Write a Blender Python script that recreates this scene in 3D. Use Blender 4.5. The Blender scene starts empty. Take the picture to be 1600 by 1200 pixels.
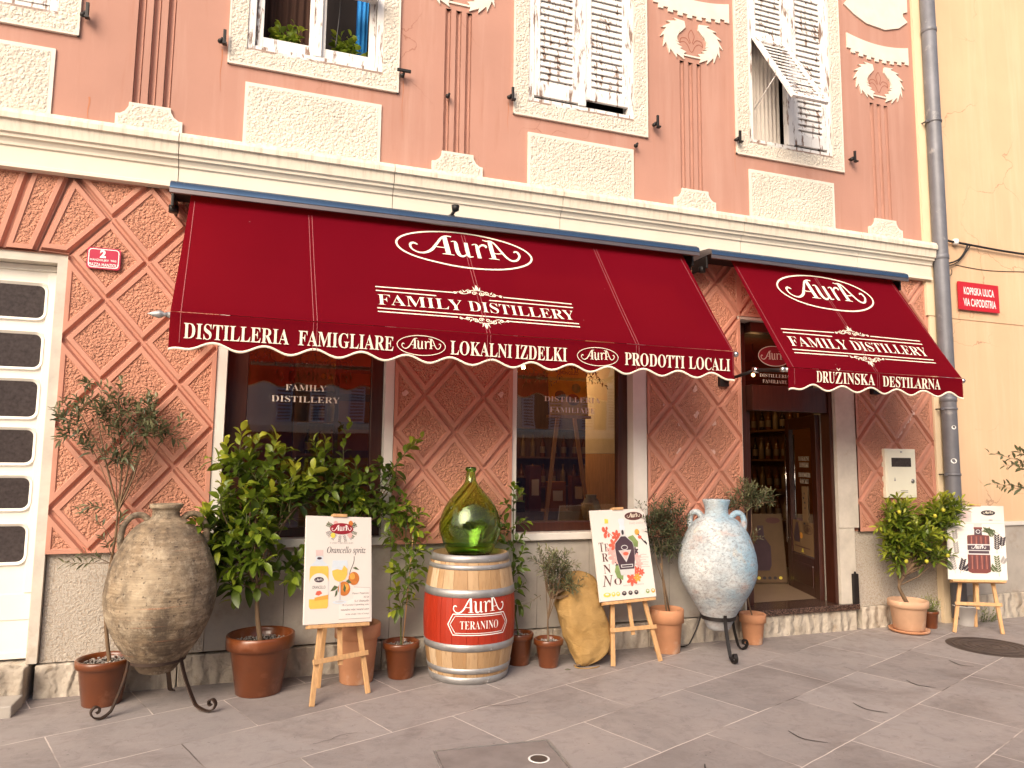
import bpy, math, random
from mathutils import Vector, Matrix
from math import sin, cos, pi, radians, sqrt, hypot, atan2
random.seed(7)
SC = bpy.context.scene
COL = SC.collection

# ------------------------------------------------------------------ camera
CAM = Vector((0.0, -5.876, 1.68))
AX = Matrix(((0.9445737, 0.32516406, -0.04526437),
             (-0.32810384, 0.93975404, -0.09596989),
             (0.01133142, 0.10550204, 0.99435452)))   # columns: right, forward, up
cd = bpy.data.cameras.new("camera")
cd.sensor_width = 36.0
cd.lens = 1112.9 * 36.0 / 1600.0
cd.clip_start = 0.05
cd.clip_end = 300
co = bpy.data.objects.new("camera", cd)
COL.objects.link(co)
r_, f_, u_ = AX.col[0], AX.col[1], AX.col[2]
co.matrix_world = Matrix(((r_[0], u_[0], -f_[0], CAM[0]), (r_[1], u_[1], -f_[1], CAM[1]),
                          (r_[2], u_[2], -f_[2], CAM[2]), (0, 0, 0, 1)))
SC.camera = co

# ------------------------------------------------------------------ light
SUN_EL, SUN_AZ = radians(33), radians(-40)       # azimuth measured from -y towards -x (negative: left)
sdir = Vector((sin(SUN_AZ) * cos(SUN_EL), -cos(SUN_AZ) * cos(SUN_EL), sin(SUN_EL)))
w = bpy.data.worlds.new("World")
SC.world = w
w.use_nodes = True
nt = w.node_tree
sky = nt.nodes.new("ShaderNodeTexSky")
sky.sky_type = 'NISHITA'
sky.sun_disc = False
sky.sun_elevation = SUN_EL
sky.sun_rotation = atan2(sdir.x, sdir.y)
sky.air_density = 1.0
sky.dust_density = 6.0
sky.ozone_density = 0.6
nt.links.new(sky.outputs[0], nt.nodes["Background"].inputs[0])
nt.nodes["Background"].inputs[1].default_value = 0.15
sl = bpy.data.lights.new("sun", 'SUN')
sl.energy = 1.85
sl.angle = radians(42)
sl.color = (1.0, 0.89, 0.76)
so = bpy.data.objects.new("sun", sl)
COL.objects.link(so)
so.rotation_euler = (-sdir).to_track_quat('-Z', 'Y').to_euler()
SC.view_settings.view_transform = 'Standard'
SC.view_settings.look = 'None'
SC.view_settings.exposure = 0.52
SC.view_settings.gamma = 1.0
SC.cycles.max_bounces = 8
SC.cycles.transparent_max_bounces = 16

# ------------------------------------------------------------------ materials
MATS = {}


def nodes(name):
    m = bpy.data.materials.new(name)
    m.use_nodes = True
    t = m.node_tree
    return m, t, t.nodes["Principled BSDF"]


def mk(t, kind, **kw):
    n = t.nodes.new(kind)
    for k, v in kw.items():
        if k in n.inputs:
            n.inputs[k].default_value = v
        else:
            setattr(n, k, v)
    return n


def ramp(t, fac, stops):
    n = t.nodes.new("ShaderNodeValToRGB")
    e = n.color_ramp.elements
    while len(e) < len(stops):
        e.new(0.5)
    for i, (p, c) in enumerate(stops):
        e[i].position = p
        e[i].color = (c, c, c, 1) if isinstance(c, (int, float)) else (*c, 1)
    t.links.new(fac, n.inputs[0])
    return n.outputs[0]


def coords(t, scale=(1, 1, 1), rot=(0, 0, 0), loc=(0, 0, 0), src="Object"):
    c = t.nodes.new("ShaderNodeTexCoord")
    mp = t.nodes.new("ShaderNodeMapping")
    mp.inputs["Scale"].default_value = scale
    mp.inputs["Rotation"].default_value = rot
    mp.inputs["Location"].default_value = loc
    t.links.new(c.outputs[src], mp.inputs[0])
    return mp.outputs[0]


def noise(t, vec, scale, detail=4, rough=0.55, dist=0.0):
    n = mk(t, "ShaderNodeTexNoise", Scale=scale, Detail=detail, Roughness=rough, Distortion=dist)
    t.links.new(vec, n.inputs["Vector"])
    return n.outputs["Fac"]


def mixc(t, fac, a, b, blend='MIX'):
    n = t.nodes.new("ShaderNodeMix")
    n.data_type = 'RGBA'
    n.blend_type = blend
    for s, v in ((0, fac), (6, a), (7, b)):
        if isinstance(v, (int, float)):
            n.inputs[s].default_value = v
        elif isinstance(v, tuple):
            n.inputs[s].default_value = (*v, 1)
        else:
            t.links.new(v, n.inputs[s])
    return n.outputs[2]


def bump(t, p, h, strength, dist, prev=None):
    b = mk(t, "ShaderNodeBump", Strength=strength, Distance=dist)
    t.links.new(h, b.inputs["Height"])
    if prev is not None:
        t.links.new(prev, b.inputs["Normal"])
    t.links.new(b.outputs[0], p.inputs["Normal"])
    return b.outputs[0]


def M(name, col, var=0.18, vs=3.0, rough=0.7, bs=0, bd=0.002, bstr=0.5, metal=0, stretch=(1, 1, 1), spec=0.5,
      dirt=None, dlev=(0.55, 0.75), ds=4.0, col2=None, coat=0):
    """mottled material: a base colour, soft variation, optional dirt patches and fine bump"""
    if name in MATS:
        return MATS[name]
    m, t, p = nodes(name)
    v = coords(t, stretch)
    c2 = col2 or tuple(x * (1 - var) for x in col)
    hi = tuple(min(1, x * (1 + var * 0.5)) for x in col)
    f = noise(t, v, vs, 6, 0.6)
    out = ramp(t, f, [(0.3, c2), (0.7, hi)])
    if dirt:
        d = ramp(t, noise(t, v, ds, 8, 0.65), [(dlev[0], 0.0), (dlev[1], 1.0)])
        out = mixc(t, d, out, dirt)
    t.links.new(out, p.inputs["Base Color"])
    p.inputs["Roughness"].default_value = rough
    p.inputs["Metallic"].default_value = metal
    p.inputs["Specular IOR Level"].default_value = spec
    p.inputs["Coat Weight"].default_value = coat
    if bs:
        bump(t, p, noise(t, v, bs, 5, 0.6), bstr, bd)
    MATS[name] = m
    return m


def roughcast(name, col, scale=55, dist=0.014, dark=None):
    m, t, p = nodes(name)
    v = coords(t)
    vo = mk(t, "ShaderNodeTexVoronoi", Scale=scale, feature='SMOOTH_F1')
    vo.inputs["Smoothness"].default_value = 0.6
    nv = mk(t, "ShaderNodeTexNoise", Scale=scale * 0.7, Detail=3)
    t.links.new(v, nv.inputs["Vector"])
    ad = mk(t, "ShaderNodeVectorMath", operation='MULTIPLY_ADD')
    ad.inputs[1].default_value = (0.035, 0.035, 0.035)
    t.links.new(nv.outputs["Color"], ad.inputs[0])
    t.links.new(v, ad.inputs[2])
    t.links.new(ad.outputs[0], vo.inputs["Vector"])
    h = mk(t, "ShaderNodeMath", operation='SUBTRACT')
    n2 = noise(t, v, scale * 0.55, 4, 0.6)
    t.links.new(n2, h.inputs[0])
    t.links.new(vo.outputs["Distance"], h.inputs[1])
    base = ramp(t, noise(t, v, 2.2, 5), [(0.3, tuple(x * 0.86 for x in col)), (0.7, col)])
    if dark:
        k = ramp(t, vo.outputs["Distance"], [(0.35, 0.0), (0.75, 1.0)])
        base = mixc(t, k, base, dark)
    t.links.new(base, p.inputs["Base Color"])
    p.inputs["Roughness"].default_value = 0.85
    p.inputs["Specular IOR Level"].default_value = 0.25
    bump(t, p, h.outputs[0], 0.95, dist)
    MATS[name] = m
    return m


PINK = (0.56, 0.265, 0.185)
PINKU = (0.475, 0.250, 0.190)
WHITE = (0.78, 0.73, 0.66)


def wall_paint(name, PINKU, light, rust, patch):
    m, t, p = nodes(name)
    v = coords(t)
    b = ramp(t, noise(t, v, 1.3, 6), [(0.3, tuple(x * 0.88 for x in PINKU)), (0.7, PINKU)])
    st = noise(t, coords(t, (5, 5, 0.35)), 1.6, 6, 0.65)
    b = mixc(t, ramp(t, st, [(0.50, 0.0), (0.75, 0.5)]), b, light)
    ru = noise(t, coords(t, (6, 6, 0.5), loc=(4, 2, 1)), 2.0, 4, 0.6)
    b = mixc(t, ramp(t, ru, [(0.58, 0.0), (0.80, 0.45)]), b, rust)
    chip = noise(t, v, 5.5, 9, 0.7)
    b = mixc(t, ramp(t, chip, [(0.745, 0.0), (0.76, 1.0)]), b, patch)
    # hairline cracks
    vo = mk(t, "ShaderNodeTexVoronoi", Scale=0.9, feature='DISTANCE_TO_EDGE')
    wv = mk(t, "ShaderNodeTexNoise", Scale=3.0, Detail=6)
    t.links.new(v, wv.inputs["Vector"])
    ad = mk(t, "ShaderNodeVectorMath", operation='MULTIPLY_ADD')
    ad.inputs[1].default_value = (0.5, 0.5, 0.5)
    t.links.new(wv.outputs["Color"], ad.inputs[0])
    t.links.new(v, ad.inputs[2])
    t.links.new(ad.outputs[0], vo.inputs["Vector"])
    ck = ramp(t, vo.outputs["Distance"], [(0.0, 1.0), (0.005, 0.0)])
    gate = ramp(t, noise(t, v, 0.8, 2), [(0.52, 0.0), (0.6, 0.75)])
    mm = mk(t, "ShaderNodeMath", operation='MULTIPLY')
    t.links.new(ck, mm.inputs[0])
    t.links.new(gate, mm.inputs[1])
    b = mixc(t, mm.outputs[0], b, (0.28, 0.11, 0.07))
    t.links.new(b, p.inputs["Base Color"])
    p.inputs["Roughness"].default_value = 0.8
    p.inputs["Specular IOR Level"].default_value = 0.3
    bump(t, p, noise(t, v, 30, 6, 0.6), 0.25, 0.003)
    MATS[name] = m


def course_stone():
    m, t, p = nodes("course_stone")
    v = coords(t)
    b = ramp(t, noise(t, v, 2.0, 6), [(0.3, (0.68, 0.60, 0.49)), (0.7, (0.76, 0.68, 0.56))])
    dr = noise(t, coords(t, (14, 14, 0.5)), 1.5, 6, 0.7)
    sz = t.nodes.new("ShaderNodeSeparateXYZ")
    gm = t.nodes.new("ShaderNodeNewGeometry")
    t.links.new(gm.outputs["Position"], sz.inputs[0])
    top = ramp(t, sz.outputs["Z"], [(0.0, 0.0), (1.0, 1.0)])
    mr = mk(t, "ShaderNodeMapRange")
    mr.inputs[1].default_value = 3.93
    mr.inputs[2].default_value = 4.05
    t.links.new(sz.outputs["Z"], mr.inputs[0])
    mm = mk(t, "ShaderNodeMath", operation='MULTIPLY')
    t.links.new(ramp(t, dr, [(0.48, 0.0), (0.72, 0.75)]), mm.inputs[0])
    t.links.new(mr.outputs[0], mm.inputs[1])
    b = mixc(t, mm.outputs[0], b, (0.40, 0.31, 0.23))
    bl = noise(t, coords(t, loc=(5, 1, 2)), 3.0, 8, 0.7)
    b = mixc(t, ramp(t, bl, [(0.60, 0.0), (0.78, 0.5)]), b, (0.46, 0.385, 0.31))
    t.links.new(b, p.inputs["Base Color"])
    p.inputs["Roughness"].default_value = 0.75
    bump(t, p, noise(t, v, 30, 5), 0.3, 0.002)
    MATS["course_stone"] = m


def peeling(name, col, under, lev=(0.56, 0.6), stretch=(7, 7, 1.2), scale=3.2):
    m, t, p = nodes(name)
    v = coords(t, stretch)
    a = noise(t, v, scale, 9, 0.68, 0.3)
    k = ramp(t, a, [(lev[0], 0.0), (lev[1], 1.0)])
    c = ramp(t, noise(t, coords(t), 6, 4), [(0.3, tuple(x * 0.9 for x in col)), (0.7, col)])
    un = ramp(t, noise(t, coords(t, (30, 30, 3)), 4, 5), [(0.3, under), (0.75, tuple(min(1, x * 2.0) for x in under))])
    t.links.new(mixc(t, k, c, un), p.inputs["Base Color"])
    p.inputs["Roughness"].default_value = 0.65
    inv = mk(t, "ShaderNodeMath", operation='SUBTRACT')
    inv.inputs[0].default_value = 1.0
    t.links.new(k, inv.inputs[1])
    bump(t, p, inv.outputs[0], 0.6, 0.002)
    MATS[name] = m
    return m


def paving():
    m, t, p = nodes("stone_paving")
    v = coords(t, (1, 1, 1), (0, 0, radians(-21.5)), (0.3, 0.27, 0))
    br = mk(t, "ShaderNodeTexBrick", Scale=1.0)
    br.inputs["Color1"].default_value = (0.0, 0.0, 0.0, 1)
    br.inputs["Color2"].default_value = (1.0, 1.0, 1.0, 1)
    br.inputs["Mortar"].default_value = (0.5, 0.5, 0.5, 1)
    br.inputs["Mortar Size"].default_value = 0.0042
    br.inputs["Mortar Smooth"].default_value = 0.25
    br.inputs["Brick Width"].default_value = 1.05
    br.inputs["Row Height"].default_value = 0.62
    br.offset = 0.43
    wob = mk(t, "ShaderNodeTexNoise", Scale=6.0, Detail=4)
    t.links.new(v, wob.inputs["Vector"])
    ad = mk(t, "ShaderNodeVectorMath", operation='MULTIPLY_ADD')
    ad.inputs[1].default_value = (0.012, 0.012, 0)
    t.links.new(wob.outputs["Color"], ad.inputs[0])
    t.links.new(v, ad.inputs[2])
    t.links.new(ad.outputs[0], br.inputs["Vector"])
    o = coords(t)
    slab = ramp(t, br.outputs["Color"], [(0.0, (0.235, 0.205, 0.195)), (1.0, (0.335, 0.297, 0.282))])
    n1 = noise(t, o, 2.0, 8, 0.65)
    slab = mixc(t, ramp(t, n1, [(0.35, 0.0), (0.75, 0.65)]), slab, (0.37, 0.315, 0.292))
    n2 = noise(t, o, 9.0, 8, 0.7, 0.6)
    slab = mixc(t, ramp(t, n2, [(0.52, 0.0), (0.75, 0.5)]), slab, (0.16, 0.13, 0.12))
    sp = noise(t, o, 42.0, 3, 0.5)
    slab = mixc(t, ramp(t, sp, [(0.69, 0.0), (0.74, 0.7)]), slab, (0.055, 0.043, 0.04))
    stn = noise(t, coords(t, loc=(2, 9, 0)), 0.9, 7, 0.7, 0.8)
    slab = mixc(t, ramp(t, stn, [(0.49, 0.0), (0.66, 0.5)]), slab, (0.15, 0.118, 0.105))
    scr = noise(t, coords(t, (1.0, 14, 1), (0, 0, radians(25))), 1.6, 8, 0.7, 0.5)
    slab = mixc(t, ramp(t, scr, [(0.56, 0.0), (0.70, 0.45)]), slab, (0.40, 0.34, 0.31))
    sp2 = noise(t, coords(t, loc=(7, 3, 0)), 26.0, 3, 0.5)
    slab = mixc(t, ramp(t, sp2, [(0.74, 0.0), (0.77, 0.7)]), slab, (0.52, 0.45, 0.38))
    jl = ramp(t, noise(t, o, 1.7, 3), [(0.34, (0.11, 0.088, 0.08)), (0.50, (0.60, 0.515, 0.465))])
    outc = mixc(t, br.outputs["Fac"], slab, jl)
    t.links.new(outc, p.inputs["Base Color"])
    p.inputs["Roughness"].default_value = 0.62
    t.links.new(ramp(t, n2, [(0.3, 0.5), (0.7, 0.78)]), p.inputs["Roughness"])
    inv = mk(t, "ShaderNodeMath", operation='SUBTRACT')
    inv.inputs[0].default_value = 1.0
    t.links.new(br.outputs["Fac"], inv.inputs[1])
    b = bump(t, p, inv.outputs[0], 0.35, 0.004)
    bump(t, p, noise(t, o, 18, 8, 0.7), 0.35, 0.006, b)
    MATS["stone_paving"] = m


def glass_pane(name, tint=(1, 1, 1), ior=1.6):
    """thin window glass: mirror reflection by angle, the rest passes straight through"""
    m, t, p = nodes(name)
    t.nodes.remove(p)
    tr = mk(t, "ShaderNodeBsdfTransparent", Color=(*tint, 1))
    gl = mk(t, "ShaderNodeBsdfGlossy", Roughness=0.015)
    fr = mk(t, "ShaderNodeFresnel", IOR=ior)
    mx = t.nodes.new("ShaderNodeMixShader")
    wv = noise(t, coords(t), 1.2, 2)
    b = mk(t, "ShaderNodeBump", Strength=0.06, Distance=0.02)
    t.links.new(wv, b.inputs["Height"])
    t.links.new(b.outputs[0], gl.inputs["Normal"])
    t.links.new(fr.outputs[0], mx.inputs[0])
    t.links.new(tr.outputs[0], mx.inputs[1])
    t.links.new(gl.outputs[0], mx.inputs[2])
    t.links.new(mx.outputs[0], t.nodes["Material Output"].inputs[0])
    MATS[name] = m


def leafmat(name, dark, light, young):
    """leaf colour comes from the age of each leaf (point attribute 'age')"""
    m, t, p = nodes(name)
    at = t.nodes.new("ShaderNodeAttribute")
    at.attribute_name = "age"
    c = ramp(t, at.outputs["Fac"], [(0.0, dark), (0.55, light), (1.0, young)])
    t.links.new(c, p.inputs["Base Color"])
    p.inputs["Roughness"].default_value = 0.38
    tl = t.nodes.new("ShaderNodeBsdfTranslucent")
    t.links.new(c, tl.inputs[0])
    mx = t.nodes.new("ShaderNodeMixShader")
    mx.inputs[0].default_value = 0.36
    t.links.new(p.outputs[0], mx.inputs[1])
    t.links.new(tl.outputs[0], mx.inputs[2])
    t.links.new(mx.outputs[0], t.nodes["Material Output"].inputs[0])
    MATS[name] = m


def jar_clay():
    m, t, p = nodes("aged_clay")
    v = coords(t)
    lay = noise(t, coords(t, (1.0, 1.0, 9)), 2.6, 12, 0.74, 0.5)
    c = ramp(t, lay, [(0.28, (0.12, 0.078, 0.045)), (0.48, (0.27, 0.195, 0.12)), (0.68, (0.46, 0.355, 0.235))])
    gr = noise(t, coords(t, (2.2, 2.2, 1.1)), 2.4, 9, 0.72)
    c = mixc(t, ramp(t, gr, [(0.44, 0.0), (0.62, 0.85)]), c, (0.062, 0.044, 0.031))
    fs = noise(t, coords(t, (1, 1, 1.4), loc=(3, 3, 3)), 16, 10, 0.78, 0.4)
    c = mixc(t, ramp(t, fs, [(0.50, 0.0), (0.64, 0.75)]), c, (0.085, 0.06, 0.042))
    lt = noise(t, coords(t, loc=(8, 3, 1)), 2.2, 6, 0.6)
    c = mixc(t, ramp(t, lt, [(0.50, 0.0), (0.68, 0.55)]), c, (0.52, 0.42, 0.29))
    re = noise(t, coords(t, (1.2, 1.2, 26), loc=(3, 1, 0.4)), 1.5, 4, 0.5)
    c = mixc(t, ramp(t, re, [(0.66, 0.0), (0.74, 0.6)]), c, (0.50, 0.20, 0.10))
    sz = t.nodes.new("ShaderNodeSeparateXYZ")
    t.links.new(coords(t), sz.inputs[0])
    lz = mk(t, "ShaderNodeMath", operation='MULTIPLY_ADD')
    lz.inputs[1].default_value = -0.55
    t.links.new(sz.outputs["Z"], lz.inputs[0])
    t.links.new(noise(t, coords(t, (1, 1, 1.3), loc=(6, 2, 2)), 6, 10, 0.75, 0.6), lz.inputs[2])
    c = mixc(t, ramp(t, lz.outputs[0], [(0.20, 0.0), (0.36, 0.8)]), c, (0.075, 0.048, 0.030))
    ml = noise(t, coords(t, loc=(4, 4, 7)), 9, 10, 0.8)
    c = mixc(t, ramp(t, ml, [(0.52, 0.0), (0.66, 0.55)]), c, (0.60, 0.50, 0.36))
    pit = noise(t, v, 42, 3, 0.5)
    c = mixc(t, ramp(t, pit, [(0.63, 0.0), (0.70, 0.8)]), c, (0.06, 0.04, 0.03))
    t.links.new(c, p.inputs["Base Color"])
    p.inputs["Roughness"].default_value = 0.85
    b = bump(t, p, noise(t, coords(t, (1.5, 1.5, 40)), 2.0, 6, 0.6), 0.5, 0.012)
    bump(t, p, noise(t, v, 35, 6, 0.65), 0.4, 0.005, b)
    MATS["aged_clay"] = m
    m, t, p = nodes("limewashed_clay")
    v = coords(t)
    c = ramp(t, noise(t, v, 5, 9, 0.7), [(0.35, (0.38, 0.43, 0.46)), (0.62, (0.62, 0.65, 0.65))])
    sx = t.nodes.new("ShaderNodeSeparateXYZ")
    t.links.new(coords(t, loc=(0, 0, 0)), sx.inputs[0])
    ad = mk(t, "ShaderNodeMath", operation='MULTIPLY_ADD')
    ad.inputs[1].default_value = 0.9
    t.links.new(sx.outputs["X"], ad.inputs[0])
    t.links.new(noise(t, v, 4, 5), ad.inputs[2])
    c = mixc(t, ramp(t, ad.outputs[0], [(0.36, 0.0), (0.66, 0.85)]), c, (0.22, 0.38, 0.50))
    ye = noise(t, coords(t, loc=(2, 5, 1)), 4.5, 6, 0.6)
    c = mixc(t, ramp(t, ye, [(0.58, 0.0), (0.72, 0.6)]), c, (0.66, 0.47, 0.24))
    pi_ = noise(t, coords(t, (1, 1, 2.2), loc=(9, 2, 4)), 5, 6, 0.6)
    c = mixc(t, ramp(t, pi_, [(0.57, 0.0), (0.70, 0.65)]), c, (0.44, 0.29, 0.24))
    cr = noise(t, coords(t, (1, 1, 1.6)), 30, 10, 0.8, 0.5)
    c = mixc(t, ramp(t, cr, [(0.475, 0.0), (0.62, 0.8)]), c, (0.17, 0.155, 0.155))
    lo = noise(t, coords(t, (1, 1, 3)), 3, 8, 0.7)
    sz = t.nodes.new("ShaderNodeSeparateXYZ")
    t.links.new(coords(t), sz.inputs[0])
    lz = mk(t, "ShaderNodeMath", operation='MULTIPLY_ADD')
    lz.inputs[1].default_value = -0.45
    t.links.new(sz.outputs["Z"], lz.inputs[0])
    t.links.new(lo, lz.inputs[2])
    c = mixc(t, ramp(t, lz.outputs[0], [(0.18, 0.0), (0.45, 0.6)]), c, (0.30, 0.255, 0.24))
    t.links.new(c, p.inputs["Base Color"])
    p.inputs["Roughness"].default_value = 0.8
    bump(t, p, noise(t, coords(t, (1, 1, 2)), 22, 9, 0.7), 0.55, 0.008)
    MATS["limewashed_clay"] = m


def stavewood():
    """oak staves: each stave a colour of its own, set by its angle round the barrel"""
    m, t, p = nodes("oak_staves")
    at = t.nodes.new("ShaderNodeAttribute")
    at.attribute_name = "age"
    c = ramp(t, at.outputs["Fac"], [(0.0, (0.215, 0.105, 0.038)), (0.4, (0.40, 0.245, 0.12)), (1.0, (0.58, 0.43, 0.275))])
    g = noise(t, coords(t, (9, 9, 0.7)), 6, 7, 0.7)
    c = mixc(t, ramp(t, g, [(0.5, 0.0), (0.72, 0.7)]), c, (0.24, 0.125, 0.05))
    sa = noise(t, coords(t, (3, 3, 0.8), loc=(2, 2, 2)), 3, 5, 0.6)
    c = mixc(t, ramp(t, sa, [(0.56, 0.0), (0.75, 0.7)]), c, (0.42, 0.21, 0.07))
    t.links.new(c, p.inputs["Base Color"])
    p.inputs["Roughness"].default_value = 0.6
    bump(t, p, g, 0.3, 0.002)
    MATS["oak_staves"] = m


def burlap():
    m, t, p = nodes("burlap")
    v = coords(t)
    c = ramp(t, noise(t, v, 5, 6), [(0.3, (0.36, 0.215, 0.075)), (0.7, (0.50, 0.32, 0.13))])
    wz = mk(t, "ShaderNodeTexWave", Scale=75.0, Distortion=1.2, bands_direction='Z')
    wx = mk(t, "ShaderNodeTexWave", Scale=75.0, Distortion=1.2, bands_direction='DIAGONAL')
    t.links.new(v, wz.inputs["Vector"])
    t.links.new(v, wx.inputs["Vector"])
    mm = mk(t, "ShaderNodeMath", operation='MULTIPLY')
    t.links.new(wz.outputs["Fac"], mm.inputs[0])
    t.links.new(wx.outputs["Fac"], mm.inputs[1])
    c = mixc(t, ramp(t, mm.outputs[0], [(0.0, 0.35), (0.5, 0.0)]), c, (0.22, 0.12, 0.04))
    sd = noise(t, coords(t, loc=(1, 2, 3)), 3.0, 6, 0.65)
    c = mixc(t, ramp(t, sd, [(0.5, 0.0), (0.75, 0.55)]), c, (0.20, 0.105, 0.03))
    t.links.new(c, p.inputs["Base Color"])
    p.inputs["Roughness"].default_value = 0.95
    p.inputs["Specular IOR Level"].default_value = 0.1
    b = bump(t, p, mm.outputs[0], 0.5, 0.003)
    bump(t, p, noise(t, coords(t, (1, 1, 2.2)), 7, 4, 0.6, 1.2), 0.6, 0.03, b)
    MATS["burlap"] = m


def fabric():
    m, t, p = nodes("wine_canvas")
    v = coords(t)
    c = ramp(t, noise(t, v, 0.9, 5), [(0.3, (0.136, 0.0022, 0.0100)), (0.7, (0.163, 0.0028, 0.0120))])
    du = noise(t, coords(t, (1, 1, 1), loc=(3, 3, 3)), 9, 8, 0.75)
    c = mixc(t, ramp(t, du, [(0.70, 0.0), (0.80, 0.3)]), c, (0.25, 0.06, 0.06))
    dr = noise(t, coords(t, loc=(11, 7, 5)), 21, 2, 0.5)
    c = mixc(t, ramp(t, dr, [(0.79, 0.0), (0.81, 0.7)]), c, (0.62, 0.36, 0.33))
    t.links.new(c, p.inputs["Base Color"])
    p.inputs["Roughness"].default_value = 0.85
    p.inputs["Specular IOR Level"].default_value = 0.025
    b = bump(t, p, noise(t, v, 2.2, 3), 0.35, 0.03)
    bump(t, p, noise(t, v, 220, 2), 0.15, 0.001, b)
    tl = mk(t, "ShaderNodeBsdfTranslucent", Color=(0.62, 0.045, 0.030, 1))
    mx = t.nodes.new("ShaderNodeMixShader")
    mx.inputs[0].default_value = 0.30
    t.links.new(p.outputs[0], mx.inputs[1])
    t.links.new(tl.outputs[0], mx.inputs[2])
    t.links.new(mx.outputs[0], t.nodes["Material Output"].inputs[0])
    MATS["wine_canvas"] = m


def bottleglass():
    m, t, p = nodes("green_glass")
    p.inputs["Base Color"].default_value = (1, 1, 1, 1)
    va = mk(t, "ShaderNodeVolumeAbsorption", Color=(0.60, 0.865, 0.0, 1), Density=165.0)
    t.links.new(va.outputs[0], t.nodes["Material Output"].inputs["Volume"])
    p.inputs["Transmission Weight"].default_value = 1.0
    p.inputs["Roughness"].default_value = 0.02
    p.inputs["IOR"].default_value = 1.5
    bump(t, p, noise(t, coords(t, (1, 1, 1.5)), 7, 3), 0.25, 0.012)
    MATS["green_glass"] = m


def granite():
    m, t, p = nodes("brown_granite")
    v = coords(t)
    vo = mk(t, "ShaderNodeTexVoronoi", Scale=170.0)
    t.links.new(v, vo.inputs["Vector"])
    sx = t.nodes.new("ShaderNodeSeparateColor")
    t.links.new(vo.outputs["Color"], sx.inputs[0])
    c = ramp(t, sx.outputs[0], [(0.2, (0.018, 0.010, 0.008)), (0.6, (0.055, 0.028, 0.02)), (0.95, (0.18, 0.105, 0.075))])
    t.links.new(c, p.inputs["Base Color"])
    p.inputs["Roughness"].default_value = 0.22
    MATS["brown_granite"] = m


def chiselled():
    m, t, p = nodes("chiselled_stone")
    v = coords(t)
    c = ramp(t, noise(t, v, 4, 8, 0.65), [(0.3, (0.36, 0.30, 0.235)), (0.7, (0.60, 0.53, 0.44))])
    wv = mk(t, "ShaderNodeTexWave", Scale=2.6, Distortion=5.0, Detail=3.0, bands_direction='X')
    wv.inputs["Detail Scale"].default_value = 2.5
    t.links.new(v, wv.inputs["Vector"])
    c = mixc(t, ramp(t, noise(t, v, 7, 6), [(0.58, 0.0), (0.75, 0.5)]), c, (0.30, 0.19, 0.10))
    t.links.new(c, p.inputs["Base Color"])
    p.inputs["Roughness"].default_value = 0.9
    b = bump(t, p, wv.outputs["Fac"], 0.8, 0.022)
    bump(t, p, noise(t, v, 30, 6, 0.7), 0.7, 0.012, b)
    MATS["chiselled_stone"] = m


def emitter(name, col, s):
    m, t, p = nodes(name)
    p.inputs["Emission Color"].default_value = (*col, 1)
    p.inputs["Emission Strength"].default_value = s
    MATS[name] = m


wall_paint("pink_render", PINKU, (0.53, 0.32, 0.255), (0.37, 0.16, 0.10), (0.52, 0.40, 0.34))
wall_paint("yellow_render", (0.73, 0.485, 0.30), (0.76, 0.56, 0.38), (0.62, 0.40, 0.25), (0.70, 0.52, 0.38))
course_stone(); paving(); jar_clay(); stavewood(); burlap(); fabric(); bottleglass(); granite(); chiselled()
glass_pane("window_glass", ior=2.5)
glass_pane("dim_glass", (0.35, 0.3, 0.3), 1.6)
leafmat("citrus_leaf", (0.044, 0.080, 0.010), (0.165, 0.235, 0.02), (0.52, 0.54, 0.05))
leafmat("olive_leaf", (0.038, 0.050, 0.024), (0.13, 0.148, 0.070), (0.30, 0.29, 0.15))
leafmat("kumquat_leaf", (0.045, 0.085, 0.008), (0.16, 0.225, 0.02), (0.44, 0.46, 0.05))
roughcast("pink_roughcast", (0.60, 0.278, 0.182), 56, 0.022)
roughcast("cream_roughcast", (0.72, 0.645, 0.545), 46, 0.013)
roughcast("grey_roughcast", (0.55, 0.49, 0.42), 75, 0.007, (0.40, 0.33, 0.26))
M("pink_border", (0.53, 0.245, 0.168), 0.14, 3, 0.75, 40, 0.002, 0.3, dirt=(0.66, 0.40, 0.32), dlev=(0.66, 0.72), ds=5)
M("plaster_patch", (0.70, 0.44, 0.36), 0.2, 20, 0.85)
M("pink_line", (0.30, 0.10, 0.06), 0.1, 3, 0.8)
M("pink_edge", (0.53, 0.245, 0.17), 0.1, 3, 0.8)
M("cream_stone", (0.74, 0.66, 0.54), 0.12, 2.5, 0.7, 30, 0.002, 0.3, dirt=(0.46, 0.38, 0.29), dlev=(0.60, 0.82), ds=3, stretch=(2.5, 2.5, 1.0))
M("cream_stucco", (0.74, 0.665, 0.575), 0.10, 6, 0.75, 25, 0.002, 0.3, dirt=(0.50, 0.42, 0.36), dlev=(0.66, 0.8), ds=9)
M("grey_stone", (0.44, 0.395, 0.345), 0.22, 3, 0.6, 20, 0.002, 0.3, dirt=(0.26, 0.19, 0.13), dlev=(0.55, 0.8), ds=2.5)
M("white_marble", (0.72, 0.68, 0.62), 0.12, 3, 0.45, 20, 0.001, 0.3)
M("door_jamb_stone", (0.58, 0.52, 0.44), 0.18, 6, 0.7, 30, 0.002, 0.4, dirt=(0.40, 0.31, 0.22), dlev=(0.6, 0.8), ds=5)
M("white_door_paint", (0.80, 0.76, 0.68), 0.06, 3, 0.45, dirt=(0.50, 0.45, 0.38), dlev=(0.68, 0.8), ds=8)
M("yellow_edge", (0.76, 0.60, 0.40), 0.08, 2.0, 0.8, 45, 0.002, 0.2)
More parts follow.
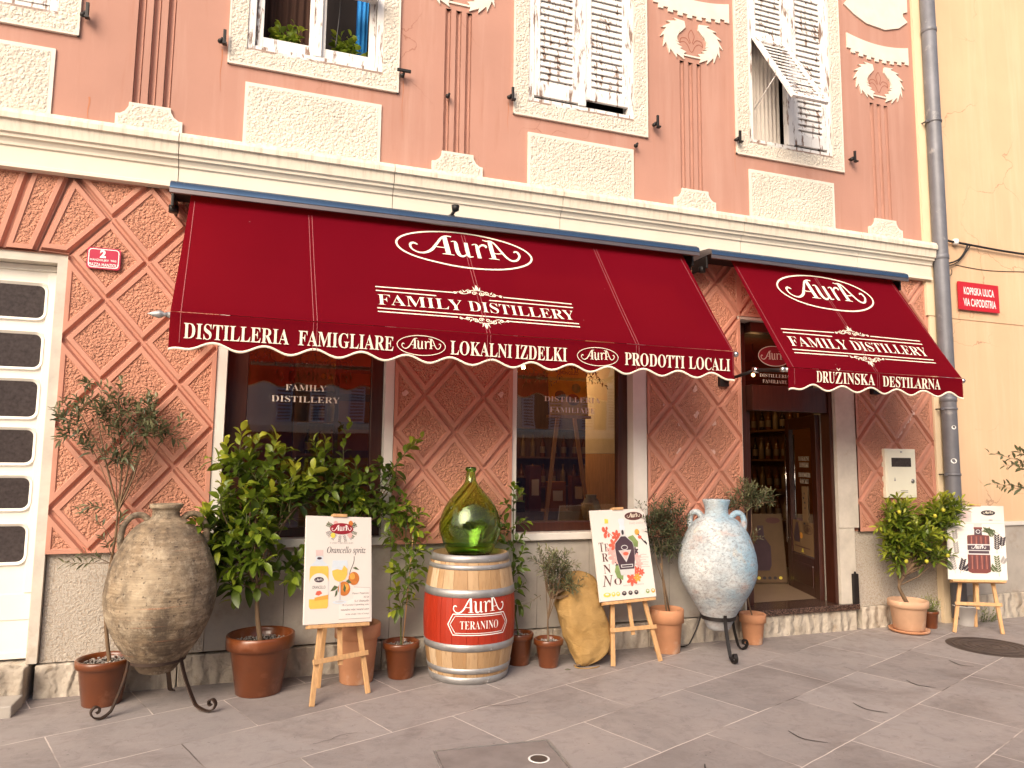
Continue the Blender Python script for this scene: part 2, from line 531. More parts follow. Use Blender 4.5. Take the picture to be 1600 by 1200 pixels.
M("dark_wood", (0.048, 0.013, 0.007), 0.35, 5, 0.32, 30, 0.001, 0.3, stretch=(8, 8, 0.8), coat=0.3)
M("shop_wood", (0.16, 0.075, 0.03), 0.3, 5, 0.5, stretch=(6, 6, 0.8))
M("pine", (0.62, 0.36, 0.165), 0.25, 6, 0.55, 30, 0.001, 0.2, stretch=(8, 8, 1))
M("terracotta_glazed", (0.165, 0.044, 0.012), 0.22, 5, 0.28, 25, 0.002, 0.25, dirt=(0.31, 0.125, 0.065), dlev=(0.56, 0.76), ds=5, coat=0.25)
M("terracotta", (0.55, 0.255, 0.13), 0.16, 5, 0.8, 40, 0.001, 0.3, dirt=(0.68, 0.50, 0.38), dlev=(0.54, 0.74), ds=4)
M("terracotta_pale", (0.66, 0.40, 0.25), 0.16, 4, 0.8, 40, 0.001, 0.3, dirt=(0.74, 0.58, 0.44), dlev=(0.55, 0.75), ds=4)
M("soil", (0.05, 0.032, 0.02), 0.4, 30, 0.95, 60, 0.01, 0.8)
M("gravel", (0.33, 0.29, 0.26), 0.6, 60, 0.8)
M("bark", (0.20, 0.125, 0.07), 0.4, 14, 0.85, 40, 0.003, 0.6, stretch=(1, 1, 0.3))
M("green_stem", (0.10, 0.11, 0.03), 0.3, 10, 0.7)
M("rusty_iron", (0.060, 0.036, 0.026), 0.4, 12, 0.6, 40, 0.001, 0.4, metal=0.4, dirt=(0.14, 0.06, 0.025), dlev=(0.55, 0.75), ds=10)
M("black_iron", (0.018, 0.014, 0.013), 0.3, 12, 0.5, metal=0.3)
M("galvanised", (0.42, 0.41, 0.405), 0.25, 8, 0.5, 20, 0.001, 0.2, metal=0.65, dirt=(0.30, 0.25, 0.21), dlev=(0.56, 0.8), ds=6)
M("zinc_pipe", (0.165, 0.165, 0.185), 0.2, 6, 0.5, metal=0.2, dirt=(0.40, 0.38, 0.36), dlev=(0.62, 0.8), ds=7)
M("awning_metal", (0.085, 0.145, 0.235), 0.1, 3, 0.25, metal=0.75)
M("awning_metal_edge", (0.17, 0.14, 0.14), 0.1, 3, 0.35, metal=0.6)
M("chrome", (0.6, 0.6, 0.6), 0.05, 3, 0.12, metal=1.0)
M("cream_print", (0.86, 0.78, 0.62), 0.05, 5, 0.8)
M("white_print", (0.86, 0.84, 0.80), 0.04, 5, 0.6)
M("gilt_print", (0.80, 0.72, 0.60), 0.04, 5, 0.6)
M("seam_thread", (0.34, 0.085, 0.09), 0.1, 8, 0.85)
M("barrel_red", (0.36, 0.026, 0.008), 0.16, 4, 0.42, 30, 0.001, 0.2, stretch=(5, 5, 0.6))
M("sign_red", (0.52, 0.012, 0.022), 0.05, 5, 0.3)
M("sign_crimson", (0.45, 0.015, 0.055), 0.05, 5, 0.3)
M("sign_white", (0.85, 0.83, 0.80), 0.05, 5, 0.4)
M("meter_cream", (0.84, 0.80, 0.64), 0.04, 5, 0.4)
M("dark_pane", (0.060, 0.048, 0.046), 0.35, 40, 0.16)
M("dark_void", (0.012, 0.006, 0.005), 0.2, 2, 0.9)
M("cable_black", (0.015, 0.012, 0.012), 0.2, 5, 0.5)
M("paper", (0.72, 0.66, 0.61), 0.03, 3, 0.6)
M("kraft_paper", (0.24, 0.145, 0.07), 0.08, 5, 0.7)
M("ink", (0.035, 0.025, 0.03), 0.1, 5, 0.6)
M("ink_brown", (0.10, 0.035, 0.03), 0.1, 5, 0.6)
M("ink_grey", (0.34, 0.31, 0.29), 0.1, 5, 0.6)
M("art_orange", (0.80, 0.36, 0.06), 0.2, 8, 0.5)
M("art_juice", (0.88, 0.50, 0.09), 0.12, 8, 0.5)
M("art_fruit", (0.60, 0.19, 0.035), 0.3, 14, 0.5)
M("art_leaf", (0.10, 0.13, 0.05), 0.3, 12, 0.5)
M("art_green", (0.22, 0.30, 0.10), 0.3, 12, 0.5)
M("art_red", (0.66, 0.12, 0.07), 0.25, 12, 0.5)
M("art_pink", (0.78, 0.42, 0.38), 0.2, 12, 0.5)
M("art_violet", (0.070, 0.040, 0.050), 0.2, 8, 0.4)
M("art_plum", (0.17, 0.045, 0.035), 0.25, 10, 0.4)
M("art_plum_light", (0.42, 0.16, 0.12), 0.2, 10, 0.4)
M("art_glass", (0.62, 0.68, 0.74), 0.1, 6, 0.5)
M("art_silver", (0.60, 0.58, 0.57), 0.1, 6, 0.5)
M("art_rose", (0.66, 0.50, 0.47), 0.1, 6, 0.5)
M("art_yellow", (0.72, 0.58, 0.08), 0.15, 6, 0.5)
M("art_wash", (0.80, 0.71, 0.66), 0.05, 6, 0.6)
M("logo_wine", (0.28, 0.012, 0.022), 0.05, 6, 0.5)
M("shop_orange", (0.34, 0.115, 0.016), 0.15, 2, 0.8)
M("shop_tile", (0.24, 0.165, 0.11), 0.15, 2, 0.4)
M("bottle_amber", (0.16, 0.05, 0.008), 0.3, 5, 0.1)
M("bottle_cream", (0.26, 0.17, 0.08), 0.3, 5, 0.3)
M("bottle_dark", (0.03, 0.015, 0.01), 0.3, 5, 0.1)
M("lemon", (0.72, 0.45, 0.03), 0.2, 10, 0.45)
M("kumquat_fruit", (0.50, 0.46, 0.04), 0.25, 20, 0.4)
M("curtain_white", (0.66, 0.60, 0.54), 0.1, 5, 0.9)
M("curtain_brown", (0.045, 0.015, 0.007), 0.2, 5, 0.9)
M("curtain_blue", (0.02, 0.22, 0.55), 0.15, 5, 0.9)
M("cover_iron", (0.10, 0.075, 0.065), 0.3, 10, 0.55, 30, 0.002, 0.4, metal=0.3)
M("cover_stone", (0.25, 0.213, 0.20), 0.25, 6, 0.6, 20, 0.003, 0.3)
M("rust_stain", (0.46, 0.185, 0.10), 0.1, 6, 0.9)
M("crack_dark", (0.055, 0.045, 0.042), 0.1, 6, 0.8)
M("shaded_board", (0.13, 0.075, 0.036), 0.12, 6, 0.7)  # pale poster board, the doorway's shade put into its colour
M("shaded_label", (0.22, 0.15, 0.09), 0.1, 6, 0.6)  # pale bottle labels, darkened in colour for the dim shop inside
M("clear_plastic", (0.55, 0.52, 0.50), 0.1, 6, 0.35)
M("shutter_blue", (0.50, 0.62, 0.76), 0.1, 3, 0.6)
M("town_wall", (0.84, 0.79, 0.72), 0.12, 1.0, 0.8)
M("town_dark", (0.035, 0.045, 0.10), 0.2, 1.0, 0.5)
peeling("peeling_white", (0.80, 0.77, 0.74), (0.16, 0.105, 0.08), (0.545, 0.60))
peeling("peeling_sill", (0.74, 0.70, 0.65), (0.20, 0.14, 0.11), (0.46, 0.52), (2, 7, 7))
emitter("lamp_glow", (1.0, 0.62, 0.22), 14.0)

# ------------------------------------------------------------------ helpers
def ray(px, py):
    return AX @ Vector(((px - 800) / 1112.9, 1.0, -(py - 600) / 1112.9))


def onwall(px, py, Y=0.0):
    """world point of a photograph pixel on the upright plane y = Y"""
    d = ray(px, py)
    return CAM + d * ((Y - CAM.y) / d.y)


class MB:
    def __init__(s):
        s.v, s.f, s.m, s.sm, s.age = [], [], [], [], {}

    def add(s, vs, fs, mat, smooth=False, fn=None, age=None):
        o = len(s.v)
        for p in vs:
            s.v.append(tuple(fn(*p)) if fn else tuple(p))
        if age is not None:
            for i in range(o, len(s.v)):
                s.age[i] = age
        for f in fs:
            s.f.append([i + o for i in f])
            s.m.append(mat)
            s.sm.append(smooth)
        return s

    def box(s, a, b, mat, fn=None, bev=0.0):
        (x0, y0, z0), (x1, y1, z1) = a, b
        if bev <= 0:
            vs = [(x0, y0, z0), (x1, y0, z0), (x1, y1, z0), (x0, y1, z0), (x0, y0, z1), (x1, y0, z1), (x1, y1, z1), (x0, y1, z1)]
            fs = [(0, 3, 2, 1), (4, 5, 6, 7), (0, 1, 5, 4), (1, 2, 6, 5), (2, 3, 7, 6), (3, 0, 4, 7)]
            return s.add(vs, fs, mat, False, fn)
        bm = bmesh_box(a, b, bev)
        return s.add(bm[0], bm[1], mat, False, fn)

    def beam(s, p, q, w, d, mat, up=(0, -1, 0), bev=0.0):
        """rectangular bar from p to q; w across, d along up"""
        p, q = Vector(p), Vector(q)
        L = (q - p).length
        z = (q - p).normalized()
        y = Vector(up)
        y = (y - z * y.dot(z)).normalized()
        x = y.cross(z)
        return s.box((-w / 2, -d / 2, 0), (w / 2, d / 2, L), mat, lambda a, b, c: p + x * a + y * b + z * c, bev)

    def prism(s, poly, d, fn, mat, mat2=None):
        """2d outline (counter-clockwise) given thickness d along the third axis of fn(u, v, n)"""
        n = len(poly)
        vs = [(u, v, d) for u, v in poly] + [(u, v, 0) for u, v in poly]
        s.add(vs, [list(range(n))], mat, False, fn)
        s.add(vs, [[(i + 1) % n, i, n + i, n + (i + 1) % n] for i in range(n)], mat2 or mat, False, fn)
        return s

    def lathe(s, prof, c, mat, seg=36, wob=None, cap=True, smooth=True, axis=None):
        vs, fs = [], []
        for k, (r, z) in enumerate(prof):
            for i in range(seg):
                a = 2 * pi * i / seg
                rr = r * (1 + (wob(a, z) if wob else 0))
                vs.append((c[0] + rr * cos(a), c[1] + rr * sin(a), c[2] + z))
        for k in range(len(prof) - 1):
            for i in range(seg):
                j = (i + 1) % seg
                fs.append((k * seg + i, k * seg + j, (k + 1) * seg + j, (k + 1) * seg + i))
        if cap:
            fs.append(list(range(seg))[::-1])
            fs.append([(len(prof) - 1) * seg + i for i in range(seg)])
        return s.add(vs, fs, mat, smooth)

    def tube(s, pts, rad, mat, seg=8, cap=True):
        pts = [Vector(p) for p in pts]
        n = len(pts)
        rs = rad if isinstance(rad, (list, tuple)) else [rad] * n
        t0 = (pts[1] - pts[0]).normalized()
        ref = Vector((0, 0, 1)) if abs(t0.z) < 0.9 else Vector((1, 0, 0))
        x = t0.cross(ref).normalized()
        vs, fs = [], []
        for i in range(n):
            t = (pts[min(i + 1, n - 1)] - pts[max(i - 1, 0)])
            t = t.normalized() if t.length > 1e-9 else t0
            x = (x - t * x.dot(t))
            x = x.normalized() if x.length > 1e-6 else t.orthogonal().normalized()
            y = t.cross(x)
            for k in range(seg):
                a = 2 * pi * k / seg
                vs.append(pts[i] + x * (cos(a) * rs[i]) + y * (sin(a) * rs[i]))
        for i in range(n - 1):
            for k in range(seg):
                j = (k + 1) % seg
                fs.append((i * seg + k, i * seg + j, (i + 1) * seg + j, (i + 1) * seg + k))
        if cap:
            fs.append(list(range(seg))[::-1])
            fs.append([(n - 1) * seg + k for k in range(seg)])
        return s.add(vs, fs, mat, True)

    def strip(s, pts, w, d, side, mat):
        """flat iron bar following pts; w across (along 'side'), d thick"""
        side = Vector(side).normalized()
        pts = [Vector(p) for p in pts]
        n = len(pts)
        vs, fs = [], []
        for i in range(n):
            t = (pts[min(i + 1, n - 1)] - pts[max(i - 1, 0)]).normalized()
            nn = t.cross(side).normalized()
            for a, b in ((-1, -1), (1, -1), (1, 1), (-1, 1)):
                vs.append(pts[i] + side * (a * w / 2) + nn * (b * d / 2))
        for i in range(n - 1):
            for k in range(4):
                j = (k + 1) % 4
                fs.append((i * 4 + k, i * 4 + j, (i + 1) * 4 + j, (i + 1) * 4 + k))
        fs += [(3, 2, 1, 0), tuple((n - 1) * 4 + k for k in range(4))]
        return s.add(vs, fs, mat)

    def flat(s, poly, mat, fn, n=0.0):
        return s.add([(u, v, n) for u, v in poly], [list(range(len(poly)))], mat, False, fn)

    def ribbon(s, pts, wid, mat, fn, n=0.0, closed=False):
        m = len(pts)
        ws = wid if isinstance(wid, (list, tuple)) else [wid] * m
        vs = []
        for i in range(m):
            a, b = (pts[(i - 1) % m], pts[(i + 1) % m]) if closed else (pts[max(i - 1, 0)], pts[min(i + 1, m - 1)])
            dx, dy = b[0] - a[0], b[1] - a[1]
            L = hypot(dx, dy) or 1
            nx, ny = -dy / L * ws[i] / 2, dx / L * ws[i] / 2
            vs += [(pts[i][0] + nx, pts[i][1] + ny, n), (pts[i][0] - nx, pts[i][1] - ny, n)]
        fs = [(2 * i, 2 * i + 1, 2 * (i + 1) % (2 * m) + 1, 2 * (i + 1) % (2 * m)) for i in range(m if closed else m - 1)]
        return s.add(vs, fs, mat, False, fn)


def bmesh_box(a, b, bev):
    import bmesh
    bm = bmesh.new()
    bmesh.ops.create_cube(bm, size=1.0)
    for v in bm.verts:
        v.co = Vector([(a[i] + b[i]) / 2 + v.co[i] * (b[i] - a[i]) for i in range(3)])
    bmesh.ops.bevel(bm, geom=bm.edges[:], offset=bev, segments=2, affect='EDGES', profile=0.5)
    bm.verts.index_update()
    r = ([tuple(v.co) for v in bm.verts], [[v.index for v in f.verts] for f in bm.faces])
    bm.free()
    return r


def origin(o):
    p = Vector((0, 0, 0))
    while o is not None:
        p = p + o.location
        o = o.parent
    return p


def ob(name, mb, parent=None, label=None, cat=None, group=None, kind=None, base=None):
    """link a mesh builder as ONE object; vertices are given in world coordinates"""
    me = bpy.data.meshes.new(name)
    off = origin(parent) if parent else Vector(base or (0, 0, 0))
    me.from_pydata([(v[0] - off.x, v[1] - off.y, v[2] - off.z) for v in mb.v], [], mb.f)
    names = []
    for m in mb.m:
        if m not in names:
            names.append(m)
    for m in names:
        me.materials.append(MATS[m])
    idx = {m: i for i, m in enumerate(names)}
    me.polygons.foreach_set("material_index", [idx[m] for m in mb.m])
    me.polygons.foreach_set("use_smooth", mb.sm)
    if mb.age:
        at = me.attributes.new("age", 'FLOAT', 'POINT')
        at.data.foreach_set("value", [mb.age.get(i, 0.5) for i in range(len(mb.v))])
    me.update()
    o = bpy.data.objects.new(name, me)
    COL.objects.link(o)
    if parent:
        o.parent = parent
    else:
        o.location = off
    return tag(o, label, cat, group, kind)


def tag(o, label=None, cat=None, group=None, kind=None):
    for k, v in (("label", label), ("category", cat), ("group", group), ("kind", kind)):
        if v:
            o[k] = v
    return o


def thing(name, label, cat, loc, group=None):
    o = bpy.data.objects.new(name, None)
    o.empty_display_size = 0.1
    COL.objects.link(o)
    o.location = loc
    return tag(o, label, cat, group)


def copy_tree(o, loc, label=None):
    def rec(a, par):
        c = a.copy()
        COL.objects.link(c)
        if par:
            c.parent = par
        for ch in list(a.children):
            rec(ch, c)
        return c
    c = rec(o, None)
    c.location = loc
    if label:
        c["label"] = label
    return c


def part(name, parent, loc):
    """an Empty that groups the pieces of one part"""
    o = bpy.data.objects.new(name, None)
    o.empty_display_size = 0.05
    COL.objects.link(o)
    o.parent = parent
    o.location = Vector(loc) - origin(parent)
    return o


def spline(pts, n=10):
    out = []
    P = [pts[0]] + list(pts) + [pts[-1]]
    dim = len(pts[0])
    for i in range(1, len(P) - 2):
        for k in range(n):
            t = k / n
            out.append(tuple(0.5 * ((2 * P[i][d]) + (-P[i - 1][d] + P[i + 1][d]) * t +
                                    (2 * P[i - 1][d] - 5 * P[i][d] + 4 * P[i + 1][d] - P[i + 2][d]) * t * t +
                                    (-P[i - 1][d] + 3 * P[i][d] - 3 * P[i + 1][d] + P[i + 2][d]) * t ** 3) for d in range(dim)))
    out.append(tuple(pts[-1]))
    return out


def ellipse(cx, cy, rx, ry, n=48, a0=0.0, a1=2 * pi):
    full = abs(a1 - a0 - 2 * pi) < 1e-6
    m = n if full else n + 1
    return [(cx + rx * cos(a0 + (a1 - a0) * i / n), cy + ry * sin(a0 + (a1 - a0) * i / n)) for i in range(m)]


def frame(O, U, V):
    O, U, V = Vector(O), Vector(U).normalized(), Vector(V).normalized()
    N = U.cross(V).normalized()
    return lambda u, v, n=0.0: O + U * u + V * v + N * n


def wallfn(Y):
    """u = x, v = z, n = proud of the wall plane y = Y"""
    return lambda u, v, n=0.0: Vector((u, Y - n, v))


# ---- lettering
GLY = {}


def glyphs(s, style, off):
    key = (s, style, off)
    if key in GLY:
        return GLY[key]
    body = ''
    for ch in s:
        k = ord(ch)
        if style == 'serif' and 'A' <= ch <= 'Z':
            ch = chr(0x1D400 + k - 65)
        elif style == 'serif' and 'a' <= ch <= 'z':
            ch = chr(0x1D41A + k - 97)
        elif style == 'serif' and '0' <= ch <= '9':
            ch = chr(0x1D7CE + k - 48)
        elif style == 'italic' and 'a' <= ch <= 'z' and ch != 'h':
            ch = chr(0x1D44E + k - 97)
        elif style == 'italic' and 'A' <= ch <= 'Z':
            ch = chr(0x1D434 + k - 65)
        elif style == 'script' and 'a' <= ch <= 'z':
            ch = chr(0x1D4EA + k - 97)
        elif style == 'script' and 'A' <= ch <= 'Z':
            ch = chr(0x1D4D0 + k - 65)
        body += ch
    c = bpy.data.curves.new("lettering", 'FONT')
    c.body = body
    c.offset = off
    c.resolution_u = 4
    o = bpy.data.objects.new("lettering", c)
    COL.objects.link(o)
    dg = bpy.context.evaluated_depsgraph_get()
    me = bpy.data.meshes.new_from_object(o.evaluated_get(dg))
    vs = [(v.co.x, v.co.y) for v in me.vertices]
    fs = [list(p.vertices) for p in me.polygons]
    bpy.data.objects.remove(o)
    bpy.data.curves.remove(c)
    bpy.data.meshes.remove(me)
    GLY[key] = (vs, fs)
    return GLY[key]


def text(mb, s, x0, x1, y0, y1, mat, fn, n=0.0, style='serif', off=-0.006, shear=0.0):
    """fit the string's outline box into x0..x1, y0..y1 of a surface fn(u, v, n)"""
    vs, fs = glyphs(s, style, off)
    if not vs:
        return
    ax, bx = min(v[0] for v in vs), max(v[0] for v in vs)
    ay, by = min(v[1] for v in vs), max(v[1] for v in vs)
    out = []
    for x, y in vs:
        t = (y - ay) / (by - ay)
        out.append((x0 + (x - ax) / (bx - ax) * (x1 - x0) + shear * t * (y1 - y0), y0 + t * (y1 - y0), n))
    mb.add(out, fs, mat, False, fn)


def logo(mb, x, y, W, mat, fn, n=0.0, thick=1.0):
    """swash lettering of the shop's mark; W = total width, y = baseline of the letters"""
    k = W / 3.79

    def T(p):
        return (x + p[0] * k, y + p[1] * k)

    def rib(pts, ws):
        q = spline(pts, 8)
        w = spline([(a,) for a in ws], 8)
        mb.ribbon([T(p) for p in q], [a[0] * k * thick for a in w], mat, fn, n)
    # first A : swash leg, stem, serifs, bar
    rib([(0.27, .36), (.14, .43), (.03, .33), (.06, .12), (.25, -.03), (.48, -.02), (.72, .17), (.93, .53), (1.12, .86), (1.28, .97), (1.46, .965)],
        [.05, .10, .09, .07, .075, .10, .12, .10, .085, .07, .055])
    rib([(1.22, .95), (1.24, .5), (1.26, .0)], [.17, .19, .19])
    rib([(1.05, .0), (1.2, .015), (1.45, .0)], [.03, .055, .03])
    rib([(.82, .36), (1.0, .335), (1.2, .335)], [.05, .05, .05])
    # second A, mirrored
    rib([(2.55, 1.0), (2.68, .965), (2.84, .985), (2.98, .83), (3.12, .52), (3.28, .2), (3.44, .06), (3.62, .11), (3.755, .33), (3.73, .52), (3.64, .56), (3.58, .50)],
        [.045, .06, .07, .085, .095, .10, .10, .09, .09, .10, .09, .04])
    rib([(2.80, .95), (2.80, .5), (2.82, .05)], [.16, .17, .17])
    rib([(2.63, .05), (2.8, .065), (3.0, .05)], [.03, .055, .03])
    rib([(2.86, .36), (2.98, .35), (3.14, .385)], [.05, .05, .05])
    # u, r
    rib([(1.42, .70), (1.52, .735), (1.575, .66), (1.575, .3), (1.62, .06), (1.74, .0), (1.86, .10)], [.04, .06, .13, .16, .15, .10, .05])
    rib([(1.93, .735), (1.93, .35), (1.94, .08), (2.0, .02), (2.10, .05)], [.14, .15, .14, .08, .03])
    rib([(2.13, .66), (2.24, .715), (2.30, .64), (2.30, .3), (2.31, .01)], [.04, .06, .12, .15, .15])
    rib([(2.34, .52), (2.43, .67), (2.53, .73), (2.62, .69), (2.61, .60)], [.05, .07, .10, .11, .05])


def oval(mb, cx, cy, rx, ry, w, mat, fn, n=0.0):
    mb.ribbon(ellipse(cx, cy, rx, ry, 72), w, mat, fn, n, True)


def curl(mb, cx, cy, r, a0, turns, w, mat, fn, n, sg=1):
    pts = []
    m = int(14 * turns) + 2
    for i in range(m):
        t = i / (m - 1)
        a = a0 + sg * 2 * pi * turns * t
        rr = r * (1 - 0.82 * t)
        pts.append((cx + rr * cos(a), cy + rr * sin(a)))
    mb.ribbon(pts, w, mat, fn, n)


def flourish(mb, cx, y, W, up, mat, fn, n):
    """scrolled ornament, W wide, growing 'up' (+1) or down (-1) from y"""
    h = W * 0.5
    for sx in (-1, 1):
        def X(a, b):
            return (cx + sx * a * h, y + up * b * h)
        mb.ribbon([X(*p) for p in spline([(.98, -.04), (.8, .06), (.62, -.03), (.42, .02), (.25, .2), (.1, .22)], 6)], W * 0.016, mat, fn, n)
        curl(mb, *X(.93, .02), W * .035, 0, 1.3, W * .016, mat, fn, n, sx)
        curl(mb, *X(.66, .04), W * .045, pi / 2, 1.3, W * .016, mat, fn, n, -sx)
        curl(mb, *X(.36, .12), W * .06, pi, 1.4, W * .017, mat, fn, n, sx)
        curl(mb, *X(.14, .05), W * .055, 0, 1.4, W * .017, mat, fn, n, -sx)
        mb.flat([X(.5, .1), X(.62, .22), X(.56, .06)][::sx * up], mat, fn, n)
        mb.flat([X(.02, .2), X(.16, .46), X(.12, .24)][::sx * up], mat, fn, n)
    a = [(cx, y + up * .56 * h), (cx - .07 * h, y + up * .36 * h), (cx, y + up * .2 * h), (cx + .07 * h, y + up * .36 * h)]
    mb.flat(a[::up], mat, fn, n)


# ---- polygons
def clip(poly, nx, ny, c):
    """keep nx*x + ny*y <= c"""
    out = []
    for i in range(len(poly)):
        a, b = poly[i], poly[(i + 1) % len(poly)]
        da, db = nx * a[0] + ny * a[1] - c, nx * b[0] + ny * b[1] - c
        if da <= 0:
            out.append(a)
        if da * db < 0:
            t = da / (da - db)
            out.append((a[0] + (b[0] - a[0]) * t, a[1] + (b[1] - a[1]) * t))
    q = []
    for p in out:
        if not q or hypot(p[0] - q[-1][0], p[1] - q[-1][1]) > 5e-3:
            q.append(p)
    if len(q) > 1 and hypot(q[0][0] - q[-1][0], q[0][1] - q[-1][1]) < 5e-3:
        q.pop()
    return q


def area(p):
    return 0.5 * sum(p[i][0] * p[(i + 1) % len(p)][1] - p[(i + 1) % len(p)][0] * p[i][1] for i in range(len(p)))


def inset(poly, ds):
    """shift every edge of a ccw convex polygon inwards by its own distance; same vertex count"""
    n = len(poly)
    L = []
    for i in range(n):
        a, b = poly[i], poly[(i + 1) % n]
        dx, dy = b[0] - a[0], b[1] - a[1]
        l = hypot(dx, dy)
        nx, ny = dy / l, -dx / l           # outward
        L.append((nx, ny, nx * a[0] + ny * a[1] - ds[i]))
    out = []
    for i in range(n):
        a, b = L[i - 1], L[i]
        det = a[0] * b[1] - a[1] * b[0]
        if abs(det) < 1e-6:
            return None
        out.append(((a[2] * b[1] - b[2] * a[1]) / det, (a[0] * b[2] - b[0] * a[2]) / det))
    for i in range(n):
        a, b = poly[i], poly[(i + 1) % n]
        c, d = out[i], out[(i + 1) % n]
        if (b[0] - a[0]) * (d[0] - c[0]) + (b[1] - a[1]) * (d[1] - c[1]) <= 0:
            return None
    return out


def rust_cell(mb, poly, isborder, Y=0.0):
    """raised block: V groove, smooth border, sunk rough field"""
    if len(poly) < 3 or area(poly) < 0.0004:
        return
    n = len(poly)
    fn = wallfn(Y)
    bd = [isborder(poly[i], poly[(i + 1) % n]) for i in range(n)]
    g1 = [0.0 if b else 0.009 for b in bd]
    g2 = [0.0 if b else 0.022 for b in bd]
    rings = [(poly, -0.032)]
    for gs, dz in ((g1, -0.032), (g2, 0.0), ([g + 0.030 for g in g2], 0.0), ([g + 0.036 for g in g2], -0.009)):
        q = inset(poly, gs)
        if q is None or area(q) < 1e-5:
            break
        rings.append((q, dz))
    mats = ["pink_edge", "pink_edge", "pink_border", "pink_edge"]
    for k in range(len(rings) - 1):
        a, b = rings[k], rings[k + 1]
        vs = [(u, v, a[1]) for u, v in a[0]] + [(u, v, b[1]) for u, v in b[0]]
        fs = [(i, (i + 1) % n, n + (i + 1) % n, n + i) for i in range(n)]
        mb.add(vs, fs, mats[k], False, fn)
    a = rings[-1]
    mb.flat(a[0], "pink_roughcast" if len(rings) == 5 else "pink_border", fn, a[1])


HZ = 0.3075


def lattice(mb, x0, x1, z0, z1, n=4, skip=None):
    L, HX = x0, (x1 - x0) / n

    def border(a, b):
        for ax, val in ((0, x0), (0, x1), (1, z0), (1, z1)):
            if abs(a[ax] - val) < 1e-3 and abs(b[ax] - val) < 1e-3:
                return True
        return False
    for i in range(-3, 40):
        for j in range(-6, 8):
            if (i + j) % 2:
                continue
            cx, cz = L + HX * i, 2.2125 + HZ * j
            if cx + HX < x0 or cx - HX > x1 or cz + HZ < z0 or cz - HZ > z1:
                continue
            if skip and skip(cx, cz):
                continue
            p = [(cx - HX, cz), (cx, cz - HZ), (cx + HX, cz), (cx, cz + HZ)]
            for nx, ny, c in ((-1, 0, -x0), (1, 0, x1), (0, -1, -z0), (0, 1, z1)):
                p = clip(p, nx, ny, c) if p else p
            if len(p) >= 3:
                rust_cell(mb, p, border)


def holed(mb, x0, x1, z0, z1, holes, Y, mat, depth=0.0, rev=None):
    """front face of a wall with rectangular holes and their reveals going back by depth"""
    xs = sorted({x0, x1} | {h[0] for h in holes} | {h[1] for h in holes})
    zs = sorted({z0, z1} | {h[2] for h in holes} | {h[3] for h in holes})
    fn = wallfn(Y)
    for a, b in zip(xs, xs[1:]):
        for c, d in zip(zs, zs[1:]):
            mx, mz = (a + b) / 2, (c + d) / 2
            if any(h[0] < mx < h[1] and h[2] < mz < h[3] for h in holes):
                continue
            mb.flat([(a, c), (b, c), (b, d), (a, d)], mat, fn)
    if depth:
        for h in holes:
            a, b, c, d = h[:4]
            q = [(a, c), (b, c), (b, d), (a, d)]
            for i in range(4):
                p, r = q[i], q[(i + 1) % 4]
                mb.add([(p[0], p[1], 0), (r[0], r[1], 0), (r[0], r[1], -depth), (p[0], p[1], -depth)], [(3, 2, 1, 0)], rev or mat, False, fn)


# ------------------------------------------------------------------ ground
g = MB()
n = 60
g.add([(-30, -40, 0), (60, -40, 0), (60, 30, 0), (-30, 30, 0)], [(0, 1, 2, 3)], "stone_paving")
gf = lambda u, v, n=0.0: Vector((u, v, n))
for a, b in (((3.197, -2.024), (3.296, -2.255)), ((4.003, -1.731), (4.077, -1.963)), ((4.82, -1.436), (4.88, -1.649)), ((5.665, -1.11), (5.684, -1.327)), ((2.405, -2.29), (2.445, -2.37))):
    mx, my = (a[0] + b[0]) / 2 - .05, (a[1] + b[1]) / 2 - .02
    pts = spline([a, (mx, my), b], 10)
    g.ribbon(pts, [.004 + .008 * sin(pi * i / (len(pts) - 1)) for i in range(len(pts))], "crack_dark", gf, .004)
rnd = random.Random(12)
for x, y, L, an in ((1.35, -1.1, .5, .4), (4.62, -1.0, .14, -.9), (.35, -1.35, .3, .5)):
    pts = [(x, y)]
    for k in range(12):
        an += rnd.uniform(-.45, .45)
        pts.append((pts[-1][0] + cos(an) * L / 12, pts[-1][1] + sin(an) * L / 12))
    g.ribbon(pts, .0028, "crack_dark", gf, .004)
ob("pavement", g, kind="structure")

# ------------------------------------------------------------------ pink building
PB = thing("pink_building", "pink stuccoed shop building with diamond patterned ground floor and white window surrounds", "building", (2.7, 0.3, 0))
LX, RX = -4.6, 6.9
WIN = [(-2.95, -1.60), (-0.275, 0.82), (2.155, 3.25), (4.59, 5.665)]
SURR = [(-3.10, -1.455), (-0.415, 0.96), (2.012, 3.40), (4.43, 5.815)]
WZ0, WZ1 = 4.955, 6.9
FL = [(-1.074, -0.806), (1.364, 1.610), (3.778, 4.030), (6.228, 6.488)]
FZ0, FZ1 = 4.352, 5.70
w_ = MB()
holes = [(a, b, WZ0, WZ1) for a, b in WIN] + [(a, b, FZ0, FZ1) for a, b in FL]
holed(w_, LX, RX, 4.1, 9.6, holes, 0.0, "pink_render")
for a, b in WIN:
    holed(w_, a, b, WZ0, WZ1, [(a, b, WZ0, WZ1)], 0.0, "cream_stucco", 0.16)
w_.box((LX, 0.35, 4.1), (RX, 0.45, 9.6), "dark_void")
w_.box((LX, 0.002, 9.6), (RX, 6.0, 9.7), "pink_render")
w_.box((RX - 0.1, 0.46, 4.1), (RX, 6.0, 9.6), "pink_render")
w_.box((LX - 0.1, 0.003, 0.0), (LX, 6.0, 9.6), "pink_render")
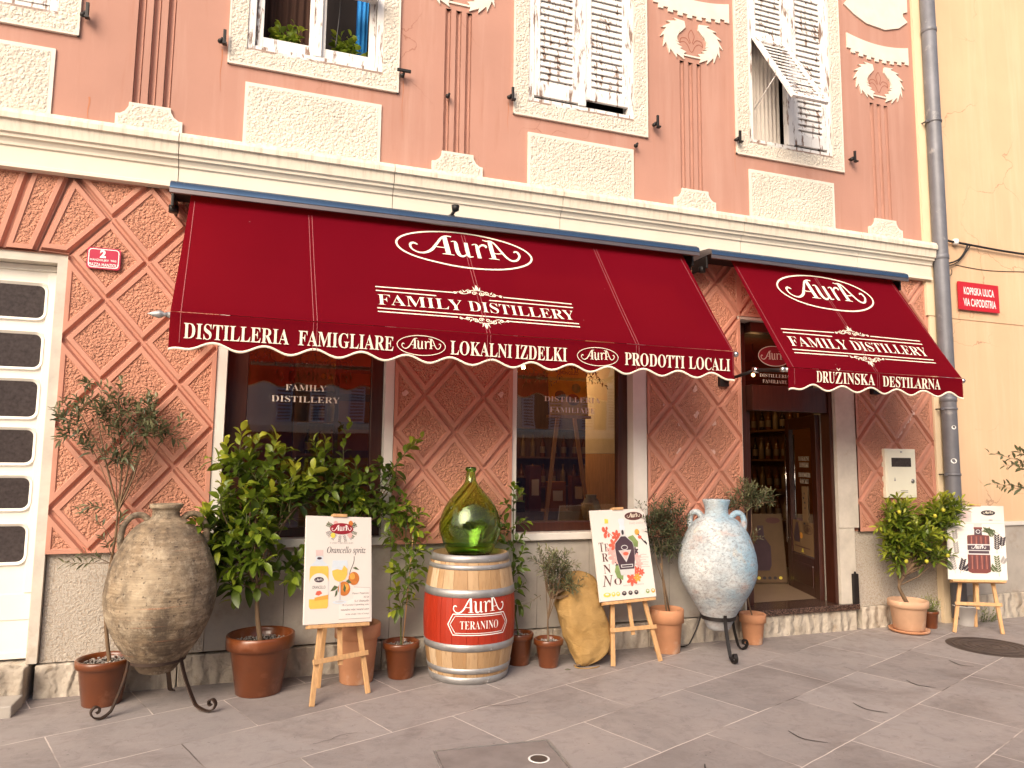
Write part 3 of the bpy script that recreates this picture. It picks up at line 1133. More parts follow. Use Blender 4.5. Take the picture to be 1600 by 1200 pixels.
# flutes cut into the wall
for a, b in FL:
    fw = (b - a) / 5.6
    x = a
    for k in range(3):
        cw = fw * 1.2
        prof = [(x, 0), (x, .016), (x + .006, .016), (x + .009, .004)]
        prof += [(x + .009 + (cw - .018) * (0.5 - 0.5 * cos(pi * i / 8)), 0.004 + 0.026 * sin(pi * i / 8) ** .7) for i in range(1, 8)]
        prof += [(x + cw - .009, .004), (x + cw - .006, .016), (x + cw, .016), (x + cw, 0)]
        kp = len(prof)
        vs = [(u, y, FZ0) for u, y in prof] + [(u, y, FZ1) for u, y in prof]
        w_.add(vs, [(i, i + 1, kp + i + 1, kp + i) for i in range(kp - 1)], "pink_render")
        x += fw * 1.2
        if k < 2:
            w_.add([(x, 0, FZ0), (x + fw, 0, FZ0), (x + fw, 0, FZ1), (x, 0, FZ1)], [(0, 1, 2, 3)], "pink_render")
            x += fw
for x, z, L, wd in ((-.46, 4.93, .36, .010), (1.0, 4.945, .40, .008), (4.42, 4.92, .34, .008), (-1.36, 4.36, .2, .014), (1.965, 4.92, .3, .007), (1.40, 4.85, .25, .006), (3.262, 4.69, .3, .006)):
    w_.ribbon([(x + .004 * sin(k), z - L * k / 8) for k in range(9)], [wd * (1 - .8 * k / 8) for k in range(9)], "rust_stain", wallfn(0), .0012)
ob("upper_wall", w_, PB)

# base blocks of the fluted strips
for (a, b), (l, r) in zip(FL, [(-1.176, -0.712), (1.267, 1.727), (3.69, 4.165), (6.131, 6.603)]):
    m = MB()
    q = (r - l) * 0.2
    arcl = [(l + 0.09 - 0.06 * sin(t), 4.258 + 0.0 + 0.09 * (1 - cos(t))) for t in (0, .5, 1.0, pi / 2)]
    left = [(l, 4.14), ] + []
    sh = [(r, 4.258), (r - .03, 4.262), (r - .062, 4.285), (r - .085, 4.325), (r - .088, 4.36)]
    out = [(l, 4.128), (r, 4.128)] + sh + [(l + r - u, v) for u, v in sh[::-1]]
    m.prism(out, 0.022, wallfn(0.0), "cream_stucco")
    ins = inset(out, [0.022] * len(out))
    m.flat(ins if ins else out, "cream_roughcast", wallfn(0.0), 0.0235)
    ob("pilaster_foot", m, PB)

# roughcast panels under the windows
for x0, x1, z1 in ((-2.98, -1.597, 4.685), (-0.272, 0.82, 4.685), (2.157, 3.245, 4.67), (4.58, 5.67, 4.677)):
    m = MB()
    m.box((x0, -0.014, 4.128), (x1, 0.01, z1), "cream_stucco")
    m.flat([(x0 + .025, 4.135), (x1 - .03, 4.135), (x1 - .03, z1 - .03), (x0 + .025, z1 - .03)], "cream_roughcast", wallfn(0), 0.0155)
    ob("roughcast_panel", m, PB)

# string course between the floors, in cut lengths with open joints
prof = [(0.02, 4.150), (-0.13, 4.128), (-0.150, 4.090), (-0.150, 4.052), (-0.128, 4.046), (-0.118, 3.965), (-0.100, 3.955), (-0.098, 3.935), (-0.080, 3.930),
        (-0.068, 3.905), (-0.066, 3.886), (-0.052, 3.878), (-0.050, 3.756), (-0.062, 3.750), (-0.064, 3.724), (0.02, 3.720)]
m = MB()
js = [LX, -0.714, 0.93, 2.46, 4.42, 5.91, 6.965]
for a, b in zip(js, js[1:]):
    a, b = a + 0.003, b - 0.003
    k = len(prof)
    vs = [(a, y, z) for y, z in prof] + [(b, y, z) for y, z in prof]
    m.add(vs, [(i, k + i, k + i + 1, i + 1) for i in range(k - 1)], "course_stone")
    m.add(vs, [list(range(k)), list(range(k, 2 * k))[::-1]], "course_stone")
m.box((LX, 0.01, 3.72), (6.9, 0.02, 4.12), "dark_void")
ob("string_course", m, PB)

# ---- ground floor
DOORX = (4.445, 5.60)
PIL = [(-1.415, -0.372), (1.0045, 2.042), (3.378, 4.432), (5.858, 6.932)]
G0, G1 = 0.9825, 3.75
m = MB()
lattice(m, PIL[0][0], PIL[0][1], G0, G1, 4, lambda cx, cz: cx < -1.40 and abs(cz - 3.4425) < 0.05)
rust_cell(m, [(-1.425, G1 - .002), (-1.615, 3.153), (-1.42, 3.145), (-1.163, 3.4425)], lambda a, b: False)
xs_t, xs_b = [-1.447 - 0.249 * k for k in range(12)], [-1.623 - 0.205 * k for k in range(12)]
for k in range(11):
    rust_cell(m, [(xs_t[k + 1], G1), (xs_b[k + 1], 3.153), (xs_b[k], 3.153), (xs_t[k], G1)], lambda a, b: abs(a[1] - b[1]) < 0.02)
ob("rusticated_pier", m, PB)


def blotch(m, x, z, r):
    for k in range(3):
        cx, cz = x + random.uniform(-r, r) * .5, z + random.uniform(-r, r) * .6
        q = [(cx + r * random.uniform(.3, .8) * cos(a), cz + r * random.uniform(.4, 1.0) * sin(a)) for a in [2 * pi * i / 11 for i in range(11)]]
        m.flat(q, "plaster_patch", wallfn(0), -.0055 + .0006 * k)


for k in (1, 2, 3):
    m = MB()
    lattice(m, PIL[k][0], PIL[k][1], G0, G1)
    if k == 1:
        blotch(m, 1.093, 2.233, .03); blotch(m, 1.936, 2.235, .03)
    if k == 2:
        for bx, bz in ((3.577, 2.215), (3.911, 2.376), (3.735, 2.038), (4.107, 2.06), (3.724, 1.777), (4.086, 1.77), (3.92, 2.13)):
            blotch(m, bx, bz, .032)
    if k == 3:
        for q in range(7):
            blotch(m, 6.44 + .26 * q / 6, 1.99 + .30 * q / 6, .03)
    e = PIL[k]
    ob("rusticated_pier", m, PB)
TOPZ = 3.135
for a, b in ((PIL[0][1], PIL[1][0]), (PIL[1][1], PIL[2][0]), (PIL[2][1], PIL[3][0])):
    m = MB()
    lattice(m, a, b, TOPZ, G1, 6)
    ob("rusticated_lintel", m, PB)
# sides of the piers and their undersides, solid backing wall
m = MB()
for a, b in PIL:
    m.box((a, 0.045, G0), (b, 0.30, G1), "pink_edge")
    for x in (a, b):
        zt_ = 3.14 if x < -1 else G1
        m.add([(x, 0.0, G0), (x, 0.046, G0), (x, 0.046, zt_), (x, 0.0, zt_)], [(0, 1, 2, 3)], "pink_border")
    m.add([(a, 0.0, G0), (b, 0.0, G0), (b, 0.046, G0), (a, 0.046, G0)], [(0, 1, 2, 3)], "pink_edge")
for a, b in ((PIL[0][1], PIL[1][0]), (PIL[1][1], PIL[2][0]), (PIL[2][1], PIL[3][0]), (LX, PIL[0][0])):
    m.box((a, 0.046, TOPZ), (b, 0.30, G1), "pink_edge")
    m.add([(a, 0.0, TOPZ), (b, 0.0, TOPZ), (b, 0.047, TOPZ), (a, 0.047, TOPZ)], [(0, 1, 2, 3)], "pink_edge")
m.box((LX, 0.034, 3.751), (6.93, 0.4, 4.1), "dark_void")
ob("pier_core", m, PB)

# rough plastered dado under the piers and windows, in slabs
PY = 0.05


def slab(name, a, b, mat, bev=0.0):
    q = MB()
    q.box(a, b, mat, None, bev)
    ob(name, q, PB)


slab("dado_slab", (-1.41, PY, 0.232), (-0.36, 0.3, G0 - 0.006), "grey_roughcast")
for a, b in ((-0.357, 0.20), (0.204, 0.60), (0.604, 1.02), (1.024, 2.03)):
    slab("dado_slab", (a, PY + 0.004, 0.232), (b, 0.3, G0 - 0.004), "grey_stone")
for a, b in ((2.034, 2.30), (2.304, 2.80), (2.804, 3.02), (3.024, 3.37), (3.374, 3.62), (3.624, 4.44)):
    slab("dado_slab", (a, PY + 0.002, 0.232), (b, 0.3, G0 - 0.004), "grey_stone")
slab("door_jamb", (5.60, PY - 0.03, 0.19), (5.80, 0.3, 1.02), "door_jamb_stone")
slab("dado_slab", (5.802, PY, 0.22), (6.94, 0.3, G0 - 0.006), "grey_roughcast")
x = -1.43
while x < 6.95:
    e = min(x + random.uniform(0.55, 0.95), 6.95)
    if not (4.35 < x < 5.85):
        if x < 4.4 < e:
            e = 4.40
        slab("footing_stone", (x + .003, 0.022 + random.uniform(0, .012), -0.02), (e - .003, 0.3, 0.226 - random.uniform(0, .01)), "chiselled_stone", 0.008)
    else:
        e = 5.86
    x = e
# sills
for a, b in ((-0.36, 1.0), (2.045, 3.37)):
    m = MB()
    m.box((a, 0.0, G0), (b, 0.3, 1.045), "white_marble", None, 0.006)
    ob("window_sill", m, PB)

# white stone linings of the shop windows
SW = [(-0.296, 0.93), (2.085, 3.235)]
for (a, b), (pl, pr) in zip(SW, ((PIL[0][1], PIL[1][0]), (PIL[1][1], PIL[2][0]))):
    slab("window_lining", (pl + .001, 0.012, 1.046), (a, 0.32, TOPZ), "white_marble")
    slab("window_lining", (b, 0.012, 1.046), (pr - .001, 0.32, TOPZ), "white_marble")
slab("door_jamb", (5.60, 0.012, 1.022), (PIL[3][0] - .002, 0.32, TOPZ), "door_jamb_stone")
slab("door_jamb", (PIL[2][1] + .001, 0.012, 0.226), (DOORX[0], 0.4, TOPZ), "door_jamb_stone")
slab("door_head", (DOORX[0] - 0.03, 0.01, 3.105), (5.60, 0.22, TOPZ - .001), "door_jamb_stone")

# ---- shop windows
for idx, (a, b) in enumerate(SW):
    sw = part("shop_window", PB, ((a + b) / 2, 0.2, 1.05))
    m = MB()
    y0, y1 = 0.125, 0.20
    zb, zt = 1.046, TOPZ
    lw, rw, bw = (0.155, 0.10, 0.075) if idx == 0 else (0.045, 0.10, 0.085)
    m.box((a, y0, zb), (a + lw, y1, zt), "dark_wood", None, 0.006)
    m.box((b - rw, y0, zb), (b, y1, zt), "dark_wood", None, 0.006)
    m.box((a + lw, y0 + .004, zb), (b - rw, y1, zb + bw), "dark_wood", None, 0.006)
    m.box((a + lw, y0 + .004, zt - 0.1), (b - rw, y1, zt), "dark_wood", None, 0.006)
    ob("frame", m, sw)
    m = MB()
    m.add([(a + lw - .01, .17, zb + .05), (b - rw + .01, .17, zb + .05), (b - rw + .01, .17, zt - .05), (a + lw - .01, .17, zt - .05)], [(0, 1, 2, 3)], "window_glass")
    ob("pane", m, sw)
    m = MB()
    fn = wallfn(0.166)
    if idx == 0:
        text(m, "FAMILY", .145, .468, 2.220, 2.270, "gilt_print", fn, 0, 'serif', -.010)
        text(m, "DISTILLERY", .04, .578, 2.125, 2.175, "gilt_print", fn, 0, 'serif', -.010)
    else:
        text(m, "DISTILLERIA", 2.405, 2.97, 2.215, 2.263, "gilt_print", fn, 0, 'serif', -.010)
        text(m, "FAMILIARE", 2.46, 2.92, 2.118, 2.165, "gilt_print", fn, 0, 'serif', -.010)
    ob("lettering", m, sw)

# ---- doorway
dw = part("doorway", PB, (5.02, 0.2, 0.25))
m = MB()
D0, D1, DZ = DOORX[0], DOORX[1], 0.262
m.box((D0, 0.14, DZ), (D0 + .04, 0.42, 3.105), "dark_wood", None, .004)
m.box((D0 + .042, 0.17, DZ), (D0 + .17, 0.27, 3.105), "dark_wood", None, .006)
m.box((D0 + .172, 0.20, DZ), (D0 + .235, 0.30, 2.20), "dark_wood", None, .006)
m.box((D1 - .045, 0.05, DZ), (D1 - .002, 0.18, 3.105), "dark_wood", None, .006)
m.box((D0 + .172, 0.072, 2.20), (D1 - .047, 0.19, 2.46), "dark_wood", None, .006)
m.box((D0 + .172, 0.074, 3.0), (D1 - .047, 0.19, 3.104), "dark_wood", None, .006)
ob("frame", m, dw)
m = MB()
m.add([(D0 + .16, .225, 2.45), (D1 - .12, .225, 2.45), (D1 - .12, .225, 3.02), (D0 + .16, .225, 3.02)], [(0, 1, 2, 3)], "dim_glass")
ob("transom_pane", m, dw)
m = MB()
fn = wallfn(0.221)
cx = 5.02
oval(m, cx, 2.79, .20, .105, .008, "gilt_print", fn)
m.flat(ellipse(cx, 2.79, .196, .10), "logo_wine", fn, -.0005)
logo(m, cx - .17, 2.755, .34, "gilt_print", fn, .001)
text(m, "DISTILLERIA", cx - .19, cx + .19, 2.565, 2.60, "gilt_print", fn)
text(m, "FAMILIARE", cx - .155, cx + .155, 2.505, 2.54, "gilt_print", fn)
ob("lettering", m, dw)
# open leaf, hinged at the right and swung into the shop
dl = part("door_leaf", PB, (5.46, 0.33, DZ))
ang = radians(69)
fnl = frame((5.552, 0.225, DZ), (cos(ang), sin(ang), 0), (0, 0, 1))
HL = 1.93
m = MB()
WL = 0.92


def lbox(a, b, mat, bev=0.004):
    m.box(a, b, mat, lambda u, v, n: fnl(u, v, n), bev)


for a, b in (((0, 0, -.025), (.13, HL, .025)), ((WL - .13, 0, -.025), (WL, HL, .025)), ((.13, 0, -.024), (WL - .13, .40, .024)), ((.13, HL - .13, -.024), (WL - .13, HL, .024))):
    lbox(a, b, "dark_wood")
lbox((.17, .09, -.032), (WL - .17, .32, .032), "dark_wood", .008)
ob("leaf_frame", m, dl)
m = MB()
m.flat([(.12, .39), (WL - .12, .39), (WL - .12, HL - .12), (.12, HL - .12)], "dim_glass", fnl)
ob("pane", m, dl)
m = MB()
fl2 = lambda u, v, n=0.0: fnl(WL - u, v, -n)      # seen from the street
text(m, "LOKALNI", .36, .66, 1.44, 1.49, "gilt_print", fl2, .004)
text(m, "IZDELKI", .38, .64, 1.37, 1.42, "gilt_print", fl2, .004)
text(m, "PRODOTTI", .35, .68, 1.26, 1.31, "gilt_print", fl2, .004)
text(m, "LOCALI", .39, .63, 1.19, 1.24, "gilt_print", fl2, .004)
ob("lettering", m, dl)
m = MB()
m.tube([fl2(.07, .5, .05), fl2(.07, 1.75, .05)], .013, "chrome", 8)
for v in (.55, 1.7):
    m.tube([fl2(.07, v, .05), fl2(.07, v, .02)], .008, "chrome", 6)
ob("handle", m, dl)
m = MB()
m.box((0, 0, 0), (.17, .52, .002), "kraft_paper", lambda u, v, n: fl2(.44 + u, .64 + v, .006 + n))
for v, a, b in ((.43, .06, .09), (.38, .03, .07), (.33, .06, .10), (.27, .07, .10), (.10, .03, .08)):
    m.flat([(a, v), (b, v), (b, v + .02), (a, v + .02)], "ink", lambda u, v, n=0: fl2(.44 + u, .64 + v, .0085 + n))
ob("notice", m, dl)
m = MB()
pf = lambda u, v, n=0.0: fl2(.135 + u, .41 + v, .006 + n)
m.box((0, 0, 0), (.64, .36, .002), "kraft_paper", pf)
oval(m, .47, .28, .12, .048, .006, "ink_brown", pf, .003)
logo(m, .38, .262, .18, "ink_brown", pf, .0035)
m.flat([(.04, .12), (.20, .12), (.22, .2), (.16, .34), (.1, .34), (.03, .2)], "art_violet", pf, .003)
m.flat(ellipse(.25, .2, .05, .035, 14), "art_orange", pf, .003)
m.flat([(.05, .07), (.5, .07), (.5, .08), (.05, .08)], "ink_brown", pf, .003)
m.flat([(.25, .02), (.32, .02), (.30, .06), (.27, .06)], "art_yellow", pf, .003)
ob("poster", m, dl)
# threshold and doorstep
m = MB()
m.box((4.36, -0.02, 0.205), (5.80, 0.34, 0.262), "brown_granite", None, .006)
ob("threshold", m, PB)
m = MB()
m.box((4.38, 0.01, -0.02), (5.78, 0.34, 0.204), "chiselled_stone", None, .01)
ob("doorstep", m, PB)
ds = MB()
ds.box((5.735, -0.015, 0.262), (5.80, 0.02, 0.56), "black_iron", None, .006)
ds.lathe([(.012, 0), (.009, .02), (.0, .024)], (5.767, 0.002, .56), "black_iron", 8)
ob("boot_scraper_post", ds, PB)

# ---- garage door
gd = part("garage_door", PB, (-2.7, 0.15, 0.26))
m = MB()
GX1, GYD = -1.482, 0.135
PZ = [(0.92, 1.17), (1.295, 1.51), (1.618, 1.852), (1.948, 2.205), (2.308, 2.55), (2.672, 2.913)]


def rrect(x0, x1, z0, z1, r, n=5):
    p = []
    for cx, cz, a in ((x1 - r, z0 + r, -pi / 2), (x1 - r, z1 - r, 0), (x0 + r, z1 - r, pi / 2), (x0 + r, z0 + r, pi)):
        p += [(cx + r * cos(a + pi / 2 * i / n), cz + r * sin(a + pi / 2 * i / n)) for i in range(n + 1)]
    return p


m.box((-4.5, GYD, 0.255), (GX1, GYD + .05, 3.07), "white_door_paint")
m.box((-4.5, GYD - .012, 0.255), (GX1 + 0.0, GYD - .0005, 0.30), "white_door_paint", None, .003)
m.box((-4.5, GYD - .008, 0.52), (GX1, GYD - .0005, 0.70), "white_door_paint", None, .003)
m.box((-1.56, GYD - .014, 0.705), (GX1, GYD - .0005, 3.02), "white_door_paint", None, .004)
m.box((-4.5, GYD - .02, 3.022), (GX1, GYD - .0005, 3.066), "white_door_paint", None, .004)
ob("door_panel", m, gd)
for z0, z1 in PZ:
    for x0, x1 in ((-2.45, -1.575), (-3.45, -2.58)):
        m = MB()
        m.flat(rrect(x0, x1, z0, z1, .045), "dark_pane", wallfn(GYD), .004)
        o_ = ob("pane", m, gd)
        m = MB()
        out = rrect(x0 - .032, x1 + .032, z0 - .028, z1 + .028, .07)
        inn = rrect(x0, x1, z0, z1, .045)
        k = len(out)
        mid = rrect(x0 - .02, x1 + .02, z0 - .018, z1 + .018, .06)
        fn = wallfn(GYD)
        for A, da, B, db in ((out, 0.0, mid, .020), (mid, .020, inn, .0042)):
            vs = [(u, v, da) for u, v in A] + [(u, v, db) for u, v in B]
            m.add(vs, [(i, (i + 1) % k, k + (i + 1) % k, k + i) for i in range(k)], "white_door_paint", True, fn)
        ob("pane_rim", m, gd)
slab("door_jamb", (GX1, 0.012, 0.24), (-1.416, 0.34, 3.10), "door_jamb_stone")
slab("door_head", (-4.6, 0.016, 3.07), (-1.418, 0.34, TOPZ), "door_jamb_stone")
slab("garage_sill", (-4.6, -0.10, -.02), (-1.46, 0.34, 0.235), "chiselled_stone", .01)
m = MB()
m.box((-4.6, -0.34, -.02), (-1.45, -0.103, 0.075), "grey_stone", None, .008)
ob("garage_step", m, PB)


# ---- upper windows
def louvre(mb, fn, w, h, slats, mat="peeling_white", rail=.07, st=.055):
    """louvred shutter leaf in its own plane: u 0..w, v 0..h, n 0..0.03 towards the street"""
    B = lambda a, b: mb.box(a, b, mat, fn, .003)
    B((0, 0, 0), (st, h, .032))
    B((w - st, 0, 0), (w, h, .032))
    B((st, 0, .001), (w - st, rail, .031))
    B((st, h - rail, .001), (w - st, h, .031))
    z0, z1 = rail, h - rail
    for i in range(slats):
        z = z0 + (z1 - z0) * (i + .5) / slats
        d = (z1 - z0) / slats
        mb.add([(st, z - d * .58, .030), (w - st, z - d * .58, .030), (w - st, z + d * .50, .006), (st, z + d * .50, .006),
                (st, z - d * .68, .024), (w - st, z - d * .68, .024), (w - st, z + d * .42, -.001), (st, z + d * .42, -.001)],
               [(0, 1, 2, 3), (7, 6, 5, 4), (4, 5, 1, 0), (3, 2, 6, 7)], mat, False, fn)


for k, ((a, b), (sa, sb)) in enumerate(zip(WIN, SURR)):
    wn = part("upper_window", PB, ((a + b) / 2, 0, WZ0))
    # roughcast surround
    m = MB()
    sz0, sz1 = 4.815, 7.05
    holed(m, sa, sb, sz0, sz1, [(a, b, WZ0 - .002, WZ1)], -0.022, "cream_roughcast", 0.022, "cream_stucco")
    fn = wallfn(0)
    m.box((sa, -.025, sz0), (sb, .004, sz0 + .016), "cream_stucco")
    m.box((sa, -.0245, sz0), (sa + .014, .004, sz1), "cream_stucco")
    m.box((sb - .014, -.0245, sz0), (sb, .004, sz1), "cream_stucco")
    ob("surround", m, wn)
    m = MB()
    m.box((a, -.016, WZ0 - .012), (b, .12, WZ0 + .022), "peeling_sill", None, .004)
    ob("sill", m, wn)
    m = MB()
    fw = .06
    m.box((a, -.010, WZ0 + .022), (a + fw, .10, WZ1), "peeling_white", None, .006)
    m.box((b - fw, -.010, WZ0 + .022), (b, .10, WZ1), "peeling_white", None, .006)
    m.box((a + fw, -.002, WZ0 + .022), (b - fw, .10, WZ0 + .06), "peeling_white", None, .004)
    ob("frame", m, wn)
    cxw = (a + b) / 2
    lo = WZ0 + .062
    if k in (2, 3):
        m = MB()
        m.box((cxw - .04, -.014, lo), (cxw + .04, .06, WZ1), "peeling_white", None, .006)
        ob("centre_post", m, wn)
        lw_ = cxw - .042 - (a + fw + .002)
        F = lambda x0, z0: (lambda u, v, n=0.0: Vector((x0 + u, .022 - n, z0 + v)))
        if k == 2:
            m = MB(); louvre(m, F(a + fw + .002, lo + .02), lw_, WZ1 - lo - .02, 25, rail=.12); ob("shutter", m, wn)
            m = MB(); louvre(m, F(cxw + .042, lo + .07), lw_, WZ1 - lo - .07, 24, rail=.09); ob("shutter", m, wn)
        else:
            m = MB(); louvre(m, F(cxw + .042, lo + .02), lw_, WZ1 - lo - .02, 25, rail=.12); ob("shutter", m, wn)
            zs_ = 6.12
            m = MB(); louvre(m, F(a + fw + .002, zs_), lw_, WZ1 - zs_, 11, rail=.07); ob("shutter", m, wn)
            # lower flap hinged at its top and propped out over the street
            t = radians(31)
            ff = frame((a + fw + .002, -.012, zs_ - .01), (1, 0, 0), (0, -sin(t), -cos(t)))
            m = MB(); louvre(m, lambda u, v, n=0.0: ff(u, 1.08 - v, -n), lw_, 1.08, 14, rail=.07); ob("propped_flap", m, wn)
            m = MB(); m.tube([(a + fw + .02, .0, lo + .32), ff(.02, .66, -.005)], .006, "peeling_white", 6); ob("stay_rod", m, wn)
            m = MB()
            for i in range(26):
                pass
            pts = [(a + fw + .08 + .40 * i / 40, .17 + .018 * sin(i * 1.25)) for i in range(41)]
            m.add([(x, y, lo) for x, y in pts] + [(x, y, WZ1) for x, y in pts], [(i, i + 1, 42 + i, 41 + i) for i in range(40)], "curtain_white", True)
            ob("curtain", m, wn)
    elif k == 1:
        for x0, x1 in ((a + fw + .004, cxw - .012), (cxw + .012, b - fw - .004)):
            m = MB()
            y0, y1 = .03, .075
            m.box((x0, y0, lo), (x0 + .055, y1, WZ1), "peeling_white", None, .004)
            m.box((x1 - .055, y0, lo), (x1, y1, WZ1), "peeling_white", None, .004)
            m.box((x0 + .055, y0 + .002, lo), (x1 - .055, y1, lo + .10), "peeling_white", None, .004)
            ob("casement", m, wn)
        m = MB()
        m.box((cxw - .035, -.004, lo), (cxw + .035, .03, WZ1), "peeling_white", None, .004)
        ob("centre_post", m, wn)
        m = MB()
        x0 = cxw + .045
        m.box((x0 + .02, -.20, 5.60), (b - fw - .01, .02, 5.66), "peeling_white", None, .008)
        ob("blind", m, wn)
        m = MB()
        pts = [(cxw + .20, -.10, 5.6), (cxw + .175, -.05, 5.56), (cxw + .17, .02, 5.4), (cxw + .15, .03, 5.15)]
        m.tube(spline(pts, 6), .006, "cable_black", 5)
        ob("cord", m, wn)
        m = MB()
        pts = [(b - fw - .16 + .10 * i / 12, .20 + .014 * sin(i * 1.3)) for i in range(13)]
        m.add([(x - .0, y, lo + .02) for x, y in pts] + [(x + .02, y, WZ1) for x, y in pts], [(i, i + 1, 14 + i, 13 + i) for i in range(12)], "curtain_blue", True)
        ob("curtain", m, wn, "bright blue curtain")
        m = MB()
        pts = [(a + fw + .06 + .40 * i / 30, .30 + .014 * sin(i * 1.3)) for i in range(31)]
        m.add([(x, y, lo) for x, y in pts] + [(x, y, WZ1) for x, y in pts], [(i, i + 1, 32 + i, 31 + i) for i in range(30)], "curtain_brown", True)
        ob("curtain", m, wn, "dark brown curtain")
    else:
        m = MB()
        F = lambda x0, z0: (lambda u, v, n=0.0: Vector((x0 + u, .022 - n, z0 + v)))
        louvre(m, F(a + fw, lo), (b - a) / 2 - fw, WZ1 - lo, 25); ob("shutter", m, wn)
        m = MB(); louvre(m, F(cxw, lo), (b - a) / 2 - fw, WZ1 - lo, 25); ob("shutter", m, wn)

# iron shutter catches
for i, (x, z, flip) in enumerate([(-1.42, 4.99, 0), (-.46, 4.985, 0), (.995, 4.98, 1), (1.97, 4.965, 0), (3.465, 4.96, 0), (4.42, 4.965, 0), (5.905, 4.985, 0), (3.262, 4.715, 2), (1.40, 4.87, 2)]):
    m = MB()
    m.tube([(x, .01, z), (x, -.06, z)], .011, "black_iron", 8)
    m.lathe([(.0, -.02), (.018, -.012), (.022, 0), (.018, .012), (0, .02)], (x - .012, -.05, z - .02), "black_iron", 10)
    if flip == 1:
        m.box((x - .06, -.075, z + .008), (x + .06, -.055, z + .034), "black_iron", None, .004)
    elif flip == 0:
        m.box((x + .006, -.075, z - .05), (x + .030, -.055, z + .075), "black_iron", None, .004)
        m.box((x + .006, -.095, z - .055), (x + .038, -.056, z - .042), "black_iron")
    ob("shutter_catch", m, PB)


# ---- plaster reliefs
def leafring(m, cx, cz, sc):
    """laurel wreath open at the top: two barbed sprays meeting in a thin stem below"""
    fn = wallfn(0)
    n = 8
    for s in (-1, 1):
        pts = []
        for i in range(n + 1):
            t = i / n
            a = radians(72 - t * 140)                     # from the open top round to the bottom
            r = 1.0
            x, z = .245 * cos(a), .165 * sin(a)
            wd = .012 + .046 * sin(pi * min(1, t * .88 + .10)) ** .8
            dx, dz = .245 * sin(a), -.165 * cos(a)         # forward, towards the bottom
            L = hypot(dx, dz)
            pts.append((x, z, wd, dx / L, dz / L))
        X = lambda u, v: (cx + s * u * sc, cz + v * sc)

        def face(q):
            q = [X(*p) for p in q]
            if area(q) < 0:
                q = q[::-1]
            m.prism(q, .015, fn, "cream_stucco")
        for i in range(n):
            x0, z0, w0, dx0, dz0 = pts[i]
            x1, z1, w1, dx1, dz1 = pts[i + 1]
            o0, i0 = (x0 - dz0 * w0, z0 + dx0 * w0), (x0 + dz0 * w0, z0 - dx0 * w0)
            o1, i1 = (x1 - dz1 * w1, z1 + dx1 * w1), (x1 + dz1 * w1, z1 - dx1 * w1)
            b = .028 + .03 * (w1 / .058)
            to = (o1[0] - dz1 * b * .75 + dx1 * b * .55, o1[1] + dx1 * b * .75 + dz1 * b * .55)
            ti = (i1[0] + dz1 * b * .6 + dx1 * b * .5, i1[1] - dx1 * b * .6 + dz1 * b * .5)
            face([i0, o0, o1, i1])
            face([o0, to, o1])
            face([i0, i1, ti])
        x1, z1, w1, dx1, dz1 = pts[-1]
        face([(x1 - dz1 * .02, z1 + dx1 * .02), (x1 + dx1 * .05, z1 + dz1 * .03), (x1 + dz1 * .02, z1 - dx1 * .02)]) if False else None
    m.prism([(cx - .10 * sc, cz - .162 * sc), (cx + .10 * sc, cz - .162 * sc), (cx + .10 * sc, cz - .146 * sc), (cx - .10 * sc, cz - .146 * sc)], .012, fn, "cream_stucco")


def lily(m, cx, cz, sc):
    fn = wallfn(0)
    c = "ink_brown"
    P = lambda pts: [(cx + u * sc, cz + v * sc) for u, v in spline(pts, 6)]
    w = .0075
    for s in (1, -1):
        m.ribbon(P([(0, .125), (s * .035, .06), (s * .01, -.02)]), w, "pink_line", fn, .0015)
        m.ribbon(P([(s * .02, -.03), (s * .06, .02), (s * .12, .01), (s * .135, -.04)]), w, "pink_line", fn, .0015)
        m.ribbon(P([(s * .135, -.04), (s * .09, -.02), (s * .045, -.05), (s * .02, -.10), (0, -.12)]), w, "pink_line", fn, .0015)


for cx, cz, sw0 in ((3.920, 5.925, 1), (6.37, 5.955, 1), (1.487, 5.925, 0), (-.94, 5.925, 0)):
    wr = MB()
    leafring(wr, cx, cz, 1.06)
    o_ = ob("plaster_wreath", wr, PB)
    m = MB()
    lily(m, cx, cz + .005, 1.0)
    ob("incised_lily", m, o_)
    if cx > 3:
        m = MB()
        fn = wallfn(0)
        n_ = 16
        l, r, zt, zb_ = cx - .44, cx + .455, cz + .505, cz + .335
        dip = .055
        top = [(l + (r - l) * i / n_, zt - dip * 4 * (i / n_) * (1 - i / n_)) for i in range(n_ + 1)]
        bot = []
        for i in range(n_):
            xa, xb = l + (r - l) * i / n_, l + (r - l) * (i + 1) / n_
            za = zb_ - dip * 4 * ((i + .5) / n_) * (1 - (i + .5) / n_) - (.035 if i % 2 and i < n_ - 0 else 0)
            bot += [(xa, za), (xb, za)]
        # built as strips so the outline stays clean
        for i in range(n_):
            a_, b_ = top[i], top[i + 1]
            q = [bot[2 * i], bot[2 * i + 1], b_, a_]
            m.prism(q, .014, fn, "cream_stucco")
        ob("plaster_swag", m, PB)
        m = MB()
        zc = cz + .86
        sh = [(cx - .47, zc - .02), (cx - .33, zc - .11), (cx - .15, zc - .185), (cx + .12, zc - .205), (cx + .33, zc - .14), (cx + .465, zc - .035),
              (cx + .40, zc + .02), (cx + .40, zc + .06), (cx + .47, zc + .09), (cx + .47, zc + .55), (cx - .36, zc + .55), (cx - .36, zc + .1)]
        m.prism(sh, .016, fn, "cream_stucco")
        ob("plaster_shield", m, PB)

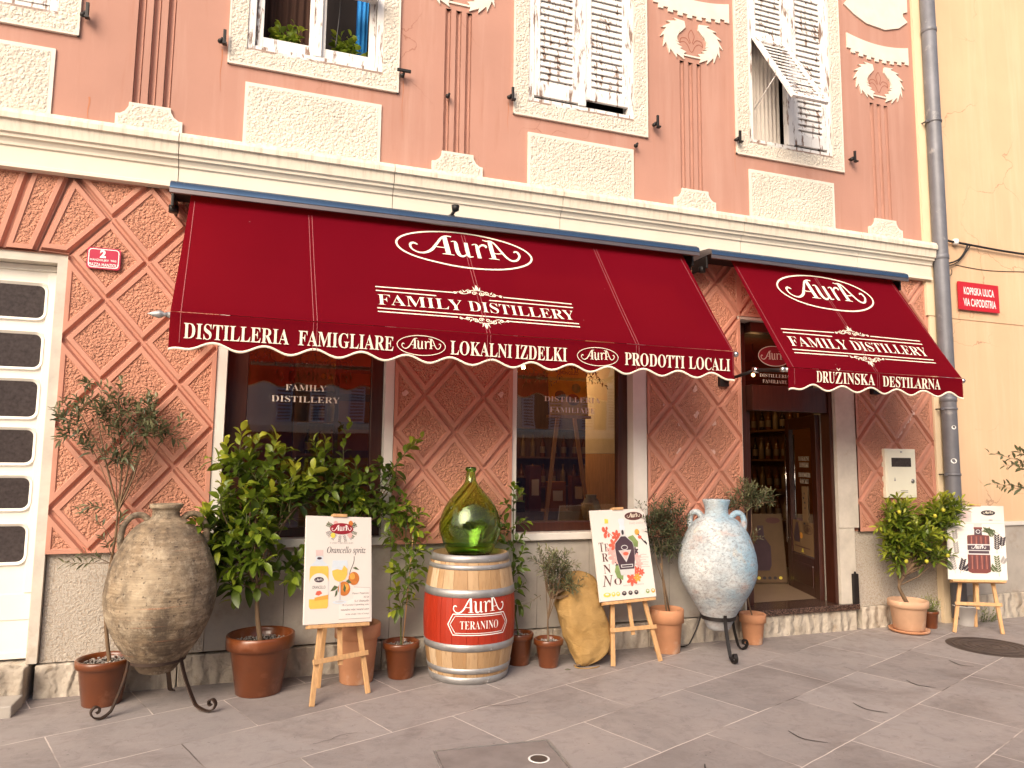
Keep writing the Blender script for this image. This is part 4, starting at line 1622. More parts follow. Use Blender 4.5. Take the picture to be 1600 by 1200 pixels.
# ------------------------------------------------------------------ shop interior (seen through the glass and the open door)
m = MB()
IX0, IX1, IY0, IY1, IZ0, IZ1 = -0.7, 6.88, 0.32, 3.5, 0.262, 3.2
m.add([(IX0, IY1, IZ0), (IX1, IY1, IZ0), (IX1, IY1, IZ1), (IX0, IY1, IZ1)], [(0, 1, 2, 3)], "shop_orange")
m.add([(IX0, IY0, IZ0), (IX0, IY1, IZ0), (IX0, IY1, IZ1), (IX0, IY0, IZ1)], [(0, 1, 2, 3)], "shop_orange")
m.add([(IX1, IY0, IZ0), (IX1, IY1, IZ0), (IX1, IY1, IZ1), (IX1, IY0, IZ1)], [(0, 1, 2, 3)], "shop_orange")
m.add([(IX0, IY0, IZ1), (IX1, IY0, IZ1), (IX1, IY1, IZ1), (IX0, IY1, IZ1)], [(0, 1, 2, 3)], "shop_wood")
ob("shop_interior", m, PB)
m = MB()
m.add([(IX0, IY0, IZ0), (IX1, IY0, IZ0), (IX1, IY1, IZ0), (IX0, IY1, IZ0)], [(0, 1, 2, 3)], "shop_tile")
ob("shop_floor", m, PB)


def shelf(label, x0, x1, y0, y1, zs, side=False):
    t = thing("display_shelf", label, "shelf", ((x0 + x1) / 2, (y0 + y1) / 2, IZ0), "wooden shelves inside the shop")
    m = MB()
    if side:
        for y in (y0, y1):
            m.box((x0, y - .02, IZ0), (x1, y + .02, 2.9), "shop_wood")
        m.box((x1 - .02, y0, IZ0), (x1 - .004, y1, 2.9), "shop_wood")
    else:
        for x in (x0, x1):
            m.box((x - .02, y0, IZ0), (x + .02, y1, 2.9), "shop_wood")
        m.box((x0, y1 - .02, IZ0), (x1, y1 - .004, 2.9), "shop_wood")
    ob("cabinet", m, t)
    for z in zs:
        m = MB()
        if side:
            m.box((x0, y0 + .02, z), (x1 - .02, y1 - .02, z + .025), "shop_wood")
        else:
            m.box((x0 + .02, y0, z), (x1 - .02, y1 - .02, z + .025), "shop_wood")
        ob("board", m, t)


def bottle(kind, mat, top, group):
    t = MB()
    t.lathe([(.034, 0), (.037, .01), (.037, .17), (.032, .195), (.014, .225), (.013, .275), (.016, .277), (.016, .30), (0, .302)], (0, 0, 0), mat, 12)
    o = ob("liqueur_bottle", t, None, kind, "bottle", group)
    m = MB()
    m.lathe([(.0378, .05), (.0378, .14)], (0, 0, 0), "shaded_label", 12, cap=False)
    ob("paper_label", m, o)
    return o


protos = {}
nb = 0


def stock(x0, x1, y, z, n, side=False):
    global nb
    for i in range(n):
        k = random.choice(["bottle_amber", "bottle_amber", "bottle_cream", "bottle_dark"])
        lab = {"bottle_amber": "amber liqueur bottle with pale label on a shelf inside the shop",
               "bottle_cream": "cream liqueur bottle with pale label on a shelf inside the shop",
               "bottle_dark": "dark wine bottle with pale label on a shelf inside the shop"}[k]
        gr = {"bottle_amber": "amber bottles on the shop shelves", "bottle_cream": "cream bottles on the shop shelves", "bottle_dark": "dark bottles on the shop shelves"}[k]
        u = x0 + (x1 - x0) * (i + .5) / n + random.uniform(-.015, .015)
        loc = (y, u, z) if side else (u, y, z)
        if k in protos:
            copy_tree(protos[k], loc)
        else:
            protos[k] = bottle(lab, k, None, gr)
            protos[k].location = loc


shelf("wooden shelf of bottles at the back of the left shop window", .35, 1.55, 3.2, 3.48, (.9, 1.3, 1.7, 2.1, 2.5))
shelf("wooden shelf of bottles at the back of the middle shop window", 3.15, 4.9, 3.2, 3.48, (.9, 1.3, 1.7, 2.1))
shelf("wooden shelf of bottles just inside the open shop door", 6.5, 6.86, 1.6, 3.1, (.9, 1.3, 1.7, 2.1, 2.5), True)
for z in (1.325, 1.725, 2.125):
    stock(.45, 1.45, 3.3, z, 7)
for z in (1.325, 1.725):
    stock(3.25, 4.8, 3.3, z, 10)
for z in (.925, 1.325, 1.725, 2.125):
    stock(1.68, 3.02, 6.64, z, 9, True)

for (x, y, z), lab in (((1.12, 1.4, 2.52), "small glowing lamp behind the left shop window"), ((2.72, 1.6, 2.72), "small glowing lamp behind the middle shop window"),
                       ((5.9, 1.7, 2.8), "small glowing lamp inside the open shop door")):
    t = thing("ceiling_lamp", lab, "lamp", (x, y, z), "small lamps inside the shop")
    m = MB()
    m.lathe([(.0, -.028), (.018, -.02), (.024, 0), (.016, .02), (.0, .028)], (x, y, z), "lamp_glow", 12, cap=False)
    ob("bulb", m, t)
    m = MB()
    m.tube([(x, y, z + .028), (x, y, IZ1)], .006, "cable_black", 5)
    m.lathe([(.02, .02), (.03, .05), (.0, .07)], (x, y, z), "black_iron", 10)
    ob("cord", m, t)
    ld = bpy.data.lights.new("lamp_light", 'POINT')
    ld.energy = {1.12: 3, 2.72: 22, 5.9: 2.5}[x]
    ld.color = (1.0, .58, .22)
    ld.shadow_soft_size = .05
    lo_ = bpy.data.objects.new("lamp_light", ld)
    COL.objects.link(lo_)
    lo_.parent = t
    lo_.location = (0, -.04, -.06)

# displays in the windows
t = thing("poster_stand", "yellow liqueur poster on a wooden stand behind the middle shop window", "poster stand", (2.86, .75, 1.05))
m = MB()
pf = frame((2.68, .70, 2.13), (1, 0, 0), (0, .12, 1))
m.box((0, 0, -.015), (.42, .56, 0), "lemon", pf)
text(m, "LIMONCELLO", .10, .33, .42, .455, "ink_brown", pf, .002, 'sans', 0)
m.flat(ellipse(.12, .2, .06, .05, 18), "art_leaf", pf, .001)
m.flat(ellipse(.26, .16, .07, .06, 18), "kraft_paper", pf, .001)
m.flat(ellipse(.3, .28, .05, .05, 18), "art_green", pf, .0012)
ob("poster", m, t)
for dx in (-.16, .16):
    m = MB()
    m.beam((2.89 + dx * 1.5, .74, 1.05), (2.89 + dx * .5, .79, 2.2), .035, .025, "pine")
    ob("leg", m, t)
m = MB()
m.box((2.66, .68, 2.10), (3.12, .75, 2.128), "pine")
ob("tray", m, t)
m = MB()
m.box((2.10, .34, 1.05), (3.20, .60, 1.10), "shop_wood")
m.box((2.12, .9, .27), (3.4, 1.3, 1.16), "shop_wood")
ob("window_table", m, PB)
m = MB()
m.box((3.30, .34, .27), (3.33, 1.2, 1.75), "pine")
m.box((3.30, .34, 1.752), (3.33, 1.2, 3.1), "cream_stucco")
ob("inner_partition", m, PB)
for i, (x, y, z, w0, h0, mt, lb) in enumerate([(2.42, .95, 1.16, .16, .34, "bottle_dark", "dark gift box at the left in the middle shop window"), (2.62, 1.0, 1.16, .13, .46, "art_plum", "tall wine red gift box in the middle shop window"),
                                               (2.86, .98, 1.16, .18, .30, "shop_orange", "orange gift box in the middle shop window"), (3.08, .95, 1.16, .14, .36, "bottle_amber", "brown gift box at the right in the middle shop window")]):
    m = MB()
    m.box((x - w0 / 2, y - .06, z), (x + w0 / 2, y + .06, z + h0), mt, None, .004)
    o_ = ob("gift_box", m, None, lb, "box", "gift boxes in the window", base=(x, y, z))
    m = MB()
    m.flat([(x - w0 * .3, z + h0 * .35), (x + w0 * .3, z + h0 * .35), (x + w0 * .3, z + h0 * .7), (x - w0 * .3, z + h0 * .7)], "paper", wallfn(y - .06), .002)
    ob("paper_label", m, o_)
m = MB()
m.lathe([(.05, 0), (.085, .05), (.095, .12), (.07, .2), (.05, .22), (.055, .25)], (3.02, .47, 1.10), "limewashed_clay", 20)
ob("small_vase", m, None, "small blue and white vase inside the middle shop window", "vase", base=(3.02, .47, 1.10))
m = MB()
m.box((.62, 1.1, .27), (1.05, 1.14, 2.9), "shop_wood")
for k in range(9):
    m.box((.66, 1.085, .4 + k * .27), (1.01, 1.099, .6 + k * .27), "shop_orange")
ob("wooden_screen", m, None, "slatted brown wooden screen behind the left shop window", "screen", base=(.83, 1.1, .27))

# ------------------------------------------------------------------ house on the right
YB = thing("yellow_building", "plain pale yellow plastered house with grey base on the right", "building", (10, 0.3, 0))
m = MB()
m.box((6.968, -.012, 3.325), (14, .35, 9.6), "yellow_render")
m.box((6.966, -.004, 1.05), (14, .352, 3.324), "yellow_render")
m.box((14, -.01, 0), (14.2, 6, 9.6), "yellow_render")
ob("wall", m, YB)
m = MB()
m.box((6.902, -.028, 3.33), (7.10, .3, 9.6), "yellow_edge")
m.box((6.935, -.020, 0.0), (7.09, .3, 3.329), "yellow_edge")
ob("corner_strip", m, YB)
m = MB()
m.box((7.092, -.03, 1.005), (14, .3, 1.049), "white_marble", None, .006)
ob("ledge", m, YB)
m = MB()
m.box((7.091, -.008, .27), (14, .3, 1.004), "grey_stone")
m.box((7.091, -.03, -.02), (14, .3, .268), "chiselled_stone", None, .006)
ob("base", m, YB)

# downpipe
DP = thing("downpipe", "grey zinc downpipe running down between the pink and yellow houses", "downpipe", (7.045, -.095, 0))
m = MB()
px_, py_ = 7.055, -.10
m.tube([(px_, py_, .06), (px_, py_, 1.2), (px_, py_, 5), (px_, py_, 9.5)], .077, "zinc_pipe", 24)
ob("pipe", m, DP)
for z in (6.64, 3.95, 2.36):
    m = MB()
    m.lathe([(.078, 0), (.083, .004), (.083, .05), (.078, .055)], (px_, py_, z), "zinc_pipe", 24, cap=False)
    ob("joint", m, DP)
for z in (5.55, 2.27, 1.56):
    m = MB()
    m.lathe([(.0785, 0), (.085, .002), (.085, .024), (.0785, .026)], (px_, py_, z), "zinc_pipe", 24, cap=False)
    m.box((px_ - .11, py_ - .012, z), (px_ - .075, py_ + .012, z + .026), "zinc_pipe")
    m.tube([(px_ - .095, py_, z + .013), (px_ - .095, -.01, z + .013)], .008, "black_iron", 6)
    ob("bracket", m, DP)
for z, a, r in ((2.08, -112, .024), (1.72, -125, .03)):
    m = MB()
    a = radians(a)
    f2 = lambda u, v, n=0.0, a=a: Vector((px_ + (.0785 + n) * cos(a + u / .0785), py_ + (.0785 + n) * sin(a + u / .0785), z + v))
    m.flat(ellipse(0, 0, r, r * .9, 16), "sign_white", f2)
    if z > 2:
        m.flat(ellipse(0, .006, r * .5, r * .45, 12), "ink", f2, .0008)
    ob("sticker", m, DP)

# wires on the yellow house
m = MB()
P = lambda x, y, Y=-.05: onwall(x, y, Y)
m.tube([P(1470, 374), P(1490, 378), P(1512, 382), P(1560, 391), P(1605, 398), P(1700, 414)], .013, "cable_black", 7)
m.tube(spline([P(1512, 383), P(1506, 396), P(1497, 406), P(1480, 412), P(1468, 413)], 6), .010, "cable_black", 6)
m.tube(spline([P(1516, 384), P(1502, 404), P(1490, 413), P(1476, 416)], 6), .006, "cable_black", 6)
m.tube(spline([P(1493, 414, -.016), P(1530, 421, -.016), P(1565, 424, -.016), P(1605, 425, -.016), P(1700, 430, -.016)], 5), .004, "cable_black", 5)
m.tube(spline([P(1487, 421), P(1487, 428), P(1481, 433)], 5), .005, "cable_black", 5)
c_ = ob("cable", m, None, "black cables strung along the yellow wall beside the downpipe", "cable", base=tuple(P(1490, 378)))
m = MB()
q = P(1493, 378)
m.lathe([(.0, -.035), (.03, -.03), (.034, 0), (.03, .03), (.0, .035)], q, "sign_white", 12, cap=False)
ob("insulator", m, c_)


# ------------------------------------------------------------------ wall signs, meter box
def plate(name, label, x0, x1, z0, z1, Y, mat, lines, bord, rad=.02):
    t = thing(name, label, "sign", ((x0 + x1) / 2, Y, z0))
    m = MB()
    m.prism(rrect(x0, x1, z0, z1, rad), .012, wallfn(Y), mat)
    ob("panel", m, t)
    m = MB()
    fn = wallfn(Y - .012)
    if bord:
        e = .012
        m.ribbon(rrect(x0 + e, x1 - e, z0 + e, z1 - e, rad * 1.1), bord, "sign_white", fn, .0012, True)
    for s, a, b, c, d, off in lines:
        text(m, s, x0 + (x1 - x0) * a, x0 + (x1 - x0) * b, z0 + (z1 - z0) * c, z0 + (z1 - z0) * d, "sign_white", fn, .0015, 'sans', off)
    ob("lettering", m, t)
    return t


plate("house_number_sign", "small crimson house number plate on the diamond patterned pier", -1.292, -1.072, 3.045, 3.205, -.008, "sign_crimson",
      [("2", .38, .56, .52, .90, .05), ("MANZIOLIJEV  TRG", .10, .88, .34, .46, .016), ("PIAZZA MANZIOLI", .07, .93, .12, .27, .016)], .006)
plate("street_sign", "red enamel street name sign on the yellow wall", 7.36, 7.995, 3.43, 3.755, -.035, "sign_red",
      [("KOPRSKA ULICA", .13, .88, .55, .82, .02), ("VIA CAPODISTRIA", .11, .91, .14, .42, .02)], 0, .01)
mt = thing("meter_box", "cream metal meter box set in the last pink pier", "meter box", (6.41, -.02, 1.32))
m = MB()
m.box((6.195, -.03, 1.325), (6.617, .02, 1.84), "meter_cream", None, .005)
m.box((6.215, -.036, 1.345), (6.597, -.0305, 1.82), "meter_cream", None, .003)
ob("door", m, mt)
m = MB()
m.box((6.275, -.038, 1.65), (6.545, -.0365, 1.745), "dark_pane")
ob("window", m, mt)
m = MB()
m.lathe([(.022, 0), (.022, .008), (.0, .009)], (0, 0, 0), "galvanised", 14)
m.v = [(6.555 + v[0], -.0365 - v[2], 1.50 + v[1]) for v in m.v]
m.f = [f[::-1] for f in m.f]
ob("lock", m, mt)
m = MB()
for z in (1.395, 1.378):
    m.box((6.385, -.038, z), (6.485, -.0365, z + .007), "ink_grey")
m.flat([(6.30, 1.50), (6.325, 1.50), (6.313, 1.545)], "ink_grey", wallfn(-.0365), .0006)
m.box((6.40, -.045, 1.80), (6.42, -.0365, 1.815), "galvanised")
ob("vent_slots", m, mt)


# ------------------------------------------------------------------ awnings
def awning(label, x0, x1, c0, c1, zt, zb, zl, texts_canopy, texts_val, seams, ends, hi):
    t = thing("awning", label, "awning", ((x0 + x1) / 2, 0, zt))
    yt, yb = -.235, -.98
    dy, dz = yb + .26, zb - 3.58 + (3.58 - zt)
    sl_ = (zb - zt) / (yb + .26)
    top = zt + sl_ * (yt + .26)
    from mathutils import noise as mn

    def sag(x, s):
        e = sin(pi * min(1, max(0, s)))
        return (top + (zb - top) * s - .010 * e + e * (.012 * mn.noise(Vector((x * .9, s * 1.3, 1.7))) + .006 * mn.noise(Vector((x * 3.1 + s * 2, s * 2.2, 4.1))))
                + .006 * s ** 6 * (1 - s) * 6 * mn.noise(Vector((x * 6, .3, .2))))
    # cassette: rounded hood
    m = MB()
    pr = [(-.02, zt + .045), (-.02, zt + .125), (-.10, zt + .128), (-.20, zt + .118), (-.295, zt + .106), (-.338, zt + .078), (-.347, zt + .038), (-.342, zt + .035), (-.344, zt + .004), (-.328, zt + .0), (-.326, zt + .05)]
    k = len(pr)
    vs = [(c0, y, z) for y, z in pr] + [(c1, y, z) for y, z in pr]
    m.add(vs, [(i, i + 1, k + i + 1, k + i) for i in range(6)], "awning_metal", True)
    m.add(vs, [(i, i + 1, k + i + 1, k + i) for i in range(6, k - 1)], "awning_metal_edge")
    m.add(vs, [(k - 1, 0, k, 2 * k - 1)], "black_iron")
    m.add(vs, [list(range(k))[::-1], list(range(k, 2 * k))], "awning_metal_edge")
    ob("cassette", m, t)
    for x in (c0 + .012, c1 - .012):
        m = MB()
        m.box((x - .011, -.25, zt - .07), (x + .011, -.0, zt + .044), "black_iron", None, .006)
        m.lathe([(.035, 0), (.035, .05)], (x, -.16, zt - .09), "black_iron", 12)
        ob("bracket", m, t)
    # cloth
    m = MB()
    nx = int((x1 - x0) / .06)
    rows = 16
    vs, fs = [], []
    rnd = random.Random(int(x0 * 100))
    for j in range(rows + 1):
        s = j / rows
        y = yt + (yb - yt) * s
        for i in range(nx + 1):
            xx = x0 + (x1 - x0) * i / nx
            vs.append((xx, y, sag(xx, s)))
    for j in range(rows):
        for i in range(nx):
            a = j * (nx + 1) + i
            fs.append((a, a + nx + 1, a + nx + 2, a + 1))
    m.add(vs, fs, "wine_canvas", True)
    ob("canopy", m, t)
    # valance with waved edge
    L = x1 - x0
    nw = L / .3118

    def edge(x):
        u = (x - x0) / .3118
        zz = zl + .024 - .024 * cos(2 * pi * (u - .0) + pi) if False else zl + .024 + .024 * sin(2 * pi * (u - .60))
        e = min(1.0, (x - x0) / .10, (x1 - x) / .10)
        return zz * e + (zl - .004) * (1 - e)

    def yv(x, s):
        return yb - .003 + .006 * sin(x * 7.1 + .6) * s + .004 * sin(x * 17) * s
    m = MB()
    nv = int(L / .02)
    vs, fs = [], []
    for j in range(5):
        s = j / 4
        for i in range(nv + 1):
            x = x0 + L * i / nv
            z = zb - .004 + (edge(x) - zb) * s
            vs.append((x, yv(x, s), z))
    for j in range(4):
        for i in range(nv):
            a = j * (nv + 1) + i
            fs.append((a, a + nv + 1, a + nv + 2, a + 1))
    m.add(vs, fs, "wine_canvas", True)
    va = ob("valance", m, t)
    m = MB()
    vs, fs = [], []
    for i in range(nv + 1):
        x = x0 + L * i / nv
        z = edge(x)
        y = yv(x, 1)
        vs += [(x, y - .004, z + .008), (x, y - .005, z - .007), (x, y + .003, z - .007), (x, y + .003, z + .008)]
    for i in range(nv):
        for k in range(4):
            a, b = 4 * i + k, 4 * i + (k + 1) % 4
            fs.append((a, a + 4, b + 4, b))
    m.add(vs, fs, "cream_print", True)
    ob("piping", m, va)
    # printing on the slope : (u, s) with s measured down the slope from the hood
    LS = hypot(zb - zt, yb + .26)

    def cf(u, v, n=0.0):
        s = v / LS
        y = -.26 + (yb + .26) * s
        q = (y - yt) / (yb - yt)
        z = sag(u, q)
        nn = Vector((0, zb - zt, -(yb + .26)))
        nn.normalize()
        if nn.z < 0:
            nn = -nn
        return Vector((u, y, z)) + nn * (n + .004)
    cfv = lambda u, v, n=0.0: cf(u, -v, n)
    m = MB()
    texts_canopy(m, cfv)
    ob("lettering", m, t)
    vf = lambda u, v, n=0.0: Vector((u, yv(u, .5) - .008 - n, v))
    m = MB()
    texts_val(m, vf)
    ob("lettering", m, va)
    for x, dbl in seams:
        m = MB()
        for d in ((-.012, .012) if dbl else (0,)):
            m.ribbon([(x + d + .03 * k / 12, -.03 - (LS - .03) * k / 12) for k in range(13)], .0045, "seam_thread", cfv, -.001)
            m.ribbon([(x + d + .03, zb - .01 - (zb - zl - .05) * k / 4) for k in range(5)], .0035, "seam_thread", vf, -.001)
        ob("seam", m, t)
    # front bar, drop arms
    m = MB()
    m.tube([(x0 - .015, yb + .02, zb - .022), (x1 + .015, yb + .02, zb - .022)], .019, "galvanised", 10)
    ob("front_bar", m, t)
    for x, spear in ((x0 - .015, ends), (x1 + .015, False)):
        m = MB()
        s = -1 if x < (x0 + x1) / 2 else 1
        pr2 = [(.0, 0), (.018, .002), (.012, .02), (.022, .035), (.026, .05), (.016, .085), (.0, .12)] if spear else [(.0, 0), (.022, .002), (.026, .02), (.02, .036), (.0, .042)]
        m.lathe(pr2, (0, 0, 0), "chrome" if not spear else "galvanised", 12, cap=False)
        m.v = [(x + s * v[2], yb + .02 + v[1], zb - .022 + v[0]) for v in m.v]
        ob("finial", m, t)
    for x in (x0 + .05, x1 - .05):
        m = MB()
        elb = (x, -.50, zb + .03)
        m.tube([(x, -.03, zb - .02), elb], .016, "black_iron", 8)
        m.tube([elb, (x, yb + .03, zb - .022)], .018, "black_iron", 8)
        m.lathe([(.0, -.03), (.03, -.024), (.034, 0), (.03, .024), (.0, .03)], elb, "chrome", 12, cap=False)
        m.box((x - .05, -.04, zb - .075), (x + .05, .012, zb + .03), "black_iron", None, .006)
        ob("arm", m, t)
    if hi:
        m = MB()
        hx = 1.405
        m.box((hx - .025, -.22, zt + .124), (hx + .025, -.16, zt + .14), "black_iron")
        m.tube([(hx, -.19, zt + .14), (hx + .02, -.23, zt + .175)], .014, "black_iron", 8)
        m.lathe([(.012, 0), (.03, .01), (.034, .05), (.0, .055)], (hx + .025, -.24, zt + .165), "black_iron", 12)
        ob("wind_sensor", m, t)
    return t


def main_canopy(m, fn):
    oval(m, 1.48, -.262, .568, .222, .017, "cream_print", fn)
    logo(m, 1.015, -.345, .935, "cream_print", fn, thick=.88)
    for y0, gap in ((-.800, 1), (-.843, 0), (-1.034, 0), (-1.072, 1)):
        a, b = .716, 2.278
        if gap:
            m.ribbon([(a, y0), (1.30, y0)], .011, "cream_print", fn)
            m.ribbon([(1.70, y0), (b, y0)], .011, "cream_print", fn)
        else:
            m.ribbon([(a, y0), (b, y0)], .011, "cream_print", fn)
    text(m, "FAMILY", .724, 1.353, -.995, -.882, "cream_print", fn, 0, 'serif', -.009)
    text(m, "DISTILLERY", 1.400, 2.262, -.995, -.882, "cream_print", fn, 0, 'serif', -.009)
    flourish(m, 1.495, -.800, .39, 1, "cream_print", fn, 0)
    flourish(m, 1.505, -1.072, .39, -1, "cream_print", fn, 0)


def main_val(m, fn):
    z0, z1 = 2.418, 2.520
    text(m, "DISTILLERIA", -.512, .125, z0, z1, "cream_print", fn, 0, 'serif', -.001)
    text(m, "FAMIGLIARE", .185, .818, z0, z1, "cream_print", fn, 0, 'serif', -.001)
    text(m, "LOKALNI", 1.224, 1.688, z0, z1, "cream_print", fn, 0, 'serif', -.001)
    text(m, "IZDELKI", 1.714, 2.124, z0, z1, "cream_print", fn, 0, 'serif', -.001)
    text(m, "PRODOTTI", 2.615, 3.148, z0, z1, "cream_print", fn, 0, 'serif', -.001)
    text(m, "LOCALI", 3.186, 3.58, z0, z1, "cream_print", fn, 0, 'serif', -.001)
    for cx in (1.015, 2.383):
        oval(m, cx, 2.470, .172, .070, .005, "cream_print", fn)
        logo(m, cx - .140, 2.447, .28, "cream_print", fn, thick=.9)


awning("long wine red awning with distillery lettering over the two shop windows", -.597, 3.625, -.73, 3.745, 3.58, 2.590, 2.350,
       main_canopy, main_val, [(-.565, 0), (.26, 1), (1.48, 1), (2.70, 1), (3.58, 0)], True, True)


def door_canopy(m, fn):
    oval(m, 5.13, -.285, .572, .235, .017, "cream_print", fn)
    logo(m, 4.645, -.375, .975, "cream_print", fn, thick=.88)
    for y0, gap in ((-.838, 1), (-.880, 0), (-1.087, 0), (-1.127, 1)):
        a, b = 4.322, 5.96
        if gap:
            m.ribbon([(a, y0), (4.915, y0)], .011, "cream_print", fn)
            m.ribbon([(5.345, y0), (b, y0)], .011, "cream_print", fn)
        else:
            m.ribbon([(a, y0), (b, y0)], .011, "cream_print", fn)
    text(m, "FAMILY", 4.337, 4.985, -1.042, -.925, "cream_print", fn, 0, 'serif', -.009)
    text(m, "DISTILLERY", 5.035, 5.945, -1.042, -.925, "cream_print", fn, 0, 'serif', -.009)
    flourish(m, 5.128, -.838, .40, 1, "cream_print", fn, 0)
    flourish(m, 5.132, -1.127, .40, -1, "cream_print", fn, 0)


def door_val(m, fn):
    z0, z1 = 2.369, 2.468
    text(m, "DRU", 4.460, 4.655, z0, z1, "cream_print", fn, 0, 'serif', -.001)
    text(m, "Z", 4.662, 4.735, z0, z1, "cream_print", fn, 0, 'serif', -.001)
    m.flat([(4.698, z1 + .010), (4.72, z1 + .034), (4.712, z1 + .036), (4.698, z1 + .022), (4.684, z1 + .036), (4.676, z1 + .034)], "cream_print", fn)
    text(m, "INSKA", 4.745, 5.095, z0, z1, "cream_print", fn, 0, 'serif', -.001)
    text(m, "DESTILARNA", 5.192, 5.873, z0 - .004, z1 - .006, "cream_print", fn, 0, 'serif', -.001)


awning("short wine red awning with distillery lettering over the shop door", 4.165, 6.165, 3.88, 6.29, 3.575, 2.488, 2.300,
       door_canopy, door_val, [(4.195, 0), (5.11, 1), (6.13, 0)], False, False)


# ------------------------------------------------------------------ pots
def potmesh(m, c, rb, rr, h, mat, band=.16, smooth_rim=True):
    bh = h * band
    r1 = rb + (rr * .93 - rb) * (1 - band)
    m.lathe([(rb * .96, 0), (rb, .006), (r1, h - bh), (r1 + .001, h - bh + .001), (rr, h - bh + .006), (rr, h - .006), (rr - .006, h), (rr - .018, h),
             (rr - .024, h - .02), (rr - .03, h - bh * 1.1), (0.001, h - bh * 1.1)], (c[0], c[1], c[2]), mat, 40, cap=True)


def gravel(m, c, r, z, n, mat="gravel"):
    for i in range(n):
        a, q = random.uniform(0, 2 * pi), r * sqrt(random.random())
        s = random.uniform(.006, .012)
        x, y = c[0] + q * cos(a), c[1] + q * sin(a)
        vs = [(x + s * random.uniform(.6, 1.2) * dx, y + s * random.uniform(.6, 1.2) * dy, z + s * random.uniform(.4, .9) * dz + random.uniform(0, .008))
              for dx, dy, dz in ((1, 0, 0), (-1, 0, 0), (0, 1, 0), (0, -1, 0), (0, 0, 1), (0, 0, -1))]
        m.add(vs, [(0, 2, 4), (2, 1, 4), (1, 3, 4), (3, 0, 4), (2, 0, 5), (1, 2, 5), (3, 1, 5), (0, 3, 5)], mat, True)


def leaf(m, p, d, L, W, mat, age, fold=.35, droop=.25):
    d = d.normalized()
    side = d.cross(Vector((0, 0, 1)))
    side = side.normalized() if side.length > .05 else Vector((1, 0, 0))
    side = Matrix.Rotation(random.uniform(-.9, .9), 3, d) @ side
    up = side.cross(d).normalized()
    if up.z < 0:
        up, side = -up, -side
    mids, ts, ws = [], (0, .22, .55, .82, 1.0), (.04, .75, 1.0, .6, 0)
    vs = []
    for t, w in zip(ts, ws):
        c = p + d * (L * t) - Vector((0, 0, 1)) * (droop * L * t * t) + up * (.06 * L * sin(pi * t))
        vs.append(c)
        if w > 0:
            lift = up * (W * .5 * w * fold)
            vs.append(c + side * (W * .5 * w) + lift)
            vs.append(c - side * (W * .5 * w) + lift)
    fs = []
    for k in range(3):
        a = 3 * k
        fs += [(a, a + 1, a + 4, a + 3), (a, a + 3, a + 5, a + 2)]
    fs += [(9, 10, 12), (9, 12, 11)]
    m.add(vs, fs, mat, True, None, min(1, max(0, age)))


def shoot(ml, ms, p0, p1, n, L, W, mat, r0=.004, bend=.12, start=.15, age0=.2, age1=.7, spread=1.0, droop=.25, smat="green_stem"):
    p0, p1 = Vector(p0), Vector(p1)
    ax = p1 - p0
    ln = ax.length
    d = ax.normalized()
    sd = Vector((random.uniform(-1, 1), random.uniform(-1, 1), random.uniform(-.2, .8))) * (bend * ln)
    pts = [p0 + ax * t + sd * (4 * t * (1 - t)) for t in (0, .2, .4, .6, .8, 1.0)]
    ms.tube(pts, [r0 * (1 - .75 * t) for t in (0, .2, .4, .6, .8, 1)], smat, 5, False)
    a = random.uniform(0, 6.28)
    for i in range(n):
        t = start + (1 - start) * i / max(1, n - 1)
        k = min(4, int(t * 5))
        q = pts[k].lerp(pts[k + 1], t * 5 - k)
        a += 2.4 + random.uniform(-.4, .4)
        o = d.orthogonal().normalized()
        o = Matrix.Rotation(a, 3, d) @ o
        fw = .35 + .75 * t
        dd = (o * spread + d * fw + Vector((0, 0, .12))).normalized()
        s = random.uniform(.7, 1.1) * (1 - .35 * max(0, t - .75) * 4 * .6)
        leaf(ml, q + o * r0, dd, L * s, W * s, mat, age0 + (age1 - age0) * t + random.uniform(-.15, .15), random.uniform(.15, .5), random.uniform(-.05, droop * 1.6))


def crown(ml, ms, trunk, envs, n, slen, nl, L, W, mat, up=.5, smat="green_stem", age0=.15, age1=.6, droop=.25, spread=1.0, r0=.004, conn=.3):
    tot = sum(e[6] for e in envs)
    for e in envs:
        c, r = Vector(e[:3]), e[3:6]
        for i in range(int(round(n * e[6] / tot))):
            v = Vector((random.gauss(0, 1), random.gauss(0, 1), random.gauss(0, 1))).normalized() * (random.random() ** .45)
            q = c + Vector((v.x * r[0], v.y * r[1], v.z * r[2]))
            d = (Vector((v.x, v.y, v.z)) * 1.0 + Vector((0, 0, up)) + Vector((random.uniform(-.4, .4), random.uniform(-.4, .4), random.uniform(-.3, .4)))).normalized()
            l = slen * random.uniform(.6, 1.2)
            p0 = q - d * l * .55
            shoot(ml, ms, p0, q + d * l * .45, int(nl * random.uniform(.7, 1.2)), L, W, mat, r0, .1, .05, age0, age1 + .25 * max(0, v.z), spread, droop, smat)
            if random.random() < conn:
                b = trunk[-1] if random.random() < .6 or len(trunk) < 3 else random.choice(trunk[len(trunk) // 2:])
                b = Vector(b)
                mid = b.lerp(p0, .5) + Vector((random.uniform(-.03, .03), random.uniform(-.03, .03), random.uniform(-.03, .03)))
                ms.tube([b, mid, p0], [r0 * 1.9, r0 * 1.4, r0], "bark", 5, False)


